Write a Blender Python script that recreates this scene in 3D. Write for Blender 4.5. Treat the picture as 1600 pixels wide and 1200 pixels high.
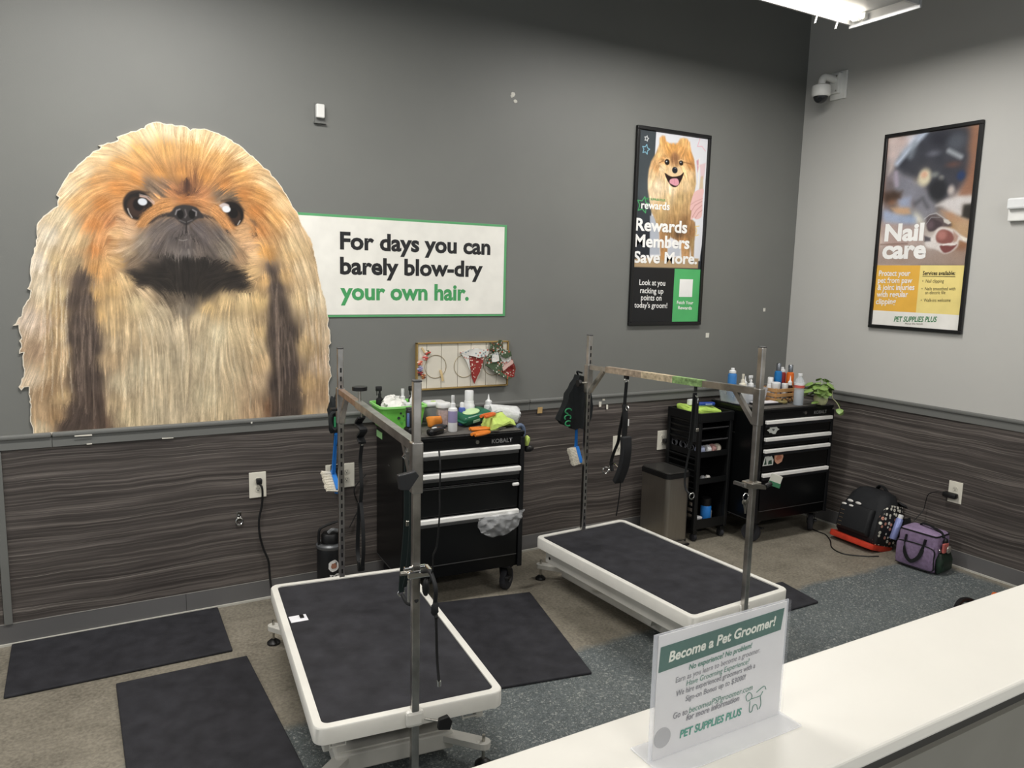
import bpy, bmesh, math, random
import numpy as np
from mathutils import Vector, Matrix, noise as mnoise
random.seed(7); RNG=np.random.default_rng(5)
S=bpy.context.scene; COL=S.collection
for o in list(bpy.data.objects): bpy.data.objects.remove(o)
PI=math.pi
# ---------------------------------------------------------------- camera, world, lights, exposure
def make_camera():
    yaw,pit,rol=0.52388,-0.14124,0.02433
    f=Vector((math.sin(yaw)*math.cos(pit),math.cos(yaw)*math.cos(pit),math.sin(pit)))
    r=f.cross(Vector((0,0,1))).normalized(); u=r.cross(f)
    r2=math.cos(rol)*r+math.sin(rol)*u; u2=-math.sin(rol)*r+math.cos(rol)*u
    cd=bpy.data.cameras.new('camera'); cd.sensor_width=36; cd.sensor_fit='HORIZONTAL'; cd.lens=26.9401
    cd.clip_start=.05; cd.clip_end=60
    o=bpy.data.objects.new('camera',cd); COL.objects.link(o)
    m=Matrix(((r2.x,u2.x,-f.x),(r2.y,u2.y,-f.y),(r2.z,u2.z,-f.z))).to_4x4(); m.translation=Vector((-4.7045,-3.9862,1.7267))
    o.matrix_world=m; S.camera=o
make_camera()
W=bpy.data.worlds.new('world'); S.world=W; W.use_nodes=True
W.node_tree.nodes['Background'].inputs[0].default_value=(.93,.97,1,1); W.node_tree.nodes['Background'].inputs[1].default_value=.5
S.view_settings.view_transform='Standard'; S.view_settings.look='None'; S.view_settings.gamma=1; S.view_settings.use_curve_mapping=False
S.view_settings.exposure=0.0
def area(loc,sx,sy,power,col=(1,.975,.94)):
    d=bpy.data.lights.new('ceiling_lamp_light','AREA'); d.shape='RECTANGLE'; d.size=sx; d.size_y=sy; d.energy=power; d.color=col
    o=bpy.data.objects.new('ceiling_lamp_light',d); o.location=loc; COL.objects.link(o); return o
LAMPS=[(-1.45,-1.16,3.17),(-4.35,-1.16,3.17),(-7.2,-1.16,3.17),(-1.45,-3.6,3.17),(-4.35,-3.6,3.17),(-7.2,-3.6,3.17),(-1.45,-6.0,3.17),(-4.35,-6.0,3.17)]
POWER=[40,54,42,24,9,18,60,60]
for p,w in zip(LAMPS,POWER): area(p,1.15,.34,w)
# ---------------------------------------------------------------- helpers
def lin(h):
    h=h.lstrip('#'); c=[int(h[i:i+2],16)/255 for i in (0,2,4)]
    return tuple(x/12.92 if x<=.04045 else ((x+.055)/1.055)**2.4 for x in c)
MATS={}
def M(name,col,rough=.5,metal=0,trans=0,alpha=1,spec=.5,emit=0,var=0,vscale=8,bump=0,bscale=60,coat=0,ior=1.45,stretch=None):
    if name in MATS: return MATS[name]
    m=bpy.data.materials.new(name); m.use_nodes=True; nt=m.node_tree; b=nt.nodes['Principled BSDF']
    c=lin(col); b.inputs['Base Color'].default_value=(*c,1); b.inputs['Roughness'].default_value=rough; b.inputs['Metallic'].default_value=metal
    b.inputs['Transmission Weight'].default_value=trans; b.inputs['Alpha'].default_value=alpha; b.inputs['Specular IOR Level'].default_value=spec
    b.inputs['Coat Weight'].default_value=coat; b.inputs['IOR'].default_value=ior
    if emit: b.inputs['Emission Color'].default_value=(*c,1); b.inputs['Emission Strength'].default_value=emit
    if var or bump or True:
        tc=nt.nodes.new('ShaderNodeTexCoord'); v=tc.outputs['Object']
        if stretch:
            mp=nt.nodes.new('ShaderNodeMapping'); mp.inputs['Scale'].default_value=stretch; nt.links.new(v,mp.inputs[0]); v=mp.outputs[0]
        n=nt.nodes.new('ShaderNodeTexNoise'); n.inputs['Scale'].default_value=vscale; n.inputs['Detail'].default_value=5; nt.links.new(v,n.inputs['Vector'])
        vv=var or .06
        r=nt.nodes.new('ShaderNodeValToRGB'); r.color_ramp.elements[0].position=.3; r.color_ramp.elements[1].position=.7
        r.color_ramp.elements[0].color=(*[x*(1-vv) for x in c],1); r.color_ramp.elements[1].color=(*[min(1,x*(1+vv)) for x in c],1)
        nt.links.new(n.outputs[0],r.inputs[0]); nt.links.new(r.outputs[0],b.inputs['Base Color'])
        if bump:
            n2=nt.nodes.new('ShaderNodeTexNoise'); n2.inputs['Scale'].default_value=bscale; n2.inputs['Detail'].default_value=4; nt.links.new(tc.outputs['Object'],n2.inputs['Vector'])
            bp_=nt.nodes.new('ShaderNodeBump'); bp_.inputs['Strength'].default_value=bump; bp_.inputs['Distance'].default_value=.01
            nt.links.new(n2.outputs[0],bp_.inputs['Height']); nt.links.new(bp_.outputs[0],b.inputs['Normal'])
    MATS[name]=m; return m
def tagged(o,label=None,cat=None,group=None,kind=None):
    if label: o['label']=label
    if cat: o['category']=cat
    if group: o['group']=group
    if kind: o['kind']=kind
    return o
def thing(name,label,cat,loc=(0,0,0),rz=0,group=None,rot=None):
    o=bpy.data.objects.new(name,None); COL.objects.link(o); o.empty_display_size=.05
    o.location=loc; o.rotation_euler=rot if rot else (0,0,rz)
    return tagged(o,label,cat,group)
def rrect(w,d,r,n=5):
    pts=[]
    for cx,cy,a0 in ((w/2-r,d/2-r,0),(-w/2+r,d/2-r,90),(-w/2+r,-d/2+r,180),(w/2-r,-d/2+r,270)):
        for k in range(n+1):
            a=math.radians(a0+90*k/n); pts.append((cx+r*math.cos(a),cy+r*math.sin(a)))
    return pts
def spline(pts,n=8):
    P=[Vector(p) for p in pts]
    if len(P)<3: return P
    out=[]; Q=[P[0]*2-P[1]]+P+[P[-1]*2-P[-2]]
    for i in range(1,len(Q)-2):
        a,b,c,d=Q[i-1:i+3]
        for k in range(n):
            t=k/n; out.append(.5*((2*b)+(c-a)*t+(2*a-5*b+4*c-d)*t*t+(3*b-a-3*c+d)*t**3))
    out.append(P[-1]); return out
class MB:
    def __init__(s): s.b=bmesh.new()
    def mesh_add(s,vs,fs,m=None):
        v=[s.b.verts.new(m@Vector(x) if m else x) for x in vs]
        for f in fs:
            try: s.b.faces.new([v[i] for i in f])
            except ValueError: pass
        return v
    def box(s,c,d,r=0,seg=2,m=None):
        t=bmesh.new(); bmesh.ops.create_cube(t,size=1)
        for v in t.verts: v.co=Vector((v.co.x*d[0],v.co.y*d[1],v.co.z*d[2]))
        if r: bmesh.ops.bevel(t,geom=list(t.edges),offset=min(r,min(d)*.49),segments=seg,profile=.5,affect='EDGES')
        for v in t.verts:
            v.co=v.co+Vector(c)
            if m: v.co=m@v.co
        s.take(t); return s
    def take(s,t):
        idx={v:s.b.verts.new(v.co) for v in t.verts}
        for f in t.faces:
            try: s.b.faces.new([idx[v] for v in f.verts])
            except ValueError: pass
        t.free()
    def cyl(s,a,b,r,r2=None,n=14,cap=True):
        a=Vector(a);b=Vector(b);r2=r if r2 is None else r2;d=(b-a).normalized()
        u=d.orthogonal().normalized();w=d.cross(u)
        vs=[];fs=[]
        for P,R in ((a,r),(b,r2)):
            for k in range(n):
                t=2*PI*k/n; vs.append(P+(u*math.cos(t)+w*math.sin(t))*R)
        for k in range(n): fs.append((k,(k+1)%n,n+(k+1)%n,n+k))
        if cap: fs.append(tuple(range(n-1,-1,-1))); fs.append(tuple(range(n,2*n)))
        s.mesh_add(vs,fs); return s
    def bar(s,a,b,w,h,up=(0,0,1)):
        a=Vector(a);b=Vector(b);d=(b-a).normalized();u=Vector(up)
        if abs(d.dot(u))>.98:u=Vector((1,0,0))
        x=d.cross(u).normalized();y=x.cross(d)
        vs=[P+x*sx*w/2+y*sy*h/2 for P in (a,b) for sx,sy in ((-1,-1),(1,-1),(1,1),(-1,1))]
        s.mesh_add(vs,[(3,2,1,0),(4,5,6,7)]+[(i,(i+1)%4,4+(i+1)%4,4+i) for i in range(4)]); return s
    def tube(s,pts,r,n=8,smooth=6,flat=1,closed=False):
        P=spline(pts,smooth) if smooth else [Vector(p) for p in pts]
        if closed: P=P[:-1] if (P[0]-P[-1]).length<1e-6 else P
        N=len(P); vs=[];fs=[];u=None
        for i,p in enumerate(P):
            d=(P[(i+1)%N]-P[i-1]) if closed else (P[min(i+1,N-1)]-P[max(i-1,0)])
            d=d.normalized() if d.length>1e-9 else Vector((0,0,1))
            if u is None: u=d.orthogonal().normalized()
            u=(u-d*u.dot(d)); u=u.normalized() if u.length>1e-6 else d.orthogonal().normalized()
            w=d.cross(u); R=r(i/(N-1)) if callable(r) else r
            for k in range(n):
                t=2*PI*k/n; vs.append(p+u*math.cos(t)*R+w*math.sin(t)*R*flat)
        for i in range(N if closed else N-1):
            j=(i+1)%N
            for k in range(n): fs.append((i*n+k,i*n+(k+1)%n,j*n+(k+1)%n,j*n+k))
        if not closed: fs.append(tuple(range(n-1,-1,-1)));fs.append(tuple(range((N-1)*n,N*n)))
        s.mesh_add(vs,fs); return s
    def strap(s,pts,w,t,side=(1,0,0),smooth=6):
        P=spline(pts,smooth) if smooth else [Vector(p) for p in pts]; vs=[];fs=[];sd=Vector(side).normalized();N=len(P)
        for i,p in enumerate(P):
            d=(P[min(i+1,N-1)]-P[max(i-1,0)]).normalized(); x=(sd-d*sd.dot(d)).normalized(); y=x.cross(d)
            for a,b in ((-1,-1),(1,-1),(1,1),(-1,1)): vs.append(p+x*a*w/2+y*b*t/2)
        for i in range(N-1):
            for k in range(4): fs.append((i*4+k,i*4+(k+1)%4,i*4+4+(k+1)%4,i*4+4+k))
        fs.append((3,2,1,0));q=(N-1)*4;fs.append((q,q+1,q+2,q+3)); s.mesh_add(vs,fs); return s
    def lathe(s,prof,c=(0,0,0),n=18,m=None,sq=None):
        vs=[];fs=[];c=Vector(c)
        for r,z in prof:
            for k in range(n):
                t=2*PI*k/n; x,y=math.cos(t),math.sin(t)
                if sq:
                    q=(abs(x)**sq+abs(y)**sq)**(-1/sq); x*=q;y*=q
                p=Vector((x*r,y*r,z)); p=m@p if m else p; vs.append(p+c)
        L=len(prof)
        for i in range(L-1):
            for k in range(n): fs.append((i*n+k,i*n+(k+1)%n,(i+1)*n+(k+1)%n,(i+1)*n+k))
        fs.append(tuple(range(n-1,-1,-1)));fs.append(tuple(range((L-1)*n,L*n))); s.mesh_add(vs,fs); return s
    def ell(s,c,r,n=14,m=None):
        t=bmesh.new(); bmesh.ops.create_uvsphere(t,u_segments=n,v_segments=max(6,n*2//3),radius=1)
        for v in t.verts:
            p=Vector((v.co.x*r[0],v.co.y*r[1],v.co.z*r[2])); p=m@p if m else p; v.co=p+Vector(c)
        s.take(t); return s
    def prism(s,poly,t,m=None):
        n=len(poly)   # polygon in xz, thickness along -y
        vs=[(x,0,z) for x,z in poly]+[(x,-t,z) for x,z in poly]
        s.mesh_add(vs,[tuple(range(n-1,-1,-1)),tuple(range(n,2*n))]+[(i,(i+1)%n,n+(i+1)%n,n+i) for i in range(n)],m); return s
    def slab(s,poly,z0,z1,m=None):
        n=len(poly); vs=[(x,y,z0) for x,y in poly]+[(x,y,z1) for x,y in poly]
        s.mesh_add(vs,[tuple(range(n-1,-1,-1)),tuple(range(n,2*n))]+[(i,(i+1)%n,n+(i+1)%n,n+i) for i in range(n)],m); return s
    def torus(s,c,R,r,axis='y',n=24,k=8,sx=1,m=None):
        P=[]
        for i in range(n):
            a=2*PI*i/n; x,y=R*math.cos(a)*sx,R*math.sin(a)
            p={'y':Vector((x,0,y)),'x':Vector((0,x,y)),'z':Vector((x,y,0))}[axis]
            if m: p=m@p
            P.append(p+Vector(c))
        return s.tube(P,r,n=k,smooth=0,closed=True)
    def xf(s,m):
        for v in s.b.verts: v.co=m@v.co
        return s
    def wob(s,amp,sc,seed=0,sub=0):
        if sub: bmesh.ops.subdivide_edges(s.b,edges=list(s.b.edges),cuts=sub,use_grid_fill=True)
        for v in s.b.verts: v.co+=mnoise.noise_vector(v.co*sc+Vector((seed*7.3,seed*3.1,0)))*amp
        return s
    def build(s,name,mat,parent=None,smooth=True,angle=40,bevel=0,sub=0):
        b=s.b; bmesh.ops.recalc_face_normals(b,faces=list(b.faces))
        me=bpy.data.meshes.new(name); b.to_mesh(me); b.free()
        if smooth:
            me.polygons.foreach_set('use_smooth',[True]*len(me.polygons)); 
            try: me.set_sharp_from_angle(angle=math.radians(angle))
            except Exception: pass
        me.materials.append(mat); o=bpy.data.objects.new(name,me); COL.objects.link(o)
        if parent: o.parent=parent
        if bevel:
            md=o.modifiers.new('bevel','BEVEL'); md.width=bevel; md.segments=2; md.limit_method='ANGLE'
        if sub:
            md=o.modifiers.new('sub','SUBSURF'); md.levels=sub; md.render_levels=sub
        return o
def dup(root,loc=None,rz=None,label=None,group=None):
    r=root.copy(); COL.objects.link(r)
    if loc is not None: r.location=loc
    if rz is not None: r.rotation_euler=(0,0,rz)
    if label: r['label']=label
    if group: r['group']=group
    for ch in list(root.children):
        c=ch.copy(); COL.objects.link(c); c.parent=r
        for g in list(ch.children):
            d=g.copy(); COL.objects.link(d); d.parent=c
    return r
def text(body,mat,parent,left,right,top=None,name='lettering',bold=0.0,shear=0,y=-.001,rot=0,align='L',thick=0):
    """text facing -y; left=(x,z) baseline start, right=(x,z) baseline end, top=z of tallest glyph above left baseline"""
    cu=bpy.data.curves.new(name,'FONT'); cu.body=body; cu.size=1; cu.offset=bold; cu.shear=shear; cu.resolution_u=3; cu.extrude=0
    t=bpy.data.objects.new(name,cu); COL.objects.link(t)
    bpy.context.view_layer.update()
    me=bpy.data.meshes.new_from_object(t.evaluated_get(bpy.context.evaluated_depsgraph_get()))
    bpy.data.objects.remove(t); bpy.data.curves.remove(cu)
    n=len(me.vertices); co=np.empty(n*3,np.float32); me.vertices.foreach_get('co',co); co=co.reshape(-1,3)
    x0,x1=co[:,0].min(),co[:,0].max(); zt=co[:,1].max()
    dx,dz=right[0]-left[0],right[1]-left[1]; L=math.hypot(dx,dz); sx=L/(x1-x0); sz=(top/zt) if top else sx
    X=(co[:,0]-x0)*sx; Z=co[:,1]*sz; c,s_=dx/L,dz/L
    co=np.stack([left[0]+X*c-Z*s_*0,np.full(n,y),left[1]+X*s_+Z],1).astype(np.float32)
    me.vertices.foreach_set('co',co.ravel()); me.materials.clear(); me.materials.append(mat); me.update()
    o=bpy.data.objects.new(name,me); COL.objects.link(o); o.parent=parent; return o
# ---------------------------------------------------------------- structure materials
def nodes_mat(name):
    m=bpy.data.materials.new(name); m.use_nodes=True; nt=m.node_tree; return m,nt,nt.nodes['Principled BSDF']
def ramp(nt,fac,stops,interp='LINEAR'):
    r=nt.nodes.new('ShaderNodeValToRGB'); r.color_ramp.interpolation=interp
    e=r.color_ramp.elements
    while len(e)<len(stops): e.new(.5)
    for k,(p,c) in enumerate(stops):
        e[k].position=p; e[k].color=(*(lin(c) if isinstance(c,str) else (c,c,c)),1)
    nt.links.new(fac,r.inputs[0]); return r.outputs[0]
def tex(nt,vec,scale,detail=4,rough=.5,dist=0,kind='ShaderNodeTexNoise',sc=None):
    if sc:
        mp=nt.nodes.new('ShaderNodeMapping'); mp.inputs['Scale'].default_value=sc; nt.links.new(vec,mp.inputs[0]); vec=mp.outputs[0]
    n=nt.nodes.new(kind); nt.links.new(vec,n.inputs['Vector']); n.inputs['Scale'].default_value=scale
    if 'Noise' in kind: n.inputs['Detail'].default_value=detail; n.inputs['Roughness'].default_value=rough; n.inputs['Distortion'].default_value=dist
    return n
def mix(nt,f,a,b,mode='MIX'):
    x=nt.nodes.new('ShaderNodeMix'); x.data_type='RGBA'; x.blend_type=mode
    for s,v in ((0,f),(6,a),(7,b)):
        if isinstance(v,(int,float)): x.inputs[s].default_value=v
        elif isinstance(v,str): x.inputs[s].default_value=(*lin(v),1)
        else: nt.links.new(v,x.inputs[s])
    return x.outputs[2]
def mathn(nt,op,a,b=0):
    x=nt.nodes.new('ShaderNodeMath'); x.operation=op
    for s,v in ((0,a),(1,b)):
        if isinstance(v,(int,float)): x.inputs[s].default_value=v
        else: nt.links.new(v,x.inputs[s])
    return x.outputs[0]
def bumpn(nt,b,h,st,dist=.01):
    n=nt.nodes.new('ShaderNodeBump'); n.inputs['Strength'].default_value=st; n.inputs['Distance'].default_value=dist
    nt.links.new(h,n.inputs['Height']); nt.links.new(n.outputs[0],b.inputs['Normal'])
def floor_mat():
    m,nt,b=nodes_mat('floor_concrete_and_epoxy'); tc=nt.nodes.new('ShaderNodeTexCoord').outputs['Object']
    sp=nt.nodes.new('ShaderNodeSeparateXYZ'); nt.links.new(tc,sp.inputs[0])
    n1=tex(nt,tc,1.6,6,.6).outputs[0]; n2=tex(nt,tc,9,5,.65).outputs[0]; n3=tex(nt,tc,70,3,.6).outputs[0]
    con=ramp(nt,n1,[(.3,'#47433b'),(.45,'#6d685d'),(.58,'#8c8679'),(.72,'#9a9383')])
    con=mix(nt,.55,con,ramp(nt,n2,[(.3,'#544f46'),(.5,'#7d776a'),(.7,'#958e80')]))
    con=mix(nt,.35,con,ramp(nt,n3,[(.35,'#5e594f'),(.65,'#a39c8c')]))
    v=tex(nt,tc,120,kind='ShaderNodeTexVoronoi'); epo=ramp(nt,tex(nt,tc,3,5,.6).outputs[0],[(.3,'#52585a'),(.5,'#626868'),(.7,'#70746f')])
    hs=nt.nodes.new('ShaderNodeSeparateColor'); nt.links.new(v.outputs['Color'],hs.inputs[0])
    speck=ramp(nt,hs.outputs[0],[(.0,'#484d4d'),(.25,'#5e6363'),(.7,'#6a6f6e'),(.86,'#878c8b'),(.95,'#bdbfb8')],'CONSTANT')
    epo=mix(nt,.55,epo,speck)
    v2=tex(nt,tc,260,kind='ShaderNodeTexVoronoi'); h2=nt.nodes.new('ShaderNodeSeparateColor'); nt.links.new(v2.outputs['Color'],h2.inputs[0])
    epo=mix(nt,.35,epo,ramp(nt,h2.outputs[1],[(0,'#384043'),(.5,'#5c6466'),(.85,'#8c9290'),(.95,'#c5c6bf')],'CONSTANT'))
    # worn strip boundary at y about -1.2, and worn edge by the right wall
    d=mathn(nt,'ADD',mathn(nt,'MULTIPLY',sp.outputs[1],-1),mathn(nt,'MULTIPLY',tex(nt,tc,2.5,6,.65).outputs[0],.22))
    rp=nt.nodes.new('ShaderNodeMapRange'); rp.inputs[1].default_value=1.31; rp.inputs[2].default_value=1.36; nt.links.new(d,rp.inputs[0])
    ex=nt.nodes.new('ShaderNodeMapRange'); ex.inputs[1].default_value=.01; ex.inputs[2].default_value=.07
    nt.links.new(mathn(nt,'SUBTRACT',mathn(nt,'MULTIPLY',sp.outputs[0],-1),mathn(nt,'MULTIPLY',n2,.06)),ex.inputs[0])
    fac=mathn(nt,'MULTIPLY',rp.outputs[0],ex.outputs[0])
    nt.links.new(mix(nt,fac,con,epo),b.inputs['Base Color']); b.inputs['Roughness'].default_value=.55; b.inputs['Specular IOR Level'].default_value=.35
    bumpn(nt,b,n3,.12,.004); return m
def paint_mat(name,c,c2,wear=.03):
    m,nt,b=nodes_mat(name); tc=nt.nodes.new('ShaderNodeTexCoord').outputs['Object']
    n=tex(nt,tc,1.1,4,.6).outputs[0]; n2=tex(nt,tc,160,3,.5).outputs[0]
    nt.links.new(ramp(nt,n,[(.3,c),(.7,c2)]),b.inputs['Base Color']); b.inputs['Roughness'].default_value=.5; b.inputs['Specular IOR Level'].default_value=.35
    bumpn(nt,b,n2,.06,.003); return m
def wainscot_mat():
    m,nt,b=nodes_mat('dark_grained_wainscot_laminate'); tc=nt.nodes.new('ShaderNodeTexCoord').outputs['Object']
    sp=nt.nodes.new('ShaderNodeSeparateXYZ'); nt.links.new(tc,sp.inputs[0])
    cx=nt.nodes.new('ShaderNodeCombineXYZ'); nt.links.new(mathn(nt,'ADD',sp.outputs[0],sp.outputs[1]),cx.inputs[0]); nt.links.new(sp.outputs[2],cx.inputs[2])
    wv=tex(nt,cx.outputs[0],1,3,.5,0,sc=(1.6,1,2.2)).outputs[0]; cz=nt.nodes.new('ShaderNodeCombineXYZ'); nt.links.new(mathn(nt,'MULTIPLY',wv,.06),cz.inputs[2])
    va=nt.nodes.new('ShaderNodeVectorMath'); nt.links.new(cx.outputs[0],va.inputs[0]); nt.links.new(cz.outputs[0],va.inputs[1]); v=va.outputs[0]
    a=tex(nt,v,1,6,.66,.25,sc=(.9,1,38)).outputs[0]; c=tex(nt,v,1,5,.62,.5,sc=(.8,1,95)).outputs[0]; w=tex(nt,v,1,3,.5,0,sc=(1.5,1,6)).outputs[0]
    base=ramp(nt,a,[(.3,'#2b2725'),(.45,'#413c39'),(.55,'#514b48'),(.62,'#716a66'),(.7,'#8f8781')])
    fine=ramp(nt,c,[(.36,'#2a2624'),(.5,'#474240'),(.6,'#7d756f'),(.68,'#958d86')])
    col=mix(nt,.5,base,fine); e=tex(nt,v,1,4,.55,.3,sc=(.55,1,150)).outputs[0]; col=mix(nt,ramp(nt,e,[(.6,0.),(.68,.75)]),col,'#a19a92'); col=mix(nt,.22,col,ramp(nt,w,[(.35,'#332f2d'),(.65,'#66605c')]))
    nt.links.new(col,b.inputs['Base Color']); b.inputs['Roughness'].default_value=.5; b.inputs['Specular IOR Level'].default_value=.3
    bumpn(nt,b,c,.15,.002); return m
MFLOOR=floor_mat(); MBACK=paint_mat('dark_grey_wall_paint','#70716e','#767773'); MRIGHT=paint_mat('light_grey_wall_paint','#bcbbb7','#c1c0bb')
MTRIM=paint_mat('grey_trim_paint','#6b6c69','#727370'); MBASE=paint_mat('baseboard_grey','#605f5f','#676666'); MWAIN=wainscot_mat()
MCEIL=paint_mat('ceiling_dark_paint','#5a5c5e','#606264'); MCAULK=M('pale_caulk','#b9b7ae',.7)
def struct(name,mb,mat,**k): o=mb.build(name,mat,**k); o['kind']='structure'; return o
# ---------------------------------------------------------------- room shell
XL=-9.0; YF=-8.0; H=4.2
struct('floor',MB().box(((XL+.1)/2,(YF+.1)/2,-.05),(-XL+.1,-YF+.1,.1)),MFLOOR,smooth=False)
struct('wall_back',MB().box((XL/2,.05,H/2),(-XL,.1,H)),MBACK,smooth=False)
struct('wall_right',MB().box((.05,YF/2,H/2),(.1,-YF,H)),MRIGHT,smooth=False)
struct('ceiling',MB().box(((XL+.1)/2,(YF+.1)/2,H+.05),(-XL+.1,-YF+.1,.1)),MCEIL,smooth=False)
WT=.010
def trim(n,c,d,mat,bev=0): return struct('trim_%d'%n,MB().box(c,d),mat,smooth=False,bevel=bev)
# wainscot panels (back wall: two panels either side of an upright strip; right wall one)
trim(1,((-5.0)/2-.0,-WT/2,.5),(5.0,WT,.81),MWAIN); trim(2,(-7.02,-WT/2,.5),(3.97,WT,.81),MWAIN); trim(3,(-WT/2,-3.6,.5),(WT,7.16,.81),MWAIN)
trim(4,(-5.017,-.009,.5),(.033,.018,.80),MTRIM,.002)
# chair rail: lengths with hairline joints, flat board below a rounded cap
k=5
for x0,x1 in ((-9,-4.806),(-4.804,-2.285),(-2.283,-.014)):
    m=MB().box(((x0+x1)/2,-.009,.929),(x1-x0,.018,.046)).box(((x0+x1)/2,-.014,.962),(x1-x0,.028,.022),.007)
    struct('trim_%d'%k,m,MTRIM,bevel=.001); k+=1
m=MB().box((-.009,-4,.929),(.018,8,.046)).box((-.014,-4,.962),(.028,8,.022),.007); struct('trim_%d'%k,m,MTRIM); k+=1
bb=MB()
for x0,x1 in ((-9,-4.2705),(-4.2695,-1.8),(-1.799,-.012)): bb.box(((x0+x1)/2,-.006,.05),(x1-x0,.012,.1),.002)
struct('baseboard_back',bb,MBASE,smooth=False)
struct('baseboard_right',MB().box((-.006,-4,.05),(.012,8,.1),.002),MBASE,smooth=False)
struct('trim_%d'%k,MB().box((-4.5,-.017,.005),(9,.010,.010)).box((-.017,-4,.005),(.010,8,.010)),MCAULK,smooth=False); k+=1
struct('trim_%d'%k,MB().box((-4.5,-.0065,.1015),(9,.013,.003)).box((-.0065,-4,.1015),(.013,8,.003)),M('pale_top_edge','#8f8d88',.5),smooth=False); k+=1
# ---------------------------------------------------------------- painter for flat printed pictures (colour attribute on a fine grid)
class Paint:
    def __init__(s,x0,x1,z0,z1,res):
        s.x=np.arange(x0,x1+res*.5,res);s.z=np.arange(z0,z1+res*.5,res);s.res=res
        s.X,s.Z=np.meshgrid(s.x,s.z);s.c=np.zeros(s.X.shape+(3,));s.ang=np.full(s.X.shape,PI/2)
    def rbf(s,pts,power=3.2,want=True):
        P=np.array([(p[0],p[1]) for p in pts]);Cc=np.array([lin(p[2]) for p in pts])**(1/2.2);A=np.radians([p[3]*2 for p in pts])
        acc=np.zeros(s.X.shape+(3,));ca=np.zeros(s.X.shape);sa=np.zeros(s.X.shape);w=np.zeros(s.X.shape)
        for i in range(len(P)):
            k=1/(((s.X-P[i,0])**2+(s.Z-P[i,1])**2)+2e-5)**(power/2)
            acc+=k[...,None]*Cc[i];w+=k;ca+=k*math.cos(A[i]);sa+=k*math.sin(A[i])
        return acc/w[...,None],np.arctan2(sa,ca)/2
    def sd(s,poly):
        P=np.array(poly);d=np.full(s.X.shape,1e9);ins=np.zeros(s.X.shape,bool);n=len(P)
        for i in range(n):
            a,b=P[i],P[(i+1)%n];e=b-a;t=np.clip(((s.X-a[0])*e[0]+(s.Z-a[1])*e[1])/(e@e+1e-12),0,1)
            d=np.minimum(d,np.hypot(s.X-a[0]-t*e[0],s.Z-a[1]-t*e[1]))
            cnd=(a[1]>s.Z)!=(b[1]>s.Z)
            if abs(e[1])>1e-9: ins^=cnd&(s.X<(e[0]*(s.Z-a[1])/e[1]+a[0]))
        return np.where(ins,-d,d)
    def lay(s,a,col): s.c+=(a[...,None])*(np.array(lin(col))**(1/2.2)-s.c) if isinstance(col,str) else a[...,None]*(col-s.c)
    @staticmethod
    def ss(t): t=np.clip(t,0,1); return t*t*(3-2*t)
    def cov(s,d,soft): return s.ss(.5-d/(2*max(soft,s.res*.6)))
    def line(s,pts,w,soft):
        d=np.full(s.X.shape,1e9)
        for a,b in zip(pts[:-1],pts[1:]):
            a=np.array(a);b=np.array(b);e=b-a;t=np.clip(((s.X-a[0])*e[0]+(s.Z-a[1])*e[1])/(e@e+1e-12),0,1)
            d=np.minimum(d,np.hypot(s.X-a[0]-t*e[0],s.Z-a[1]-t*e[1]))
        return s.cov(d-w,soft)
    def sample(s,img,i,j):
        h,w=img.shape[:2];return img[np.clip(np.rint(i).astype(int),0,h-1),np.clip(np.rint(j).astype(int),0,w-1)]
    def lic(s,noise,L):
        J,I=np.meshgrid(np.arange(s.X.shape[1],dtype=float),np.arange(s.X.shape[0],dtype=float));acc=noise.copy()
        for sg in (1,-1):
            i,j=I.copy(),J.copy();pc,ps=np.cos(s.ang)*sg,np.sin(s.ang)*sg
            for k in range(L):
                a=s.sample(s.ang,i,j);c,q=np.cos(a),np.sin(a);f=np.where(c*pc+q*ps<0,-1,1);c*=f;q*=f;pc,ps=c,q
                j=j+c;i=i+q;acc+=s.sample(noise,i,j)
        acc-=acc.mean();return acc/acc.std()
    def blur(s,a,n):
        for _ in range(n):
            a=(a+np.roll(a,1,0)+np.roll(a,-1,0)+np.roll(a,1,1)+np.roll(a,-1,1))/5
        return a
    def hair(s,fine=.085,coarse=.10,L=12,mask=None,feather=5):
        n1=s.lic(RNG.standard_normal(s.X.shape),L);n2=s.lic(s.blur(RNG.standard_normal(s.X.shape),6),int(L*1.8))
        s.n1=n1;J,I=np.meshgrid(np.arange(s.X.shape[1],dtype=float),np.arange(s.X.shape[0],dtype=float));t=(n1*.6+n2*.5)*feather
        c=s.sample(s.c,I+np.sin(s.ang)*t,J+np.cos(s.ang)*t)
        c=c*np.exp(fine*n1+coarse*n2)[...,None]
        s.c=c if mask is None else s.c+mask[...,None]*(c-s.c)
    def run(s,ops,base=None,mask=None,**hk):
        for o in ops:
            k=o[0]
            if k=='poly': s.lay(s.cov(s.sd(o[1])+(s.n1*.003 if len(o)>5 else 0),o[3])*o[4],o[2] if len(o)<6 else np.array(lin(o[2]))**(1/2.2)*np.exp(.11*s.n1)[...,None])
            elif k=='ell': s.lay(s.cov((np.hypot((s.X-o[1][0])/o[2][0],(s.Z-o[1][1])/o[2][1])-1)*min(o[2]),o[4])*o[5],o[3])
            elif k=='line': s.lay(s.line(o[1],o[2],o[4])*o[5],o[3])
            elif k=='star':
                p=[(o[1][0]+o[2]*(1 if i%2==0 else .5)*math.sin(i*PI/5+.2),o[1][1]+o[2]*(1 if i%2==0 else .5)*math.cos(i*PI/5+.2)) for i in range(11)]
                s.lay(s.line(p,o[3],s.res*.5),o[4])
            elif k=='sil': mask=s.cov(s.sd(o[1]),o[2]); s.lay(mask,base)
            elif k=='hair': s.hair(mask=mask,**hk)
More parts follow.
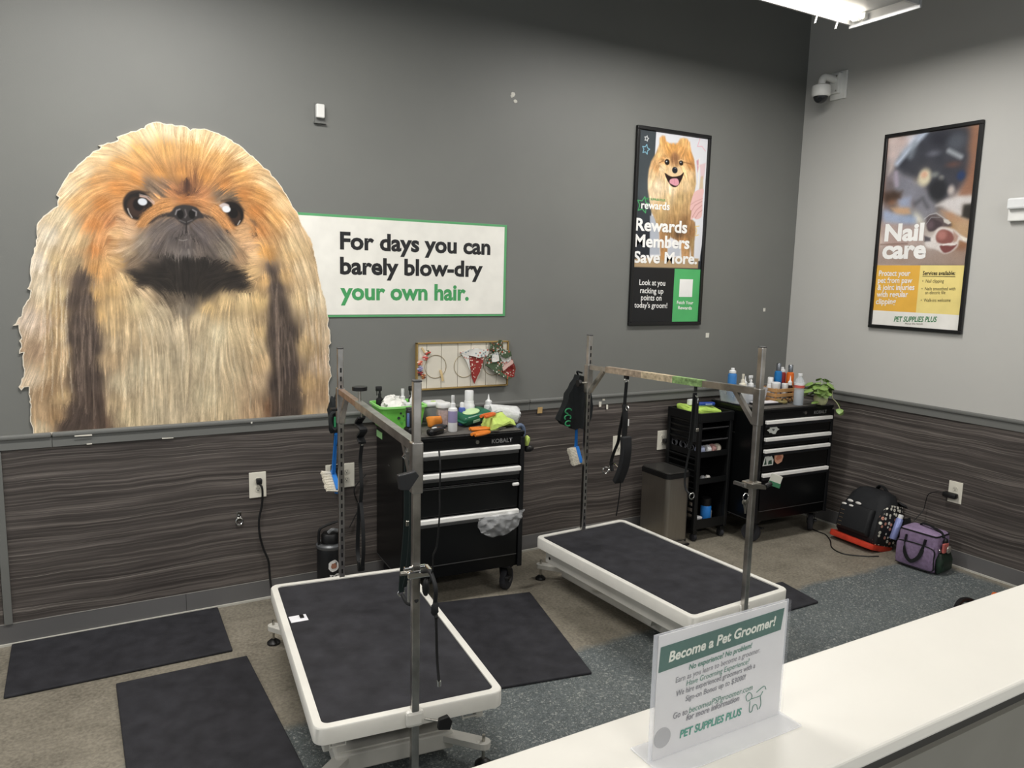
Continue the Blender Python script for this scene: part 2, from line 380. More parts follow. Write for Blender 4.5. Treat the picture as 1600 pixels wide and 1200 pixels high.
    def build(s,name,parent,y,rough=.4,keep=None):
        h,w=s.X.shape;n=h*w
        co=np.stack([s.X.ravel(),np.full(n,y),s.Z.ravel()],1).astype(np.float32)
        idx=np.arange(n).reshape(h,w);q=np.stack([idx[:-1,:-1],idx[:-1,1:],idx[1:,1:],idx[1:,:-1]],-1).reshape(-1,4)
        col=np.concatenate([np.clip(s.c.reshape(-1,3),0,1)**2.2,np.ones((n,1))],1).astype(np.float32)
        if keep is not None:
            k=keep.ravel()[q].all(1);q=q[k];used=np.unique(q);rm=np.zeros(n,int);rm[used]=np.arange(len(used));q=rm[q];co=co[used];col=col[used];n=len(used)
        me=bpy.data.meshes.new(name);me.vertices.add(n);me.vertices.foreach_set('co',co.ravel());m=len(q)
        me.loops.add(m*4);me.loops.foreach_set('vertex_index',q.ravel().astype(np.int32));me.polygons.add(m);me.polygons.foreach_set('loop_start',np.arange(0,m*4,4,dtype=np.int32))
        at=me.color_attributes.new('Col','FLOAT_COLOR','POINT');at.data.foreach_set('color',col.ravel());me.update(calc_edges=True)
        mt=bpy.data.materials.get('printed_ink_%.1f'%rough)
        if not mt:
            mt,nt,b=nodes_mat('printed_ink_%.1f'%rough);a=nt.nodes.new('ShaderNodeVertexColor');a.layer_name='Col';nt.links.new(a.outputs[0],b.inputs['Base Color']);b.inputs['Roughness'].default_value=rough;b.inputs['Specular IOR Level'].default_value=.3
        me.materials.append(mt);o=bpy.data.objects.new(name,me);COL.objects.link(o);o.parent=parent;return o
WHITE=M('white_plastic','#dcdad2',.4); BLACK=M('black_plastic','#141415',.45); INKB=M('black_ink','#191919',.6); INKW=M('white_ink','#f0efec',.6); INKG=M('green_ink','#3f9a56',.6)
# ---- big dog cut-out on the back wall
dog=thing('wall_cutout','huge long-haired golden dog portrait cut out and stuck on the dark wall','wall graphic',(-4.2,0,0))
out=[(-0.1495, 2.3712), (-0.1207, 2.3815), (-0.0913, 2.3778), (-0.0669, 2.3778), (-0.0415, 2.3741), (-0.015, 2.378), (0.0094, 2.3738), (0.024, 2.3611), (0.0458, 2.3704), (0.0697, 2.3711), (0.1022, 2.3709), (0.1636, 2.3518), (0.208, 2.3352), (0.268, 2.2956), (0.3046, 2.2699), (0.3414, 2.2344), (0.3734, 2.2122), (0.4027, 2.1777), (0.428, 2.1488), (0.4506, 2.1116), (0.4855, 2.0573), (0.5205, 2.0026), (0.5417, 1.9464), (0.5618, 1.9173), (0.5849, 1.8764), (0.5937, 1.8379), (0.606, 1.7896), (0.6156, 1.7343), (0.6273, 1.6721), (0.6412, 1.6194), (0.6565, 1.5677), (0.6709, 1.4774), (0.6666, 1.4525), (0.6777, 1.4018), (0.6827, 1.3475), (0.6688, 1.3343), (0.6719, 1.2934), (0.6687, 1.2492), (0.678, 1.2181), (0.6835, 1.1709), (0.674, 1.1566), (0.6674, 1.1177), (0.6697, 1.0672), (0.674, 1.016), (0.6627, 0.9622), (0.6615, 0.9394), (-0.6746, 0.9614), (-0.6783, 1.0085), (-0.6835, 1.0475), (-0.6822, 1.1161), (-0.6804, 1.1839), (-0.6977, 1.1831), (-0.7092, 1.1694), (-0.7191, 1.1859), (-0.7084, 1.2065), (-0.6978, 1.2297), (-0.6935, 1.26), (-0.6967, 1.3), (-0.6918, 1.3381), (-0.7085, 1.3323), (-0.6984, 1.3637), (-0.7053, 1.3892), (-0.6951, 1.4016), (-0.6982, 1.4143), (-0.7037, 1.4587), (-0.7251, 1.4559), (-0.7072, 1.4803), (-0.691, 1.4964), (-0.6837, 1.534), (-0.6671, 1.5639), (-0.6538, 1.5904), (-0.6502, 1.6094), (-0.6631, 1.6154), (-0.6473, 1.6656), (-0.6477, 1.7029), (-0.6392, 1.7501), (-0.6286, 1.7917), (-0.6131, 1.8374), (-0.6122, 1.8931), (-0.5866, 1.9314), (-0.5577, 1.9573), (-0.5301, 1.9782), (-0.5227, 2.0155), (-0.5331, 2.0246), (-0.5151, 2.0593), (-0.4976, 2.093), (-0.479, 2.1246), (-0.4454, 2.1604), (-0.409, 2.198), (-0.3503, 2.247), (-0.3616, 2.2522), (-0.3231, 2.2685), (-0.28, 2.2855), (-0.2854, 2.2974), (-0.2389, 2.3191), (-0.1724, 2.3475), (-0.1658, 2.3609)]
jag=[]
for i,(a,b) in enumerate(zip(out,out[1:]+out[:1])):
    a=Vector(a);b=Vector(b);jag.append(tuple(a));d=b-a
    if d.length>.5 or d.length<.02: continue
    n=Vector((d.y,-d.x)).normalized();k=max(1,int(d.length/.022))
    for j in range(1,k+1):
        t=(j-.5)/k if k>1 else .5; jag.append(tuple(a+d*t+n*random.uniform(-.004,.005)))
m=MB();m.prism(jag,.0112);m.build('cut_edge_backing',M('white_cut_edge','#e8ddca',.6),dog,smooth=False)
p=Paint(-.745,.69,.935,2.4,.0026)
p.c,p.ang=p.rbf([(-0.065, 2.361, 'f2d7ab', -91), (-0.16, 2.331, 'f0d2a2', -62), (-0.267, 2.277, 'efcf9d', -29), (-0.345, 2.219, 'eecb98', 0), (-0.424, 2.135, 'eccfa0', 35), (-0.49, 2.055, 'eed3a8', 48), (0.031, 2.357, 'efd0a0', -97), (0.158, 2.327, 'efcf9e', -119), (0.274, 2.264, 'eecb95', -146), (0.378, 2.151, 'ecc690', -27), (0.455, 2.048, 'e9c088', -46), (0.533, 1.925, 'e8c594', -65), (-0.082, 2.259, 'd9a058', -83), (-0.19, 2.234, 'dba25a', -51), (-0.284, 2.169, 'd89c55', -17), (-0.377, 2.092, 'd99c5a', 20), (-0.443, 2.003, 'dca868', 44), (0.029, 2.27, 'd8a058', -96), (0.141, 2.237, 'd99f58', -124), (0.242, 2.171, 'd89a52', -160), (0.331, 2.086, 'd9974e', -16), (0.406, 1.982, 'dba05a', -49), (-0.017, 2.164, 'cf8c45', -88), (-0.113, 2.156, 'cf8d45', -62), (-0.208, 2.119, 'cf8840', -23), (-0.288, 2.07, 'c9823e', 4), (-0.356, 1.995, 'c77f3c', 35), (-0.385, 1.909, 'c98040', 66), (0.082, 2.157, 'ce8a42', -112), (0.167, 2.119, 'cc8440', -142), (0.255, 2.08, 'c77f3c', -1), (0.314, 2.008, 'c67d3a', -39), (0.327, 1.915, 'cb8545', -63), (-0.333, 1.926, 'c9824a', 56), (-0.363, 1.839, 'd89458', 74), (-0.395, 1.795, 'd68a48', -101), (0.001, 2.098, '6b4530', -92), (-0.061, 2.073, 'b87848', -40), (0.073, 2.077, 'b87848', -138), (-0.102, 2.099, '8a6a50', -29), (0.024, 2.129, '8c5a35', -92), (-0.156, 2.095, '76604c', -35), (-0.127, 2.068, '7a6450', -46), (0.151, 2.079, '75604c', -137), (0.201, 2.062, '6a5845', -152), (-0.188, 1.963, 'c98a52', 38), (-0.146, 1.994, 'd09458', 32), (-0.085, 2.018, 'cb8a4c', 19), (-0.007, 2.044, 'b5703a', 4), (0.078, 2.029, 'c4824a', -18), (0.134, 1.982, 'cf9458', -39), (0.176, 1.923, 'c98f58', -61), (-0.203, 1.918, 'b88a60', 52), (-0.268, 1.929, 'dba878', -20), (-0.297, 1.87, 'd9aa74', -10), (-0.257, 1.887, 'e0b488', -20), (-0.325, 1.826, 'd6a066', -3), (-0.286, 1.813, 'c9a37a', 19), (-0.261, 1.785, 'b59a78', 38), (-0.316, 1.74, 'dcae72', -20), (-0.356, 1.71, 'dfa866', -84), (-0.25, 1.742, '8a735c', 37), (0.251, 1.896, 'dca872', 18), (0.279, 1.835, 'dcac7c', 12), (0.309, 1.79, 'e0b580', 2), (0.233, 1.787, 'b08a64', -61), (0.292, 1.71, 'e0b67c', -159), (-0.108, 1.909, '6b605a', 43), (-0.15, 1.877, '7d7068', 52), (-0.192, 1.846, 'a08f78', 52), (-0.203, 1.787, '8f7d68', 52), (-0.139, 1.819, '5d5350', 61), (-0.067, 1.911, '5c5455', 33), (-0.069, 1.851, '57504f', 69), (-0.012, 1.884, '504a4a', -92), (0.045, 1.908, '5a5254', -41), (0.072, 1.858, '5c5352', -62), (0.132, 1.891, '706560', -51), (0.16, 1.846, '9a8a74', -51), (0.164, 1.8, 'a89880', -61), (0.1, 1.798, '5e544c', -62), (-0.014, 1.824, '4a4444', -92), (-0.015, 1.794, '6c6562', -92), (-0.071, 1.798, '7a706a', -97), (0.048, 1.796, '77695f', -87), (-0.017, 1.749, '26221f', -92), (-0.1, 1.752, '2b2623', -83), (0.069, 1.751, '2a2522', -101), (-0.17, 1.73, '3a322c', -21), (0.142, 1.738, '342c27', -148), (-0.238, 1.69, '38302a', -9), (-0.207, 1.661, '2f2823', 1), (-0.13, 1.686, '2b2622', 1), (-0.019, 1.688, '2a2521', -92), (0.097, 1.691, '2c2622', -168), (0.2, 1.687, '2e2721', 11), (0.245, 1.662, '352d27', 16), (-0.132, 1.632, '4a4036', -43), (-0.021, 1.628, '3c342d', -92), (0.095, 1.629, '463c32', -139), (-0.079, 1.582, '6a5c4c', -63), (0.006, 1.573, '5d5247', -92), (0.064, 1.583, '7a6850', -110), (-0.024, 1.521, '857866', -92), (-0.267, 1.654, 'e2bd84', -74), (-0.334, 1.624, 'e0b474', -88), (-0.188, 1.596, 'cdb088', -49), (-0.231, 1.551, 'e0c694', -78), (-0.324, 1.536, 'd9b47c', -91), (-0.137, 1.521, 'd6c09a', -59), (-0.167, 1.446, 'dac49c', -78), (-0.276, 1.417, 'd6b98c', -88), (-0.332, 1.359, 'd4b88e', -93), (-0.085, 1.414, 'd3be9a', -79), (-0.013, 1.258, 'c4b08c', -94), (-0.049, 1.29, 'cdb996', -90), (0.02, 1.288, 'd6c29c', -94), (0.032, 1.474, 'dcc398', -101), (0.077, 1.536, 'd9b67c', -110), (0.152, 1.567, 'dfbd84', -101), (0.242, 1.568, 'e4c48c', -82), (0.32, 1.568, 'dfba7c', -86), (0.118, 1.411, 'dac8a0', -101), (0.208, 1.409, 'd8be90', -72), (0.299, 1.343, 'd5b88a', -67), (0.085, 1.286, 'd9c59e', -96), (0.188, 1.218, 'd3bb92', -77), (0.295, 1.148, 'cfb088', -77), (0.049, 1.097, 'd6c39c', -97), (0.137, 1.027, 'd2ba90', -91), (0.291, 1.0, 'c7a47c', -87), (-0.118, 1.261, 'd5c19c', -91), (-0.23, 1.235, 'd9c6a0', -92), (-0.313, 1.178, 'd8c49e', -94), (-0.182, 1.048, 'd4c09a', -92), (-0.293, 1.025, 'd6bf94', -94), (-0.098, 1.042, 'c9b592', -92), (-0.341, 1.448, 'cfae7c', -91), (-0.356, 1.3, 'cbab80', -92), (-0.349, 1.089, 'cdb288', -94), (0.332, 1.407, 'd8b680', -82), (0.335, 1.245, 'cfae80', -79), (-0.453, 1.651, '6d5c50', -106), (-0.439, 1.565, '5e5048', -97), (-0.489, 1.565, '665548', -101), (-0.469, 1.478, '4f443e', -94), (-0.433, 1.42, '463b36', -97), (-0.49, 1.392, '55483f', -95), (-0.477, 1.304, '6b5a4c', -97), (-0.443, 1.214, '4a3d38', -88), (-0.475, 1.186, '5a4a40', -97), (-0.422, 1.094, '5c463a', -88), (-0.501, 1.069, '55453c', -110), (-0.465, 1.022, '4d3e38', -97), (-0.542, 0.998, '5a4a40', -120), (-0.427, 1.004, '6b5040', -89), (-0.424, 1.347, '4e423b', -95), (-0.52, 1.929, 'e5cfa6', -118), (-0.573, 1.844, 'e8d8bc', -114), (-0.488, 1.847, 'dcc296', -115), (-0.615, 1.732, 'ead9c0', -106), (-0.543, 1.734, 'd9bb88', -108), (-0.481, 1.735, 'b59a72', -108), (-0.439, 1.821, 'c4a272', -110), (-0.609, 1.62, 'e3cfae', -106), (-0.55, 1.593, 'dfc38f', -100), (-0.665, 1.48, 'dfc8b0', -115), (-0.606, 1.451, 'cdb094', -97), (-0.559, 1.422, 'dab985', -95), (-0.529, 1.508, 'dcb880', -97), (-0.533, 1.335, 'd4b080', -93), (-0.636, 1.338, 'b89878', -110), (-0.578, 1.278, 'cfae80', -97), (-0.667, 1.225, 'd8c0a0', -114), (-0.609, 1.164, 'a88660', -105), (-0.561, 1.132, 'c9a878', -85), (-0.639, 1.049, 'c7a47a', -93), (-0.59, 1.046, 'ae8a60', -89), (-0.655, 0.992, 'e0c8a0', -93), (-0.394, 1.709, 'd09452', -102), (-0.405, 1.594, 'd8a866', -93), (-0.398, 1.507, 'd8ae70', -91), (0.386, 1.729, '7a6656', -81), (0.4, 1.633, '5c4f48', -82), (0.414, 1.536, '54473f', -86), (0.395, 1.406, '453a36', -94), (0.46, 1.405, '4a3f39', -91), (0.425, 1.307, '54473f', -87), (0.456, 1.207, '45393a', -91), (0.406, 1.142, '4a3e3a', -91), (0.47, 1.072, '4e4139', -91), (0.419, 0.974, '55443a', -93), (0.371, 1.011, '8a6346', -93), (0.485, 0.969, '57483e', -93), (0.466, 1.795, 'd9b27a', -70), (0.448, 1.698, 'd3aa72', -72), (0.53, 1.732, 'e2c496', -73), (0.527, 1.569, 'ddbd8a', -81), (0.594, 1.569, 'e6d0aa', -78), (0.608, 1.403, 'dac09c', -86), (0.541, 1.337, 'cfae7c', -87), (0.623, 1.234, 'cfb394', -87), (0.554, 1.135, 'c7a270', -89), (0.621, 1.063, 'b99670', -91), (0.552, 0.965, 'c9a574', -91), (0.637, 0.959, 'd2b490', -92), (0.499, 1.844, 'e6c590', -66), (0.356, 1.807, 'd99a50', -76), (0.353, 1.664, 'e0b070', -86)])
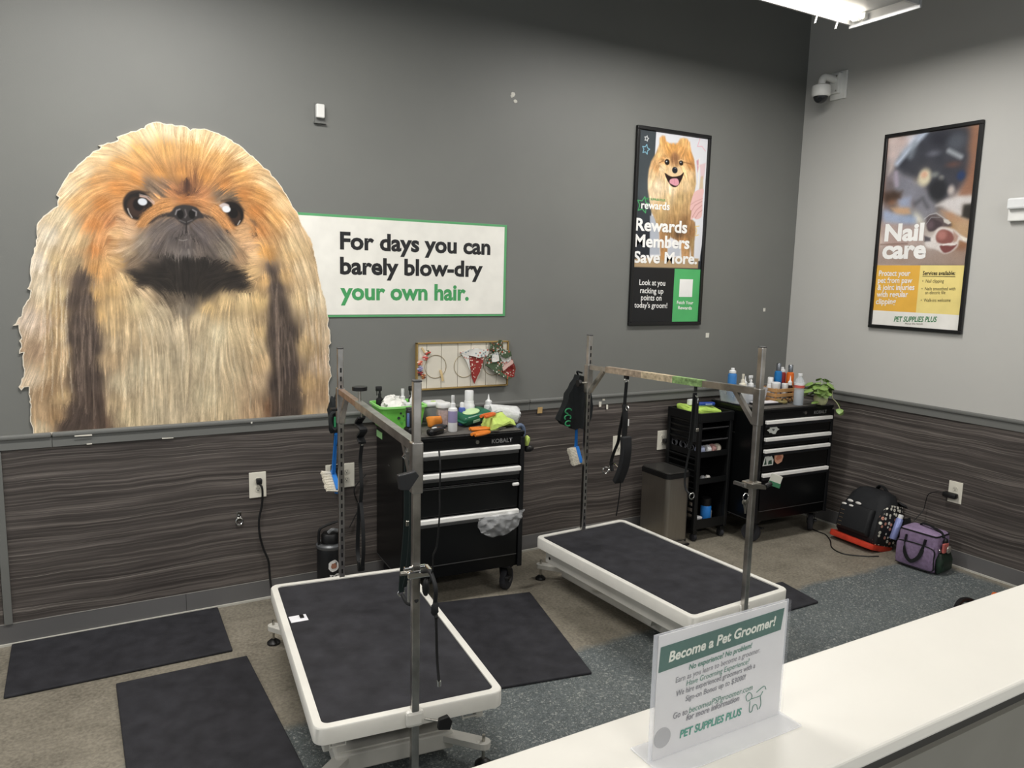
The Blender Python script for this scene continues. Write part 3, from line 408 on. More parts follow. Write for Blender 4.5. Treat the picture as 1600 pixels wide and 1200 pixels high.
p.run([('poly', [(-0.467, 1.707), (-0.46, 1.713), (-0.452, 1.712), (-0.444, 1.706), (-0.438, 1.697), (-0.433, 1.683), (-0.43, 1.664), (-0.427, 1.643), (-0.424, 1.623), (-0.418, 1.603), (-0.412, 1.584), (-0.407, 1.562), (-0.402, 1.536), (-0.398, 1.502), (-0.395, 1.463), (-0.393, 1.424), (-0.393, 1.39), (-0.398, 1.364), (-0.406, 1.344), (-0.414, 1.325), (-0.418, 1.302), (-0.416, 1.276), (-0.41, 1.248), (-0.403, 1.217), (-0.398, 1.183), (-0.394, 1.138), (-0.392, 1.087), (-0.39, 1.038), (-0.387, 1.001), (-0.38, 0.981), (-0.368, 0.971), (-0.364, 0.967), (-0.376, 0.964), (-0.416, 0.96), (-0.476, 0.959), (-0.534, 0.961), (-0.569, 0.967), (-0.574, 0.979), (-0.559, 0.995), (-0.538, 1.016), (-0.523, 1.041), (-0.515, 1.073), (-0.508, 1.112), (-0.503, 1.151), (-0.5, 1.188), (-0.5, 1.219), (-0.503, 1.248), (-0.506, 1.276), (-0.51, 1.305), (-0.513, 1.334), (-0.516, 1.363), (-0.519, 1.392), (-0.521, 1.421), (-0.523, 1.451), (-0.523, 1.481), (-0.523, 1.509), (-0.521, 1.536), (-0.516, 1.559), (-0.509, 1.581), (-0.501, 1.601), (-0.494, 1.622), (-0.487, 1.645), (-0.481, 1.671), (-0.474, 1.693)], '54463e', 0.0196, 0.75), ('poly', [(0.364, 1.744), (0.371, 1.748), (0.383, 1.743), (0.396, 1.731), (0.407, 1.713), (0.417, 1.689), (0.427, 1.658), (0.436, 1.623), (0.447, 1.585), (0.458, 1.544), (0.471, 1.5), (0.483, 1.453), (0.492, 1.405), (0.498, 1.357), (0.503, 1.309), (0.506, 1.259), (0.509, 1.205), (0.515, 1.139), (0.524, 1.065), (0.527, 0.997), (0.518, 0.95), (0.488, 0.927), (0.444, 0.922), (0.4, 0.931), (0.37, 0.951), (0.36, 0.987), (0.362, 1.039), (0.368, 1.096), (0.371, 1.144), (0.371, 1.182), (0.37, 1.216), (0.369, 1.247), (0.367, 1.276), (0.362, 1.302), (0.356, 1.326), (0.35, 1.349), (0.347, 1.375), (0.349, 1.405), (0.354, 1.438), (0.36, 1.471), (0.365, 1.504), (0.369, 1.537), (0.371, 1.569), (0.373, 1.602), (0.374, 1.633), (0.372, 1.665), (0.367, 1.698), (0.363, 1.726)], '4e423b', 0.0192, 0.75), ('poly', [(-0.25, 1.672), (-0.235, 1.683), (-0.21, 1.698), (-0.181, 1.714), (-0.156, 1.727), (-0.138, 1.739), (-0.121, 1.75), (-0.106, 1.759), (-0.089, 1.765), (-0.07, 1.765), (-0.051, 1.761), (-0.032, 1.757), (-0.011, 1.755), (0.012, 1.758), (0.036, 1.764), (0.06, 1.769), (0.081, 1.77), (0.099, 1.765), (0.114, 1.756), (0.129, 1.745), (0.145, 1.735), (0.164, 1.725), (0.184, 1.715), (0.204, 1.704), (0.221, 1.693), (0.236, 1.682), (0.249, 1.671), (0.258, 1.66), (0.263, 1.65), (0.262, 1.642), (0.257, 1.635), (0.247, 1.629), (0.232, 1.625), (0.209, 1.623), (0.179, 1.625), (0.149, 1.626), (0.124, 1.623), (0.107, 1.615), (0.095, 1.603), (0.082, 1.592), (0.064, 1.586), (0.039, 1.586), (0.009, 1.591), (-0.021, 1.597), (-0.05, 1.603), (-0.075, 1.607), (-0.1, 1.611), (-0.122, 1.615), (-0.144, 1.62), (-0.164, 1.628), (-0.182, 1.637), (-0.199, 1.647), (-0.213, 1.655), (-0.228, 1.659), (-0.242, 1.662), (-0.251, 1.665)], '2a2521', 0.0203, 0.85), ('poly', [(-0.187, 1.902), (-0.178, 1.915), (-0.17, 1.925), (-0.16, 1.932), (-0.148, 1.939), (-0.131, 1.948), (-0.111, 1.957), (-0.09, 1.964), (-0.071, 1.967), (-0.054, 1.963), (-0.038, 1.954), (-0.022, 1.945), (-0.005, 1.941), (0.015, 1.945), (0.035, 1.955), (0.056, 1.965), (0.076, 1.969), (0.094, 1.968), (0.113, 1.962), (0.129, 1.954), (0.145, 1.943), (0.158, 1.929), (0.171, 1.911), (0.181, 1.892), (0.19, 1.872), (0.198, 1.85), (0.206, 1.826), (0.209, 1.803), (0.206, 1.786), (0.192, 1.777), (0.171, 1.773), (0.148, 1.772), (0.128, 1.771), (0.113, 1.772), (0.099, 1.776), (0.086, 1.78), (0.07, 1.782), (0.051, 1.782), (0.031, 1.781), (0.01, 1.78), (-0.01, 1.779), (-0.028, 1.78), (-0.045, 1.783), (-0.061, 1.784), (-0.077, 1.783), (-0.093, 1.777), (-0.108, 1.767), (-0.123, 1.758), (-0.139, 1.751), (-0.157, 1.747), (-0.177, 1.744), (-0.195, 1.745), (-0.209, 1.749), (-0.22, 1.758), (-0.229, 1.772), (-0.234, 1.788), (-0.234, 1.807), (-0.227, 1.829), (-0.214, 1.855), (-0.2, 1.881)], '675c56', 0.029, 0.42), ('line', [(-0.058, 1.855), (-0.029, 1.874), (-0.009, 1.887), (0.016, 1.873), (0.044, 1.853)], 0.0036, '38302e', 0.0036, 0.9), ('line', [(-0.165, 1.926), (-0.131, 1.954), (-0.082, 1.969)], 0.0064, '2f2826', 0.0058, 0.85), ('line', [(0.07, 1.969), (0.116, 1.962), (0.156, 1.931), (0.179, 1.896)], 0.0066, '3a302c', 0.006, 0.8), ('line', [(0.0, 2.089), (0.004, 2.119), (-0.003, 2.062)], 0.0105, '4a2e22', 0.012, 0.8), ('line', [(-0.045, 2.074), (0.051, 2.078)], 0.0072, '5a382a', 0.0116, 0.7), ('line', [(-0.017, 1.475), (-0.009, 1.382), (-0.01, 1.257), (-0.023, 1.132), (-0.037, 1.038)], 0.0031, '7d6d5c', 0.0093, 0.55), ('line', [(0.297, 1.96), (0.318, 1.924), (0.305, 1.883)], 0.0062, '4a3a30', 0.0093, 0.7), ('line', [(-0.268, 1.929), (-0.307, 1.941), (-0.339, 1.905)], 0.0044, '6a4a34', 0.0087, 0.6), ('line', [(-0.483, 1.508), (-0.491, 1.431), (-0.493, 1.353), (-0.484, 1.274), (-0.492, 1.196)], 0.002, '8f7a6a', 0.0035, 0.55), ('line', [(-0.492, 1.364), (-0.487, 1.315), (-0.49, 1.266), (-0.481, 1.216), (-0.475, 1.166)], 0.002, '8f7a6a', 0.0035, 0.55), ('line', [(-0.454, 1.445), (-0.465, 1.361), (-0.477, 1.277), (-0.488, 1.192), (-0.486, 1.107)], 0.002, '8f7a6a', 0.0035, 0.55), ('line', [(-0.457, 1.452), (-0.465, 1.351), (-0.46, 1.249), (-0.466, 1.147), (-0.46, 1.043)], 0.002, '8f7a6a', 0.0035, 0.55), ('line', [(-0.404, 1.65), (-0.417, 1.554), (-0.422, 1.457), (-0.433, 1.36), (-0.437, 1.263)], 0.002, '8f7a6a', 0.0035, 0.55), ('line', [(-0.461, 1.569), (-0.467, 1.461), (-0.466, 1.352), (-0.47, 1.242), (-0.472, 1.131)], 0.002, '8f7a6a', 0.0035, 0.55), ('line', [(-0.428, 1.629), (-0.432, 1.485), (-0.429, 1.341), (-0.435, 1.195), (-0.427, 1.046)], 0.002, '8f7a6a', 0.0034, 0.55), ('line', [(-0.439, 1.59), (-0.448, 1.514), (-0.437, 1.438), (-0.44, 1.361), (-0.441, 1.284)], 0.002, '8f7a6a', 0.0035, 0.55), ('line', [(-0.481, 1.436), (-0.497, 1.341), (-0.498, 1.244), (-0.512, 1.147), (-0.514, 1.048)], 0.002, '8f7a6a', 0.0035, 0.55), ('line', [(-0.41, 1.52), (-0.411, 1.393), (-0.425, 1.265), (-0.43, 1.135), (-0.435, 1.005)], 0.002, '8f7a6a', 0.0035, 0.55), ('line', [(-0.442, 1.63), (-0.431, 1.546), (-0.43, 1.462), (-0.435, 1.376), (-0.432, 1.29)], 0.002, '8f7a6a', 0.0035, 0.55), ('line', [(-0.455, 1.476), (-0.453, 1.39), (-0.46, 1.303), (-0.464, 1.216), (-0.462, 1.127)], 0.002, '8f7a6a', 0.0035, 0.55), ('line', [(0.404, 1.601), (0.398, 1.448), (0.408, 1.294), (0.413, 1.139), (0.407, 0.982)], 0.0022, '8f7a6a', 0.0038, 0.55), ('line', [(0.438, 1.493), (0.448, 1.434), (0.448, 1.375), (0.46, 1.315), (0.467, 1.255)], 0.0022, '8f7a6a', 0.0038, 0.55), ('line', [(0.38, 1.677), (0.391, 1.529), (0.401, 1.379), (0.404, 1.227), (0.413, 1.073)], 0.0022, '8f7a6a', 0.0038, 0.55), ('line', [(0.408, 1.579), (0.416, 1.46), (0.405, 1.34), (0.415, 1.219), (0.419, 1.096)], 0.0022, '8f7a6a', 0.0038, 0.55), ('line', [(0.406, 1.626), (0.41, 1.48), (0.414, 1.333), (0.404, 1.185), (0.408, 1.034)], 0.0022, '8f7a6a', 0.0038, 0.55), ('line', [(0.404, 1.428), (0.415, 1.357), (0.429, 1.286), (0.441, 1.214), (0.442, 1.142)], 0.0023, '8f7a6a', 0.004, 0.55), ('line', [(0.408, 1.658), (0.408, 1.525), (0.397, 1.39), (0.398, 1.254), (0.406, 1.117)], 0.0022, '8f7a6a', 0.0038, 0.55), ('line', [(0.437, 1.437), (0.445, 1.37), (0.437, 1.304), (0.439, 1.237), (0.44, 1.17)], 0.0023, '8f7a6a', 0.004, 0.55), ('line', [(0.412, 1.565), (0.427, 1.426), (0.425, 1.285), (0.426, 1.142), (0.416, 0.998)], 0.0022, '8f7a6a', 0.0038, 0.55), ('line', [(0.476, 1.396), (0.481, 1.349), (0.487, 1.301), (0.49, 1.253), (0.499, 1.205)], 0.0023, '8f7a6a', 0.004, 0.55), ('line', [(0.408, 1.675), (0.397, 1.533), (0.411, 1.39), (0.408, 1.246), (0.413, 1.099)], 0.0022, '8f7a6a', 0.0038, 0.55), ('line', [(0.469, 1.405), (0.459, 1.329), (0.46, 1.254), (0.465, 1.177), (0.461, 1.1)], 0.0023, '8f7a6a', 0.004, 0.55), ('line', [(-0.105, 1.307), (-0.1, 1.244), (-0.11, 1.181), (-0.109, 1.117), (-0.118, 1.054)], 0.0022, 'b39a74', 0.0037, 0.5), ('line', [(-0.232, 1.408), (-0.236, 1.313), (-0.244, 1.218), (-0.251, 1.122), (-0.268, 1.026)], 0.0021, 'b39a74', 0.0036, 0.5), ('line', [(0.037, 1.322), (0.037, 1.279), (0.033, 1.237), (0.03, 1.194), (0.031, 1.152)], 0.0022, 'b39a74', 0.0037, 0.5), ('line', [(-0.355, 1.523), (-0.351, 1.433), (-0.359, 1.342), (-0.376, 1.251), (-0.378, 1.159)], 0.002, 'b39a74', 0.0035, 0.5), ('line', [(-0.158, 1.46), (-0.163, 1.373), (-0.168, 1.284), (-0.168, 1.195), (-0.173, 1.106)], 0.0021, 'b39a74', 0.0036, 0.5), ('line', [(-0.012, 1.359), (-0.015, 1.293), (-0.017, 1.226), (-0.021, 1.159), (-0.032, 1.092)], 0.0022, 'b39a74', 0.0037, 0.5), ('line', [(0.16, 1.379), (0.16, 1.303), (0.152, 1.226), (0.153, 1.149), (0.146, 1.072)], 0.0022, 'b39a74', 0.0038, 0.5), ('line', [(-0.207, 1.407), (-0.214, 1.318), (-0.215, 1.228), (-0.221, 1.137), (-0.236, 1.046)], 0.0021, 'b39a74', 0.0036, 0.5), ('line', [(0.22, 1.335), (0.229, 1.276), (0.225, 1.218), (0.227, 1.159), (0.223, 1.1)], 0.0022, 'b39a74', 0.0038, 0.5), ('line', [(0.069, 1.353), (0.055, 1.279), (0.051, 1.204), (0.054, 1.128), (0.038, 1.053)], 0.0022, 'b39a74', 0.0037, 0.5), ('line', [(-0.302, 1.513), (-0.299, 1.39), (-0.317, 1.268), (-0.315, 1.143), (-0.325, 1.018)], 0.0021, 'b39a74', 0.0036, 0.5), ('line', [(0.175, 1.295), (0.187, 1.231), (0.184, 1.168), (0.188, 1.104), (0.18, 1.041)], 0.0022, 'b39a74', 0.0038, 0.5), ('line', [(0.13, 1.301), (0.131, 1.262), (0.12, 1.223), (0.116, 1.184), (0.115, 1.145)], 0.0022, 'ecdcba', 0.0038, 0.5), ('line', [(0.042, 1.349), (0.039, 1.284), (0.036, 1.218), (0.028, 1.152), (0.031, 1.086)], 0.0022, 'ecdcba', 0.0037, 0.5), ('line', [(0.285, 1.431), (0.281, 1.324), (0.274, 1.218), (0.266, 1.11), (0.26, 1.002)], 0.0022, 'ecdcba', 0.0038, 0.5), ('line', [(0.064, 1.312), (0.061, 1.267), (0.051, 1.222), (0.044, 1.177), (0.044, 1.132)], 0.0022, 'ecdcba', 0.0038, 0.5), ('line', [(-0.22, 1.472), (-0.224, 1.389), (-0.221, 1.306), (-0.22, 1.222), (-0.231, 1.137)], 0.0021, 'ecdcba', 0.0036, 0.5), ('line', [(0.101, 1.433), (0.098, 1.324), (0.092, 1.215), (0.097, 1.104), (0.093, 0.993)], 0.0022, 'ecdcba', 0.0037, 0.5), ('line', [(-0.232, 1.45), (-0.221, 1.367), (-0.23, 1.284), (-0.229, 1.199), (-0.232, 1.115)], 0.0021, 'ecdcba', 0.0036, 0.5), ('line', [(0.19, 1.328), (0.19, 1.257), (0.181, 1.187), (0.184, 1.116), (0.186, 1.045)], 0.0022, 'ecdcba', 0.0038, 0.5), ('line', [(-0.043, 1.48), (-0.041, 1.391), (-0.043, 1.302), (-0.053, 1.212), (-0.055, 1.121)], 0.0022, 'ecdcba', 0.0037, 0.5), ('line', [(-0.168, 1.491), (-0.178, 1.38), (-0.171, 1.268), (-0.18, 1.155), (-0.18, 1.041)], 0.0021, 'ecdcba', 0.0036, 0.5), ('line', [(-0.546, 1.723), (-0.548, 1.613), (-0.548, 1.502), (-0.549, 1.39), (-0.559, 1.277)], 0.002, 'a98860', 0.0034, 0.55), ('line', [(-0.588, 1.565), (-0.591, 1.463), (-0.606, 1.361), (-0.613, 1.258), (-0.626, 1.155)], 0.002, 'a98860', 0.0034, 0.55), ('line', [(-0.595, 1.461), (-0.603, 1.414), (-0.592, 1.367), (-0.597, 1.32), (-0.591, 1.272)], 0.002, 'a98860', 0.0034, 0.55), ('line', [(-0.542, 1.629), (-0.554, 1.496), (-0.553, 1.362), (-0.556, 1.226), (-0.565, 1.09)], 0.002, 'a98860', 0.0034, 0.55), ('line', [(-0.56, 1.71), (-0.569, 1.572), (-0.579, 1.433), (-0.592, 1.293), (-0.596, 1.151)], 0.002, 'a98860', 0.0034, 0.55), ('line', [(-0.56, 1.681), (-0.557, 1.519), (-0.573, 1.355), (-0.578, 1.19), (-0.58, 1.022)], 0.002, 'a98860', 0.0034, 0.55), ('line', [(-0.569, 1.511), (-0.577, 1.41), (-0.584, 1.308), (-0.581, 1.204), (-0.587, 1.101)], 0.002, 'a98860', 0.0034, 0.55), ('line', [(-0.578, 1.427), (-0.577, 1.369), (-0.593, 1.311), (-0.592, 1.252), (-0.601, 1.194)], 0.002, 'a98860', 0.0035, 0.55), ('line', [(-0.546, 1.602), (-0.549, 1.503), (-0.56, 1.403), (-0.56, 1.302), (-0.576, 1.201)], 0.002, 'a98860', 0.0034, 0.55), ('line', [(-0.584, 1.716), (-0.594, 1.606), (-0.596, 1.496), (-0.597, 1.385), (-0.596, 1.272)], 0.002, 'a98860', 0.0034, 0.55), ('line', [(-0.552, 1.422), (-0.562, 1.347), (-0.566, 1.271), (-0.572, 1.195), (-0.584, 1.119)], 0.002, 'a98860', 0.0035, 0.55), ('line', [(-0.6, 1.408), (-0.598, 1.381), (-0.603, 1.353), (-0.599, 1.326), (-0.597, 1.298)], 0.002, 'a98860', 0.0034, 0.55), ('line', [(0.594, 1.345), (0.59, 1.274), (0.594, 1.203), (0.597, 1.131), (0.587, 1.059)], 0.0023, 'ab8a60', 0.004, 0.55), ('line', [(0.609, 1.472), (0.608, 1.384), (0.617, 1.295), (0.612, 1.207), (0.623, 1.117)], 0.0023, 'ab8a60', 0.004, 0.55), ('line', [(0.599, 1.558), (0.593, 1.444), (0.611, 1.329), (0.615, 1.212), (0.612, 1.095)], 0.0023, 'ab8a60', 0.004, 0.55), ('line', [(0.56, 1.641), (0.553, 1.544), (0.565, 1.445), (0.566, 1.346), (0.559, 1.246)], 0.0023, 'ab8a60', 0.004, 0.55), ('line', [(0.627, 1.496), (0.625, 1.369), (0.637, 1.241), (0.644, 1.111), (0.648, 0.981)], 0.0023, 'ab8a60', 0.004, 0.55), ('line', [(0.554, 1.434), (0.554, 1.357), (0.556, 1.279), (0.555, 1.201), (0.561, 1.122)], 0.0023, 'ab8a60', 0.004, 0.55), ('line', [(0.597, 1.521), (0.604, 1.427), (0.613, 1.332), (0.611, 1.236), (0.612, 1.139)], 0.0023, 'ab8a60', 0.004, 0.55), ('line', [(0.628, 1.448), (0.632, 1.376), (0.628, 1.302), (0.627, 1.229), (0.632, 1.155)], 0.0023, 'ab8a60', 0.004, 0.55), ('line', [(0.609, 1.678), (0.608, 1.542), (0.612, 1.405), (0.609, 1.267), (0.606, 1.128)], 0.0023, 'ab8a60', 0.004, 0.55), ('line', [(0.51, 1.666), (0.516, 1.532), (0.514, 1.397), (0.517, 1.261), (0.505, 1.124)], 0.0022, 'ab8a60', 0.0038, 0.55), ('line', [(0.554, 1.577), (0.558, 1.499), (0.572, 1.42), (0.574, 1.341), (0.588, 1.261)], 0.0023, 'ab8a60', 0.004, 0.55), ('line', [(0.548, 1.684), (0.561, 1.578), (0.56, 1.471), (0.573, 1.363), (0.567, 1.254)], 0.0022, 'ab8a60', 0.0038, 0.55), ('line', [(-0.574, 1.686), (-0.583, 1.552), (-0.582, 1.416), (-0.584, 1.279), (-0.595, 1.141)], 0.002, 'f0dfc2', 0.0034, 0.5), ('line', [(-0.595, 1.752), (-0.603, 1.662), (-0.604, 1.573), (-0.609, 1.483), (-0.625, 1.392)], 0.002, 'f0dfc2', 0.0034, 0.5), ('line', [(-0.508, 1.628), (-0.521, 1.508), (-0.52, 1.386), (-0.518, 1.264), (-0.515, 1.14)], 0.002, 'f0dfc2', 0.0034, 0.5), ('line', [(-0.588, 1.679), (-0.6, 1.543), (-0.606, 1.407), (-0.614, 1.269), (-0.634, 1.131)], 0.002, 'f0dfc2', 0.0034, 0.5), ('line', [(-0.532, 1.555), (-0.544, 1.45), (-0.548, 1.345), (-0.555, 1.238), (-0.553, 1.131)], 0.002, 'f0dfc2', 0.0034, 0.5), ('line', [(-0.551, 1.686), (-0.552, 1.606), (-0.558, 1.526), (-0.559, 1.445), (-0.565, 1.363)], 0.002, 'f0dfc2', 0.0034, 0.5), ('line', [(-0.527, 1.756), (-0.538, 1.633), (-0.54, 1.51), (-0.536, 1.385), (-0.543, 1.26)], 0.002, 'f0dfc2', 0.0034, 0.5), ('line', [(-0.524, 1.515), (-0.528, 1.453), (-0.527, 1.391), (-0.53, 1.328), (-0.525, 1.265)], 0.002, 'f0dfc2', 0.0034, 0.5), ('hair',)],fine=.06,coarse=.06,L=13,feather=5)
p.run([('ell', (-0.2113, 2.0016), (0.0621, 0.0681), '2a201b', 0.0058, 0.9), ('ell', (-0.2113, 2.0016), (0.0567, 0.0623), '1a1411', 0.0035, 1), ('ell', (-0.2209, 1.9923), (0.0364, 0.0449), '3f2b21', 0.0087, 0.9), ('ell', (-0.2098, 2.0045), (0.0221, 0.0276), '120d0b', 0.0052, 1), ('line', [(-0.2, 2.044), (-0.176, 2.041), (-0.155, 2.023), (-0.145, 2.014)], 0.0043, 'c2a090', 0.0029, 0.95), ('line', [(-0.203, 2.052), (-0.168, 2.045), (-0.142, 2.021)], 0.0017, 'e8d5c8', 0.002, 0.6), ('poly', [(-0.12, 2.025), (-0.128, 2.022), (-0.134, 2.017), (-0.14, 2.013), (-0.145, 2.009), (-0.151, 2.005), (-0.157, 2.001), (-0.163, 1.998), (-0.169, 1.993), (-0.175, 1.987), (-0.182, 1.98), (-0.188, 1.973), (-0.194, 1.965), (-0.2, 1.957), (-0.205, 1.949), (-0.209, 1.94), (-0.213, 1.932), (-0.216, 1.925), (-0.219, 1.917), (-0.22, 1.911), (-0.218, 1.906), (-0.212, 1.903), (-0.202, 1.903), (-0.192, 1.904), (-0.182, 1.908), (-0.173, 1.916), (-0.166, 1.927), (-0.158, 1.939), (-0.148, 1.95), (-0.134, 1.962), (-0.118, 1.973), (-0.103, 1.984), (-0.092, 1.995), (-0.084, 2.005), (-0.079, 2.016), (-0.078, 2.025), (-0.079, 2.03), (-0.086, 2.032), (-0.098, 2.031), (-0.11, 2.028)], 'c48548', 0.0087, 0.95, 'h'), ('ell', (-0.192, 2.0186), (0.0194, 0.0162), 'cfd4da', 0.0028, 1), ('line', [(-0.254, 1.984), (-0.249, 1.965), (-0.238, 1.945)], 0.0023, 'b8b0a8', 0.002, 0.9), ('line', [(-0.267, 2.018), (-0.245, 2.051), (-0.207, 2.065), (-0.165, 2.062)], 0.0035, '3a2a20', 0.0058, 0.7), ('ell', (0.196, 1.9868), (0.0594, 0.0615), '2a201b', 0.006, 0.9), ('ell', (0.196, 1.9868), (0.0551, 0.057), '191310', 0.0036, 1), ('ell', (0.2105, 1.9739), (0.03, 0.036), '3a291f', 0.0075, 0.9), ('ell', (0.205, 1.9919), (0.0225, 0.024), '120e0c', 0.0048, 1), ('poly', [(0.138, 2.02), (0.141, 2.024), (0.146, 2.029), (0.153, 2.033), (0.159, 2.036), (0.165, 2.037), (0.172, 2.036), (0.178, 2.034), (0.182, 2.032), (0.185, 2.03), (0.188, 2.026), (0.188, 2.022), (0.187, 2.018), (0.183, 2.014), (0.176, 2.01), (0.17, 2.007), (0.164, 2.005), (0.16, 2.004), (0.156, 2.004), (0.153, 2.005), (0.149, 2.007), (0.146, 2.009), (0.141, 2.013), (0.139, 2.016)], 'd8c8c4', 0.0042, 0.9), ('poly', [(0.127, 2.026), (0.132, 2.026), (0.137, 2.022), (0.142, 2.018), (0.147, 2.013), (0.152, 2.008), (0.158, 2.002), (0.164, 1.997), (0.17, 1.99), (0.175, 1.982), (0.181, 1.973), (0.186, 1.964), (0.192, 1.955), (0.2, 1.945), (0.208, 1.935), (0.214, 1.926), (0.215, 1.919), (0.208, 1.915), (0.196, 1.912), (0.181, 1.911), (0.167, 1.914), (0.155, 1.92), (0.143, 1.93), (0.131, 1.942), (0.122, 1.954), (0.113, 1.967), (0.106, 1.982), (0.102, 1.996), (0.1, 2.007), (0.103, 2.015), (0.111, 2.021), (0.119, 2.025)], 'c8884c', 0.009, 0.95, 'h'), ('ell', (0.1744, 2.0083), (0.0191, 0.0156), 'e2e4e8', 0.003, 1), ('line', [(0.225, 1.938), (0.236, 1.957)], 0.0025, 'b8b0a8', 0.0022, 0.9), ('line', [(0.153, 2.046), (0.195, 2.056), (0.233, 2.039), (0.256, 2.007)], 0.0036, '3a2a20', 0.006, 0.7), ('poly', [(-0.093, 1.96), (-0.091, 1.964), (-0.085, 1.971), (-0.077, 1.978), (-0.07, 1.984), (-0.066, 1.99), (-0.062, 1.996), (-0.058, 2.001), (-0.053, 2.006), (-0.044, 2.01), (-0.035, 2.013), (-0.024, 2.016), (-0.013, 2.017), (-0.002, 2.017), (0.01, 2.016), (0.022, 2.014), (0.032, 2.011), (0.039, 2.008), (0.044, 2.003), (0.049, 1.998), (0.054, 1.992), (0.059, 1.985), (0.065, 1.977), (0.069, 1.969), (0.07, 1.963), (0.066, 1.96), (0.058, 1.958), (0.049, 1.958), (0.041, 1.955), (0.034, 1.951), (0.026, 1.946), (0.019, 1.94), (0.012, 1.936), (0.007, 1.931), (0.002, 1.927), (-0.003, 1.924), (-0.008, 1.923), (-0.014, 1.923), (-0.02, 1.926), (-0.026, 1.929), (-0.033, 1.933), (-0.039, 1.938), (-0.046, 1.945), (-0.053, 1.951), (-0.06, 1.956), (-0.069, 1.957), (-0.08, 1.957), (-0.088, 1.957)], '332e2d', 0.0048, 1), ('ell', (-0.033, 1.9718), (0.0146, 0.0216), '0f0b0a', 0.0036, 1), ('ell', (0.0176, 1.9748), (0.0145, 0.0204), '0f0b0a', 0.0036, 1), ('line', [(-0.054, 1.97), (-0.048, 1.989), (-0.034, 1.995)], 0.0029, '8f8a8c', 0.0029, 0.85), ('line', [(0.036, 1.97), (0.038, 1.988), (0.022, 1.996)], 0.003, '8f8a8c', 0.003, 0.85), ('line', [(-0.011, 1.994), (-0.006, 1.97), (-0.013, 1.958)], 0.003, '6f6868', 0.0036, 0.8), ('line', [(-0.038, 1.945), (-0.011, 1.935), (0.018, 1.948)], 0.0024, '6f6a6a', 0.003, 0.7), ('line', [(-0.007, 1.941), (-0.01, 1.887)], 0.0023, '191413', 0.0026, 0.9), ('line', [(-0.044, 1.853), (-0.025, 1.85), (-0.007, 1.856)], 0.0018, 'a39a94', 0.0024, 0.7), ('line', [(-0.003, 1.809), (-0.001, 1.791)], 0.0036, '9a9088', 0.0045, 0.6), ('line', [(0.019, 1.81), (0.03, 1.786)], 0.003, '8a8078', 0.0045, 0.5), ('line', [(-0.032, 1.808), (-0.044, 1.784)], 0.003, '8a8078', 0.0045, 0.5)])
p.c=(p.c*.86+.14*p.c.mean(-1,keepdims=True))*.96; p.build('printed_face',dog,-.0118,.45,keep=(p.sd(jag)<-.0022)&(p.Z>.973))
# ---- slogan sign
sg=thing('wall_sign','white slogan sign with green border beside the dog portrait','sign',(-3.0926,0,1.484))
MB().box((0,-.003,.2655),(1.2572,.006,.531),.001).build('border_board',M('sign_green','#5aa06b',.45),sg,smooth=False)
MB().box((-.008,-.0068,.2655),(1.239,.0016,.505)).build('white_face',M('sign_white','#e9e7df',.4),sg,smooth=False)
SB=M('sign_black_ink','#1d1d1f',.5)
for t,l,r,tp,mt in (("For days you can",(-0.372, 0.358),(0.5194, 0.3584),.088,SB),("barely blow-dry",(-0.3731, 0.2281),(0.4725, 0.2299),.088,SB),("your own hair.",(-0.3724, 0.0938),(0.3847, 0.0942),.088,M('sign_green_ink','#459a5c',.5))):
    text(t,mt,sg,l,r,tp,bold=.034,y=-.0082)
# ---- framed posters
def frame(parent,w,h,t=.022,dep=.022):
    m=MB()
    for c,d in (((0,h-t/2),(w,t)),((0,t/2),(w,t)),((-w/2+t/2,h/2),(t,h-2*t)),((w/2-t/2,h/2),(t,h-2*t))): m.box((c[0],-dep/2,c[1]),(d[0],dep,d[1]),.003)
    m.build('frame',M('black_frame','#161617',.35),parent,smooth=False)
    MB().box((0,-.004,h/2),(w-.02,.006,h-.02)).build('backing',BLACK,parent,smooth=False)
def panel(name,x0,x1,z0,z1,mat,parent,y=-.0085,t=.002): return MB().box(((x0+x1)/2,y+t/2,(z0+z1)/2),(x1-x0,t,z1-z0)).build(name,mat,parent,smooth=False)
p1=thing('framed_poster','tall black-framed rewards poster with smiling fluffy dog and green corner','poster',(-1.2257,0,1.417))
frame(p1,.63,1.268)
p=Paint(-.293,.293,.3785,1.2455,.0026); p.c,p.ang=p.rbf([(-0.297, 1.21, '3f464b', -87), (-0.285, 1.014, '42494d', -87), (-0.268, 0.736, '353a40', -87), (-0.277, 0.451, '26292f', -86), (-0.192, 1.202, '3f464b', -86), (-0.212, 0.861, '474e52', -86), (-0.171, 0.537, '272b31', -86)])
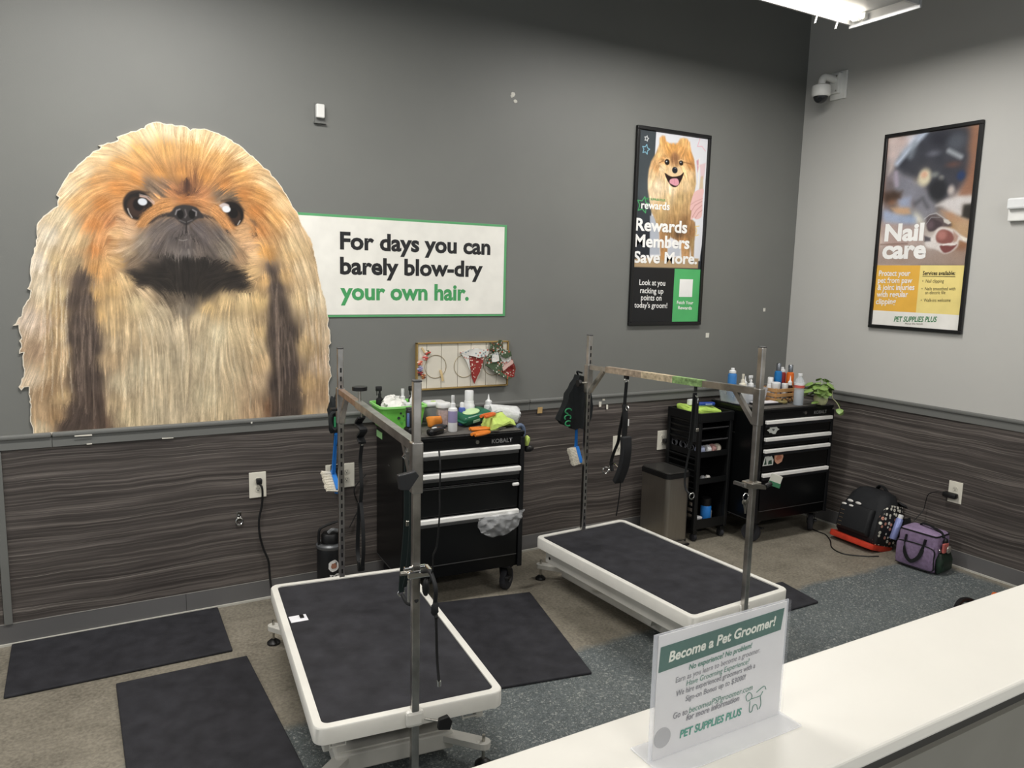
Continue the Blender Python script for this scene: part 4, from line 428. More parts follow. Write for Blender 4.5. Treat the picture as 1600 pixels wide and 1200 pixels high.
q,qa=p.rbf([(-0.101, 1.191, 'd49a50', -72), (-0.08, 1.201, 'c98a44', -72), (0.079, 1.21, 'd6a058', -86), (0.119, 1.194, 'd99e58', -92), (-0.001, 1.161, 'cf8f42', -86), (-0.037, 1.137, 'c98a40', -47), (0.061, 1.147, 'c98a44', -124), (0.009, 1.101, '8a5a34', -86), (-0.122, 1.109, 'd5a562', -112), (-0.087, 1.072, 'c58a4a', -10), (0.142, 1.114, 'c98840', -59), (0.157, 1.062, 'b87a3c', -47), (-0.137, 1.019, 'c08a50', -112), (-0.166, 0.965, 'd2ad78', -106), (-0.095, 1.023, 'e0c090', -18), (-0.044, 1.003, 'dcb27a', -86), (0.093, 1.015, 'e0b87c', -47), (0.15, 1.003, 'd8b07a', -72), (-0.184, 0.923, 'd0b48a', -99), (-0.119, 0.908, 'd8c09a', -86), (-0.01, 0.896, 'd6bc94', -86), (0.128, 0.927, 'c8a878', -86), (0.188, 0.952, 'b89460', -86), (-0.142, 0.845, 'cdb088', -86), (-0.032, 0.824, 'c5a674', -86), (0.078, 0.832, 'b8965e', -86), (0.161, 0.854, 'b08c58', -85), (-0.083, 0.768, 'b8955f', -86), (0.055, 0.764, 'b08850', -86), (0.133, 0.781, 'a88250', -86), (-0.079, 0.706, 'a98752', -86), (0.033, 0.692, '96703f', -86), (0.133, 0.697, '8a6238', -86), (-0.019, 0.635, '8a643a', -86), (0.093, 0.624, '5f4228', -86), (0.18, 0.615, '8a5f34', -86), (-0.064, 0.562, 'a07040', -86), (-0.074, 0.479, 'a8743c', -86), (0.127, 0.549, 'b07a42', -86), (0.145, 0.465, 'b58450', -86), (0.213, 0.553, '8f7042', -86)]); q=np.clip((q*.82+.18*q.mean(-1,keepdims=True))*1.1+.02,0,1); p.ang=qa
p.run([('poly', [(-0.156, 1.248), (0.291, 1.252), (0.33, 0.773), (0.298, 0.578), (0.277, 0.437), (-0.159, 0.433), (-0.161, 0.514), (-0.163, 0.718)], 'dcdde2', 0.002, 1), ('poly', [(-0.174, 0.713), (-0.104, 0.717), (-0.076, 0.467), (-0.161, 0.464)], 'aeb3bd', 0.0061, 1), ('poly', [(-0.007, 0.519), (0.101, 0.528), (0.1, 0.464), (-0.006, 0.461)], 'b9bdc6', 0.0061, 1), ('poly', [(0.214, 0.593), (0.277, 0.596), (0.283, 0.437), (0.226, 0.445)], 'd9dae0', 0.0086, 1), ('poly', [(-0.306, 0.431), (-0.157, 0.447), (-0.069, 0.458), (0.27, 0.451), (0.268, 0.385), (-0.303, 0.38)], 'b09674', 0.006, 1), ('sil', [(-0.126, 1.208), (-0.105, 1.225), (-0.082, 1.225), (-0.068, 1.192), (-0.044, 1.184), (-0.003, 1.188), (0.027, 1.191), (0.048, 1.222), (0.078, 1.23), (0.108, 1.228), (0.134, 1.209), (0.15, 1.153), (0.179, 1.102), (0.192, 1.054), (0.202, 1.001), (0.209, 0.947), (0.196, 0.878), (0.181, 0.827), (0.186, 0.711), (0.219, 0.694), (0.23, 0.63), (0.223, 0.566), (0.225, 0.45), (0.207, 0.444), (0.188, 0.527), (0.188, 0.444), (0.121, 0.432), (0.1, 0.551), (0.012, 0.584), (-0.011, 0.565), (-0.01, 0.428), (-0.064, 0.427), (-0.091, 0.615), (-0.132, 0.693), (-0.164, 0.74), (-0.189, 0.824), (-0.203, 0.88), (-0.207, 0.936), (-0.203, 1.002), (-0.186, 1.055), (-0.15, 1.11), (-0.125, 1.169)], 0.008), ('hair',), ('ell', (-0.053, 1.0632), (0.0205, 0.0184), '1d1612', 0.0032, 1), ('ell', (0.0683, 1.0686), (0.0182, 0.0164), '1d1612', 0.0033, 1), ('ell', (-0.0576, 1.0669), (0.0054, 0.0041), 'c9d0d6', 0.002, 1), ('ell', (0.0641, 1.0723), (0.005, 0.0037), 'c9d0d6', 0.002, 1), ('line', [(-0.08, 1.069), (-0.061, 1.089), (-0.031, 1.083)], 0.0024, 'e8c898', 0.0032, 0.9), ('line', [(0.041, 1.08), (0.064, 1.089), (0.089, 1.085)], 0.0024, 'e8c898', 0.0032, 0.9), ('line', [(-0.117, 1.053), (-0.083, 1.069)], 0.0032, '7a5030', 0.004, 0.7), ('line', [(0.089, 1.076), (0.157, 1.069)], 0.0032, '7a5030', 0.004, 0.7), ('poly', [(-0.028, 1.034), (0.061, 1.042), (0.083, 1.0), (0.024, 0.977), (-0.048, 0.984)], 'e0c49c', 0.008, 0.9), ('poly', [(-0.067, 0.994), (-0.06, 0.992), (-0.049, 0.987), (-0.036, 0.981), (-0.024, 0.978), (-0.013, 0.976), (-0.001, 0.975), (0.01, 0.976), (0.021, 0.977), (0.033, 0.979), (0.044, 0.982), (0.055, 0.985), (0.065, 0.989), (0.075, 0.995), (0.084, 1.003), (0.091, 1.009), (0.095, 1.011), (0.096, 1.005), (0.093, 0.996), (0.089, 0.984), (0.085, 0.973), (0.08, 0.964), (0.075, 0.954), (0.069, 0.944), (0.063, 0.936), (0.057, 0.928), (0.05, 0.921), (0.043, 0.916), (0.035, 0.912), (0.026, 0.91), (0.017, 0.909), (0.008, 0.91), (-0.001, 0.913), (-0.01, 0.917), (-0.018, 0.923), (-0.025, 0.93), (-0.033, 0.937), (-0.04, 0.945), (-0.047, 0.954), (-0.053, 0.962), (-0.059, 0.97), (-0.063, 0.978), (-0.067, 0.985), (-0.069, 0.991)], '2a1c1a', 0.0028, 1), ('poly', [(-0.019, 0.956), (-0.013, 0.959), (-0.005, 0.962), (0.004, 0.964), (0.013, 0.965), (0.022, 0.966), (0.031, 0.967), (0.039, 0.966), (0.046, 0.963), (0.051, 0.958), (0.056, 0.95), (0.058, 0.942), (0.058, 0.935), (0.055, 0.93), (0.049, 0.925), (0.042, 0.921), (0.034, 0.919), (0.027, 0.919), (0.019, 0.92), (0.011, 0.922), (0.004, 0.924), (-0.004, 0.926), (-0.011, 0.928), (-0.017, 0.93), (-0.022, 0.933), (-0.024, 0.939), (-0.024, 0.945), (-0.022, 0.951)], 'd99aa6', 0.0028, 1), ('line', [(0.016, 0.959), (0.02, 0.932)], 0.0016, 'b87884', 0.0025, 0.7), ('ell', (0.0165, 1.0182), (0.0236, 0.0205), '23242a', 0.0029, 1), ('ell', (0.0195, 1.0307), (0.0076, 0.0032), '8a9098', 0.0028, 0.8), ('poly', [(0.201, 1.095), (0.219, 1.106), (0.226, 1.057), (0.216, 1.02)], 'c9909c', 0.0061, 0.9), ('poly', [(0.206, 1.064), (0.286, 1.089), (0.276, 0.98), (0.247, 0.982), (0.235, 1.058)], 'dcc0c4', 0.0061, 0.9), ('line', [(0.225, 1.111), (0.23, 0.921)], 0.0033, 'efe8dc', 0.0025, 1), ('poly', [(0.246, 0.995), (0.268, 1.002), (0.275, 0.907), (0.238, 0.904)], 'c9b08c', 0.0063, 0.8), ('poly', [(0.185, 0.864), (0.19, 0.875), (0.196, 0.884), (0.203, 0.893), (0.213, 0.9), (0.228, 0.907), (0.247, 0.914), (0.265, 0.918), (0.278, 0.916), (0.282, 0.907), (0.281, 0.893), (0.277, 0.875), (0.276, 0.854), (0.276, 0.828), (0.278, 0.796), (0.279, 0.766), (0.278, 0.744), (0.274, 0.731), (0.268, 0.725), (0.262, 0.722), (0.255, 0.719), (0.247, 0.716), (0.239, 0.714), (0.231, 0.713), (0.224, 0.713), (0.218, 0.715), (0.213, 0.718), (0.209, 0.72), (0.204, 0.721), (0.2, 0.719), (0.195, 0.715), (0.191, 0.711), (0.187, 0.709), (0.183, 0.708), (0.18, 0.708), (0.178, 0.71), (0.177, 0.715), (0.178, 0.726), (0.18, 0.74), (0.182, 0.755), (0.182, 0.765), (0.18, 0.77), (0.175, 0.77), (0.171, 0.771), (0.168, 0.774), (0.167, 0.78), (0.167, 0.789), (0.168, 0.799), (0.17, 0.81), (0.172, 0.823), (0.176, 0.837), (0.18, 0.851)], 'e2b9b6', 0.0034, 1), ('line', [(0.271, 0.835), (0.21, 0.804), (0.182, 0.765)], 0.0025, 'b98480', 0.0034, 0.8), ('line', [(0.273, 0.808), (0.225, 0.773), (0.192, 0.725)], 0.0025, 'b98480', 0.0034, 0.8), ('line', [(0.276, 0.776), (0.245, 0.756), (0.22, 0.722)], 0.0025, 'b98480', 0.0034, 0.8), ('line', [(0.276, 0.854), (0.215, 0.831), (0.17, 0.806)], 0.0025, 'c99892', 0.0034, 0.8), ('star', (-0.2322, 1.1933), 0.0179, 0.002, 'e8eaea'), ('star', (-0.2343, 1.126), 0.032, 0.0022, '8cc4dc'), ('star', (-0.2347, 0.7783), 0.054, 0.0028, '4fb06a'), ('line', [(0.221, 1.24), (0.203, 1.188), (0.243, 1.192), (0.276, 1.165)], 0.002, 'e5a0b0', 0.002, 1), ('line', [(0.259, 0.67), (0.224, 0.666), (0.239, 0.642), (0.232, 0.603), (0.257, 0.611)], 0.0021, 'e8c25a', 0.0021, 1)],base=q,fine=.05,coarse=.06,L=6,feather=2)
p.build('printed_photo',p1,-.0085,.35)
gx=0.061
panel('black_panel',-.293,gx,.022,.378,M('poster_black','#17181b',.4),p1); panel('green_panel',gx,.293,.022,.378,M('poster_green','#52b06a',.4),p1)
panel('code_square',0.1111,0.2296,0.1899,0.3102,INKW,p1,-.0092,.001)
for t,l,r,tp,b in (("Rewards",(-0.2911, 0.6163),(0.1507, 0.6182),.078,.03),("Members",(-0.2934, 0.513),(0.1797, 0.5153),.078,.03),("Save More.",(-0.2931, 0.4101),(0.2564, 0.4157),.074,.03),("rewards",(-0.2512, 0.7555),(-0.0122, 0.7598),.048,.02),
  ("Look at you",(-0.2367, 0.2658),(-0.0168, 0.263),.036,.01),("racking up",(-0.2271, 0.2134),(-0.0288, 0.2102),.036,.01),("points on",(-0.2173, 0.1659),(-0.0423, 0.1633),.036,.01),("today's groom!",(-0.27, 0.1181),(0.0113, 0.1143),.036,.01),("Fetch Your",(0.0954, 0.1424),(0.2431, 0.1401),.022,.02),("Rewards",(0.1082, 0.1069),(0.2324, 0.1041),.022,.02)):
    text(t,INKW,p1,l,r,tp,bold=b,y=-.0098)
text("PET SUPPLIES PLUS",INKG,p1,(-0.2146, 0.812),(-0.0532, 0.8127),.014,bold=.02,y=-.0098)
p2=thing('framed_poster','tall black-framed nail care poster with a dog paw and yellow panels','poster',(0,-.9945,1.435),-PI/2)
frame(p2,.631,1.259)
zb=0.415; zc=0.1157
p=Paint(-.294,.294,zb,1.2365,.0026); p.c,p.ang=p.rbf([(-0.258, 1.216, 'e0cfc9', -84), (-0.197, 1.203, 'b8a09a', -84), (-0.249, 1.129, 'd8c4c0', -84), (-0.26, 1.055, '8a8582', -84), (-0.14, 1.211, 'dfe0ea', -84), (-0.085, 1.23, 'b8c4dc', -84), (-0.039, 1.223, '7a8498', -84), (-0.119, 1.177, 'd8dcea', -84), (-0.172, 1.131, 'b8c4d6', -84), (-0.214, 1.083, '7c8aa4', -84), (-0.177, 1.062, '23262e', -84), (-0.151, 1.091, '3a3f48', -84), (-0.054, 1.148, '454950', -84), (0.017, 1.215, '3a3b44', -84), (0.099, 1.204, '35363e', -84), (0.178, 1.193, '45474e', -84), (0.217, 1.212, '6a5a54', -84), (0.267, 1.214, 'a88068', -84), (0.282, 1.164, '9a7058', -84), (0.263, 1.108, '8f6852', -84), (0.077, 1.157, '33343a', -84), (0.162, 1.145, '5a5f68', -84), (-0.101, 1.117, '8a929c', -84), (0.001, 1.105, '70727e', -84), (0.136, 1.099, '9aa0a6', -84), (0.18, 1.073, 'a8acb0', -84), (0.065, 1.067, '2e323a', -84), (0.217, 1.064, '4a4a50', -84), (-0.045, 1.064, '44474c', -84), (0.143, 1.032, '5f4a46', -84), (0.187, 1.013, '6e4c42', -84), (0.121, 0.994, '34363a', -84), (0.208, 0.955, '2c3a58', -83), (0.252, 0.981, '8a6250', -84), (0.282, 0.933, '8f6450', -84), (0.289, 0.869, '9a6e58', -84), (0.24, 0.853, '96705e', -84), (-0.102, 1.007, '4e5056', -84), (-0.16, 1.013, '50525a', -84), (-0.214, 0.964, 'b8a8b4', -84), (-0.242, 0.945, '6a6264', -84), (-0.124, 0.945, '8a8c9c', -84), (-0.163, 0.927, '7c7e8a', -84), (-0.034, 1.01, 'e0d4b8', -84), (-0.029, 0.968, 'd8a890', -84), (-0.043, 0.938, 'd8d0b4', -84), (0.011, 0.954, 'b0b0a4', -84), (0.042, 0.977, '8a9090', -84), (0.088, 0.947, '8a8a88', -84), (0.061, 0.898, '2e3034', -84), (0.098, 0.854, '2b2d31', -84), (0.018, 0.891, '3e3a40', -84), (0.16, 0.869, 'c0b4b0', -84), (0.184, 0.887, '5a4c4a', -84), (-0.093, 0.874, 'a8acc0', -84), (-0.049, 0.886, '7a7a86', -84), (-0.216, 0.867, '3e342e', -84), (-0.23, 0.825, '8a6048', -84), (-0.263, 0.849, '4a3a34', -85), (-0.146, 0.819, '98a4bc', -84), (0.002, 0.83, '58565c', -84), (-0.064, 0.808, '605c62', -84), (-0.018, 0.8, '8a8888', -84), (0.071, 0.804, '5a5a5e', -84), (0.141, 0.799, 'c8c4c4', -84), (0.219, 0.809, 'e0dcd8', -84), (0.286, 0.799, 'ece8e4', -84), (0.271, 0.751, '3a3836', -84), (0.28, 0.72, '322e2c', -84), (0.212, 0.774, 'c4bebe', -84), (0.145, 0.763, '9a8a84', -84), (0.095, 0.782, '5e5652', -84), (-0.164, 0.766, 'c8a888', -84), (-0.226, 0.781, '6a6058', -84), (-0.253, 0.75, 'a8b0cc', -84), (-0.201, 0.719, 'b4bcd4', -84), (-0.1, 0.709, '7a92b4', -84), (-0.134, 0.754, 'b89878', -84), (0.175, 0.726, 'b48a6c', -84), (0.258, 0.681, 'd8ccb8', -84), (-0.043, 0.717, 'e0dcc8', -84), (-0.208, 0.681, 'a89c98', -84), (-0.151, 0.706, '6a7c98', -84), (-0.091, 0.698, '3e5068', -84), (-0.249, 0.667, 'b8a098', -84), (-0.226, 0.561, 'b89c92', -84), (-0.166, 0.565, 'b09088', -84), (-0.271, 0.573, 'e0d4ce', -84), (-0.062, 0.579, 'c8b4ac', -84), (-0.004, 0.577, 'a89a94', -84), (-0.035, 0.711, 'dcd8cc', -84), (-0.214, 0.439, 'b8a49a', -84), (-0.123, 0.439, 'a08878', -84), (-0.036, 0.439, 'ad998c', -84), (0.049, 0.449, '998a82', -84), (0.104, 0.449, '948478', -84), (0.213, 0.433, '8a7468', -84), (0.281, 0.427, '8f7a6e', -84), (0.257, 0.509, '8a5f48', -84), (0.28, 0.539, '9a6c50', -84), (0.235, 0.469, 'a08068', -84), (0.189, 0.664, 'a8865f', -84), (0.258, 0.646, 'c0a078', -84), (0.287, 0.609, 'c9a878', -84), (0.239, 0.682, 'b89878', -84), (0.071, 0.501, 'a89e9a', -84), (0.015, 0.502, '98887e', -84), (0.056, 0.533, 'dcd6d2', -84), (0.064, 0.565, 'e0dcd8', -84)],2.6); p.c=np.stack([p.blur(p.c[...,i],50) for i in range(3)],-1); p.run([('poly', [(0.225, 1.23), (0.303, 1.238), (0.312, 0.837), (0.216, 0.835), (0.249, 0.961)], '936a54', 0.0266, 0.8), ('poly', [(-0.278, 1.23), (-0.14, 1.216), (-0.201, 1.124), (-0.223, 1.051), (-0.273, 1.002)], 'd2c0bb', 0.024, 0.7), ('poly', [(-0.218, 1.062), (-0.207, 1.079), (-0.188, 1.101), (-0.166, 1.123), (-0.144, 1.143), (-0.123, 1.162), (-0.1, 1.18), (-0.079, 1.197), (-0.06, 1.211), (-0.051, 1.223), (-0.047, 1.233), (-0.038, 1.241), (-0.014, 1.245), (0.037, 1.248), (0.104, 1.248), (0.169, 1.244), (0.215, 1.232), (0.234, 1.21), (0.239, 1.18), (0.238, 1.146), (0.238, 1.111), (0.242, 1.074), (0.245, 1.035), (0.247, 0.996), (0.243, 0.962), (0.234, 0.933), (0.219, 0.908), (0.203, 0.886), (0.187, 0.867), (0.172, 0.851), (0.158, 0.837), (0.144, 0.827), (0.128, 0.821), (0.111, 0.819), (0.092, 0.821), (0.073, 0.827), (0.056, 0.836), (0.042, 0.85), (0.03, 0.868), (0.018, 0.887), (0.005, 0.902), (-0.007, 0.913), (-0.019, 0.92), (-0.034, 0.927), (-0.054, 0.939), (-0.086, 0.958), (-0.124, 0.983), (-0.162, 1.007), (-0.191, 1.026), (-0.208, 1.038), (-0.218, 1.044), (-0.221, 1.051)], '3b3d45', 0.0369, 0.88), ('ell', (0.0524, 1.1851), (0.0492, 0.0351), '2c2d35', 0.0351, 0.7), ('ell', (0.1612, 1.1554), (0.052, 0.0456), '565b64', 0.0304, 0.8), ('line', [(-0.216, 1.067), (-0.144, 1.143), (-0.082, 1.203), (-0.041, 1.239)], 0.0143, 'c8d4e6', 0.0205, 0.9), ('line', [(-0.107, 1.175), (-0.129, 1.105)], 0.0195, '868f9a', 0.0234, 0.7), ('line', [(0.119, 1.106), (0.164, 1.08), (0.197, 1.061)], 0.0137, 'a2a8ae', 0.0156, 0.85), ('ell', (0.0231, 1.1021), (0.0328, 0.0156), '747682', 0.0195, 0.7), ('ell', (0.1547, 1.0211), (0.0351, 0.0152), '664b44', 0.019, 0.8), ('ell', (0.2089, 0.9504), (0.0234, 0.0266), '2c3d62', 0.0152, 0.9), ('poly', [(-0.125, 0.951), (-0.105, 0.942), (-0.084, 0.936), (-0.062, 0.929), (-0.041, 0.917), (-0.018, 0.898), (0.006, 0.875), (0.029, 0.85), (0.046, 0.827), (0.06, 0.804), (0.07, 0.782), (0.076, 0.761), (0.077, 0.742), (0.071, 0.723), (0.059, 0.705), (0.044, 0.692), (0.028, 0.687), (0.01, 0.693), (-0.009, 0.709), (-0.029, 0.729), (-0.046, 0.749), (-0.058, 0.77), (-0.066, 0.793), (-0.075, 0.817), (-0.09, 0.836), (-0.114, 0.851), (-0.146, 0.861), (-0.177, 0.872), (-0.201, 0.888), (-0.215, 0.911), (-0.224, 0.94), (-0.228, 0.967), (-0.229, 0.987), (-0.225, 0.999), (-0.218, 1.006), (-0.207, 1.008), (-0.195, 1.006), (-0.18, 0.996), (-0.163, 0.981), (-0.144, 0.965)], '7d7e88', 0.024, 0.8), ('line', [(-0.063, 0.803), (-0.021, 0.831), (0.018, 0.776)], 0.012, '55555b', 0.016, 0.7), ('line', [(-0.219, 1.008), (-0.205, 0.931)], 0.0123, 'b4a8ba', 0.0164, 0.7), ('ell', (-0.0203, 0.9621), (0.042, 0.0507), 'd8ceb2', 0.0195, 0.95), ('ell', (-0.0248, 0.9782), (0.021, 0.02), 'd2a088', 0.016, 0.8), ('ell', (0.0422, 0.9716), (0.0252, 0.0156), '90948f', 0.0156, 0.7), ('ell', (0.0882, 0.9467), (0.0164, 0.0156), '8e8e8a', 0.0117, 0.8), ('ell', (0.074, 0.8762), (0.0574, 0.0663), '292b2f', 0.0234, 0.85), ('ell', (0.1576, 0.8694), (0.02, 0.0273), 'c4bab4', 0.0156, 0.9), ('poly', [(0.073, 0.783), (0.086, 0.791), (0.108, 0.802), (0.136, 0.811), (0.166, 0.818), (0.2, 0.821), (0.239, 0.822), (0.274, 0.821), (0.299, 0.818), (0.311, 0.812), (0.314, 0.804), (0.31, 0.795), (0.302, 0.788), (0.287, 0.787), (0.264, 0.788), (0.241, 0.789), (0.227, 0.783), (0.227, 0.768), (0.235, 0.746), (0.244, 0.725), (0.245, 0.712), (0.233, 0.711), (0.214, 0.717), (0.193, 0.727), (0.174, 0.736), (0.159, 0.744), (0.144, 0.754), (0.131, 0.763), (0.118, 0.77), (0.102, 0.774), (0.086, 0.777), (0.074, 0.779)], 'd0cccb', 0.0195, 0.9), ('poly', [(0.248, 0.772), (0.298, 0.779), (0.304, 0.679), (0.24, 0.707)], '34322f', 0.0152, 0.95), ('poly', [(0.109, 0.75), (0.231, 0.698), (0.299, 0.679), (0.296, 0.659), (0.18, 0.68)], 'b58e70', 0.0195, 0.8), ('poly', [(-0.285, 0.883), (-0.165, 0.885), (-0.172, 0.842), (-0.268, 0.838)], '46372f', 0.0252, 0.8), ('poly', [(-0.232, 0.787), (-0.107, 0.779), (-0.091, 0.741), (-0.192, 0.741)], 'c4a080', 0.0168, 0.85), ('poly', [(-0.28, 0.767), (-0.162, 0.739), (-0.049, 0.717), (-0.049, 0.669), (-0.271, 0.679)], 'a0aec8', 0.0205, 0.8), ('poly', [(-0.183, 0.832), (-0.102, 0.848), (-0.096, 0.784), (-0.167, 0.788)], '98a2bc', 0.0205, 0.7), ('poly', [(-0.283, 0.696), (-0.002, 0.667), (0.009, 0.555), (-0.275, 0.557)], 'b49e96', 0.021, 0.75), ('poly', [(-0.267, 0.54), (0.308, 0.508), (0.298, 0.412), (-0.286, 0.411)], 'a39086', 0.0252, 0.7), ('poly', [(0.192, 0.684), (0.295, 0.679), (0.292, 0.569), (0.22, 0.612)], 'b89878', 0.019, 0.7), ('poly', [(0.016, 0.708), (0.021, 0.719), (0.031, 0.727), (0.044, 0.731), (0.058, 0.732), (0.073, 0.729), (0.091, 0.721), (0.11, 0.712), (0.126, 0.703), (0.141, 0.695), (0.156, 0.686), (0.169, 0.677), (0.177, 0.67), (0.182, 0.663), (0.184, 0.657), (0.182, 0.653), (0.174, 0.649), (0.157, 0.648), (0.133, 0.648), (0.107, 0.649), (0.088, 0.648), (0.079, 0.643), (0.075, 0.637), (0.073, 0.631), (0.069, 0.627), (0.061, 0.626), (0.052, 0.625), (0.043, 0.627), (0.035, 0.634), (0.028, 0.649), (0.021, 0.67), (0.016, 0.692)], '5a5052', 0.012, 0.9), ('poly', [(0.027, 0.682), (0.03, 0.69), (0.036, 0.696), (0.042, 0.701), (0.05, 0.704), (0.057, 0.704), (0.066, 0.702), (0.074, 0.699), (0.084, 0.695), (0.095, 0.69), (0.107, 0.684), (0.117, 0.678), (0.124, 0.672), (0.125, 0.666), (0.122, 0.659), (0.117, 0.653), (0.11, 0.647), (0.102, 0.641), (0.091, 0.635), (0.079, 0.63), (0.069, 0.627), (0.06, 0.626), (0.051, 0.626), (0.044, 0.629), (0.038, 0.634), (0.033, 0.643), (0.029, 0.657), (0.027, 0.67)], '4a4044', 0.0078, 0.95), ('ell', (0.0482, 0.6649), (0.021, 0.0234), '6a5a60', 0.0156, 0.8), ('poly', [(0.127, 0.698), (0.159, 0.691), (0.18, 0.672), (0.162, 0.663), (0.134, 0.677)], 'd8d4cc', 0.0047, 0.9), ('poly', [(0.076, 0.606), (0.081, 0.616), (0.086, 0.627), (0.092, 0.637), (0.1, 0.644), (0.109, 0.648), (0.119, 0.65), (0.131, 0.649), (0.142, 0.648), (0.155, 0.646), (0.169, 0.643), (0.183, 0.639), (0.197, 0.633), (0.21, 0.625), (0.223, 0.615), (0.235, 0.605), (0.248, 0.596), (0.262, 0.588), (0.276, 0.581), (0.289, 0.575), (0.297, 0.569), (0.3, 0.563), (0.299, 0.556), (0.295, 0.551), (0.289, 0.549), (0.279, 0.552), (0.265, 0.558), (0.251, 0.564), (0.241, 0.565), (0.237, 0.56), (0.237, 0.55), (0.237, 0.54), (0.234, 0.53), (0.228, 0.521), (0.22, 0.513), (0.211, 0.506), (0.201, 0.5), (0.19, 0.494), (0.178, 0.49), (0.166, 0.487), (0.154, 0.487), (0.142, 0.491), (0.13, 0.497), (0.117, 0.505), (0.103, 0.511), (0.085, 0.517), (0.066, 0.521), (0.047, 0.527), (0.034, 0.534), (0.028, 0.544), (0.025, 0.556), (0.027, 0.568), (0.03, 0.576), (0.036, 0.58), (0.045, 0.579), (0.055, 0.579), (0.063, 0.581), (0.067, 0.585), (0.07, 0.591), (0.073, 0.599)], 'ddd6d2', 0.0097, 0.9), ('poly', [(0.016, 0.598), (0.057, 0.586), (0.059, 0.565), (0.02, 0.563)], '3c3840', 0.0078, 0.8), ('poly', [(0.091, 0.595), (0.094, 0.605), (0.099, 0.614), (0.105, 0.622), (0.112, 0.628), (0.12, 0.632), (0.13, 0.634), (0.14, 0.634), (0.149, 0.632), (0.16, 0.629), (0.17, 0.625), (0.18, 0.619), (0.189, 0.613), (0.196, 0.605), (0.202, 0.595), (0.207, 0.585), (0.208, 0.576), (0.207, 0.569), (0.203, 0.562), (0.198, 0.556), (0.19, 0.551), (0.18, 0.548), (0.168, 0.547), (0.154, 0.547), (0.142, 0.547), (0.131, 0.548), (0.121, 0.55), (0.111, 0.554), (0.103, 0.558), (0.098, 0.566), (0.093, 0.576), (0.091, 0.586)], '8a5a54', 0.0078, 1), ('ell', (0.1288, 0.5994), (0.0287, 0.0273), 'b88078', 0.0156, 0.8), ('poly', [(0.122, 0.532), (0.126, 0.536), (0.134, 0.537), (0.144, 0.537), (0.154, 0.537), (0.165, 0.536), (0.176, 0.535), (0.187, 0.533), (0.197, 0.533), (0.207, 0.535), (0.216, 0.538), (0.224, 0.54), (0.228, 0.54), (0.227, 0.536), (0.223, 0.529), (0.216, 0.522), (0.21, 0.515), (0.203, 0.509), (0.196, 0.503), (0.188, 0.498), (0.18, 0.495), (0.172, 0.493), (0.164, 0.491), (0.155, 0.492), (0.148, 0.495), (0.14, 0.503), (0.131, 0.513), (0.125, 0.524)], '7a4a48', 0.0059, 1), ('poly', [(0.198, 0.623), (0.233, 0.591), (0.226, 0.561), (0.206, 0.551)], 'a07868', 0.0076, 0.7), ('poly', [(0.243, 0.591), (0.291, 0.574), (0.298, 0.561), (0.267, 0.562)], 'efe8d8', 0.0038, 0.9), ('line', [(0.143, 0.539), (0.175, 0.546), (0.217, 0.54)], 0.0039, 'e8e0dc', 0.0039, 0.9), ('line', [(0.005, 0.704), (0.036, 0.728), (0.079, 0.736), (0.149, 0.691)], 0.0028, 'c4c4c8', 0.004, 0.7), ('line', [(0.02, 0.671), (0.049, 0.712), (0.104, 0.709)], 0.002, 'a8a8ac', 0.0031, 0.7), ('line', [(-0.281, 0.551), (-0.094, 0.553)], 0.0042, '7a6258', 0.0063, 0.7)])
p.c=p.c*(1+.025*RNG.standard_normal(p.X.shape))[...,None]
p.build('printed_photo',p2,-.0085,.35)
gx=0.0089
panel('orange_panel',-.294,gx,zc,zb,M('poster_orange','#e9b44c',.4),p2); panel('yellow_panel',gx,.294,zc,zb,M('poster_yellow','#f0dc8c',.4),p2); panel('white_strip',-.294,.294,.022,zc,M('poster_white','#eceae4',.4),p2)
INKD=M('dark_grey_ink','#5a5238',.5)
for t,l,r,tp,b,mt in (("Nail",(-0.2585, 0.5758),(0.0104, 0.574),.108,.04,INKW),("care",(-0.2643, 0.4622),(0.0389, 0.4621),.080,.04,INKW),
  ("Protect your",(-0.275, 0.345),(-0.0526, 0.3479),.036,.02,INKW),("pet from paw",(-0.2774, 0.2984),(-0.0349, 0.3034),.036,.02,INKW),("& joint injuries",(-0.276, 0.2517),(-0.0156, 0.2592),.036,.02,INKW),("with regular",(-0.2765, 0.2049),(-0.0544, 0.213),.036,.02,INKW),("clipping",(-0.2784, 0.1578),(-0.1342, 0.1642),.036,.02,INKW),
  ("Services available:",(0.0306, 0.355),(0.2374, 0.3574),.024,.02,INKB),("•  Nail clipping",(0.0331, 0.3068),(0.1715, 0.3097),.020,.0,INKD),("•  Nails smoothed with",(0.033, 0.2585),(0.248, 0.2648),.020,.0,INKD),("an electric file",(0.0596, 0.2352),(0.189, 0.2395),.020,.0,INKD),("•  Walk-ins welcome",(0.035, 0.1859),(0.2262, 0.1939),.020,.0,INKD)):
    text(t,mt,p2,l,r,tp,bold=b,y=-.0098)
text("PET SUPPLIES PLUS",M('logo_green','#2f7d4a',.5),p2,(-0.1362, 0.0494),(0.1523, 0.0655),.034,bold=.02,shear=.2,y=-.0098)
text("Minus the hassle.",INKD,p2,(-0.0561, 0.0355),(0.0669, 0.0429),.011,y=-.0098)
MB().box(((0.031+0.239)/2,-.0093,0.347),(0.239-0.031,.001,.003)).build('heading_rule',INKB,p2,smooth=False)
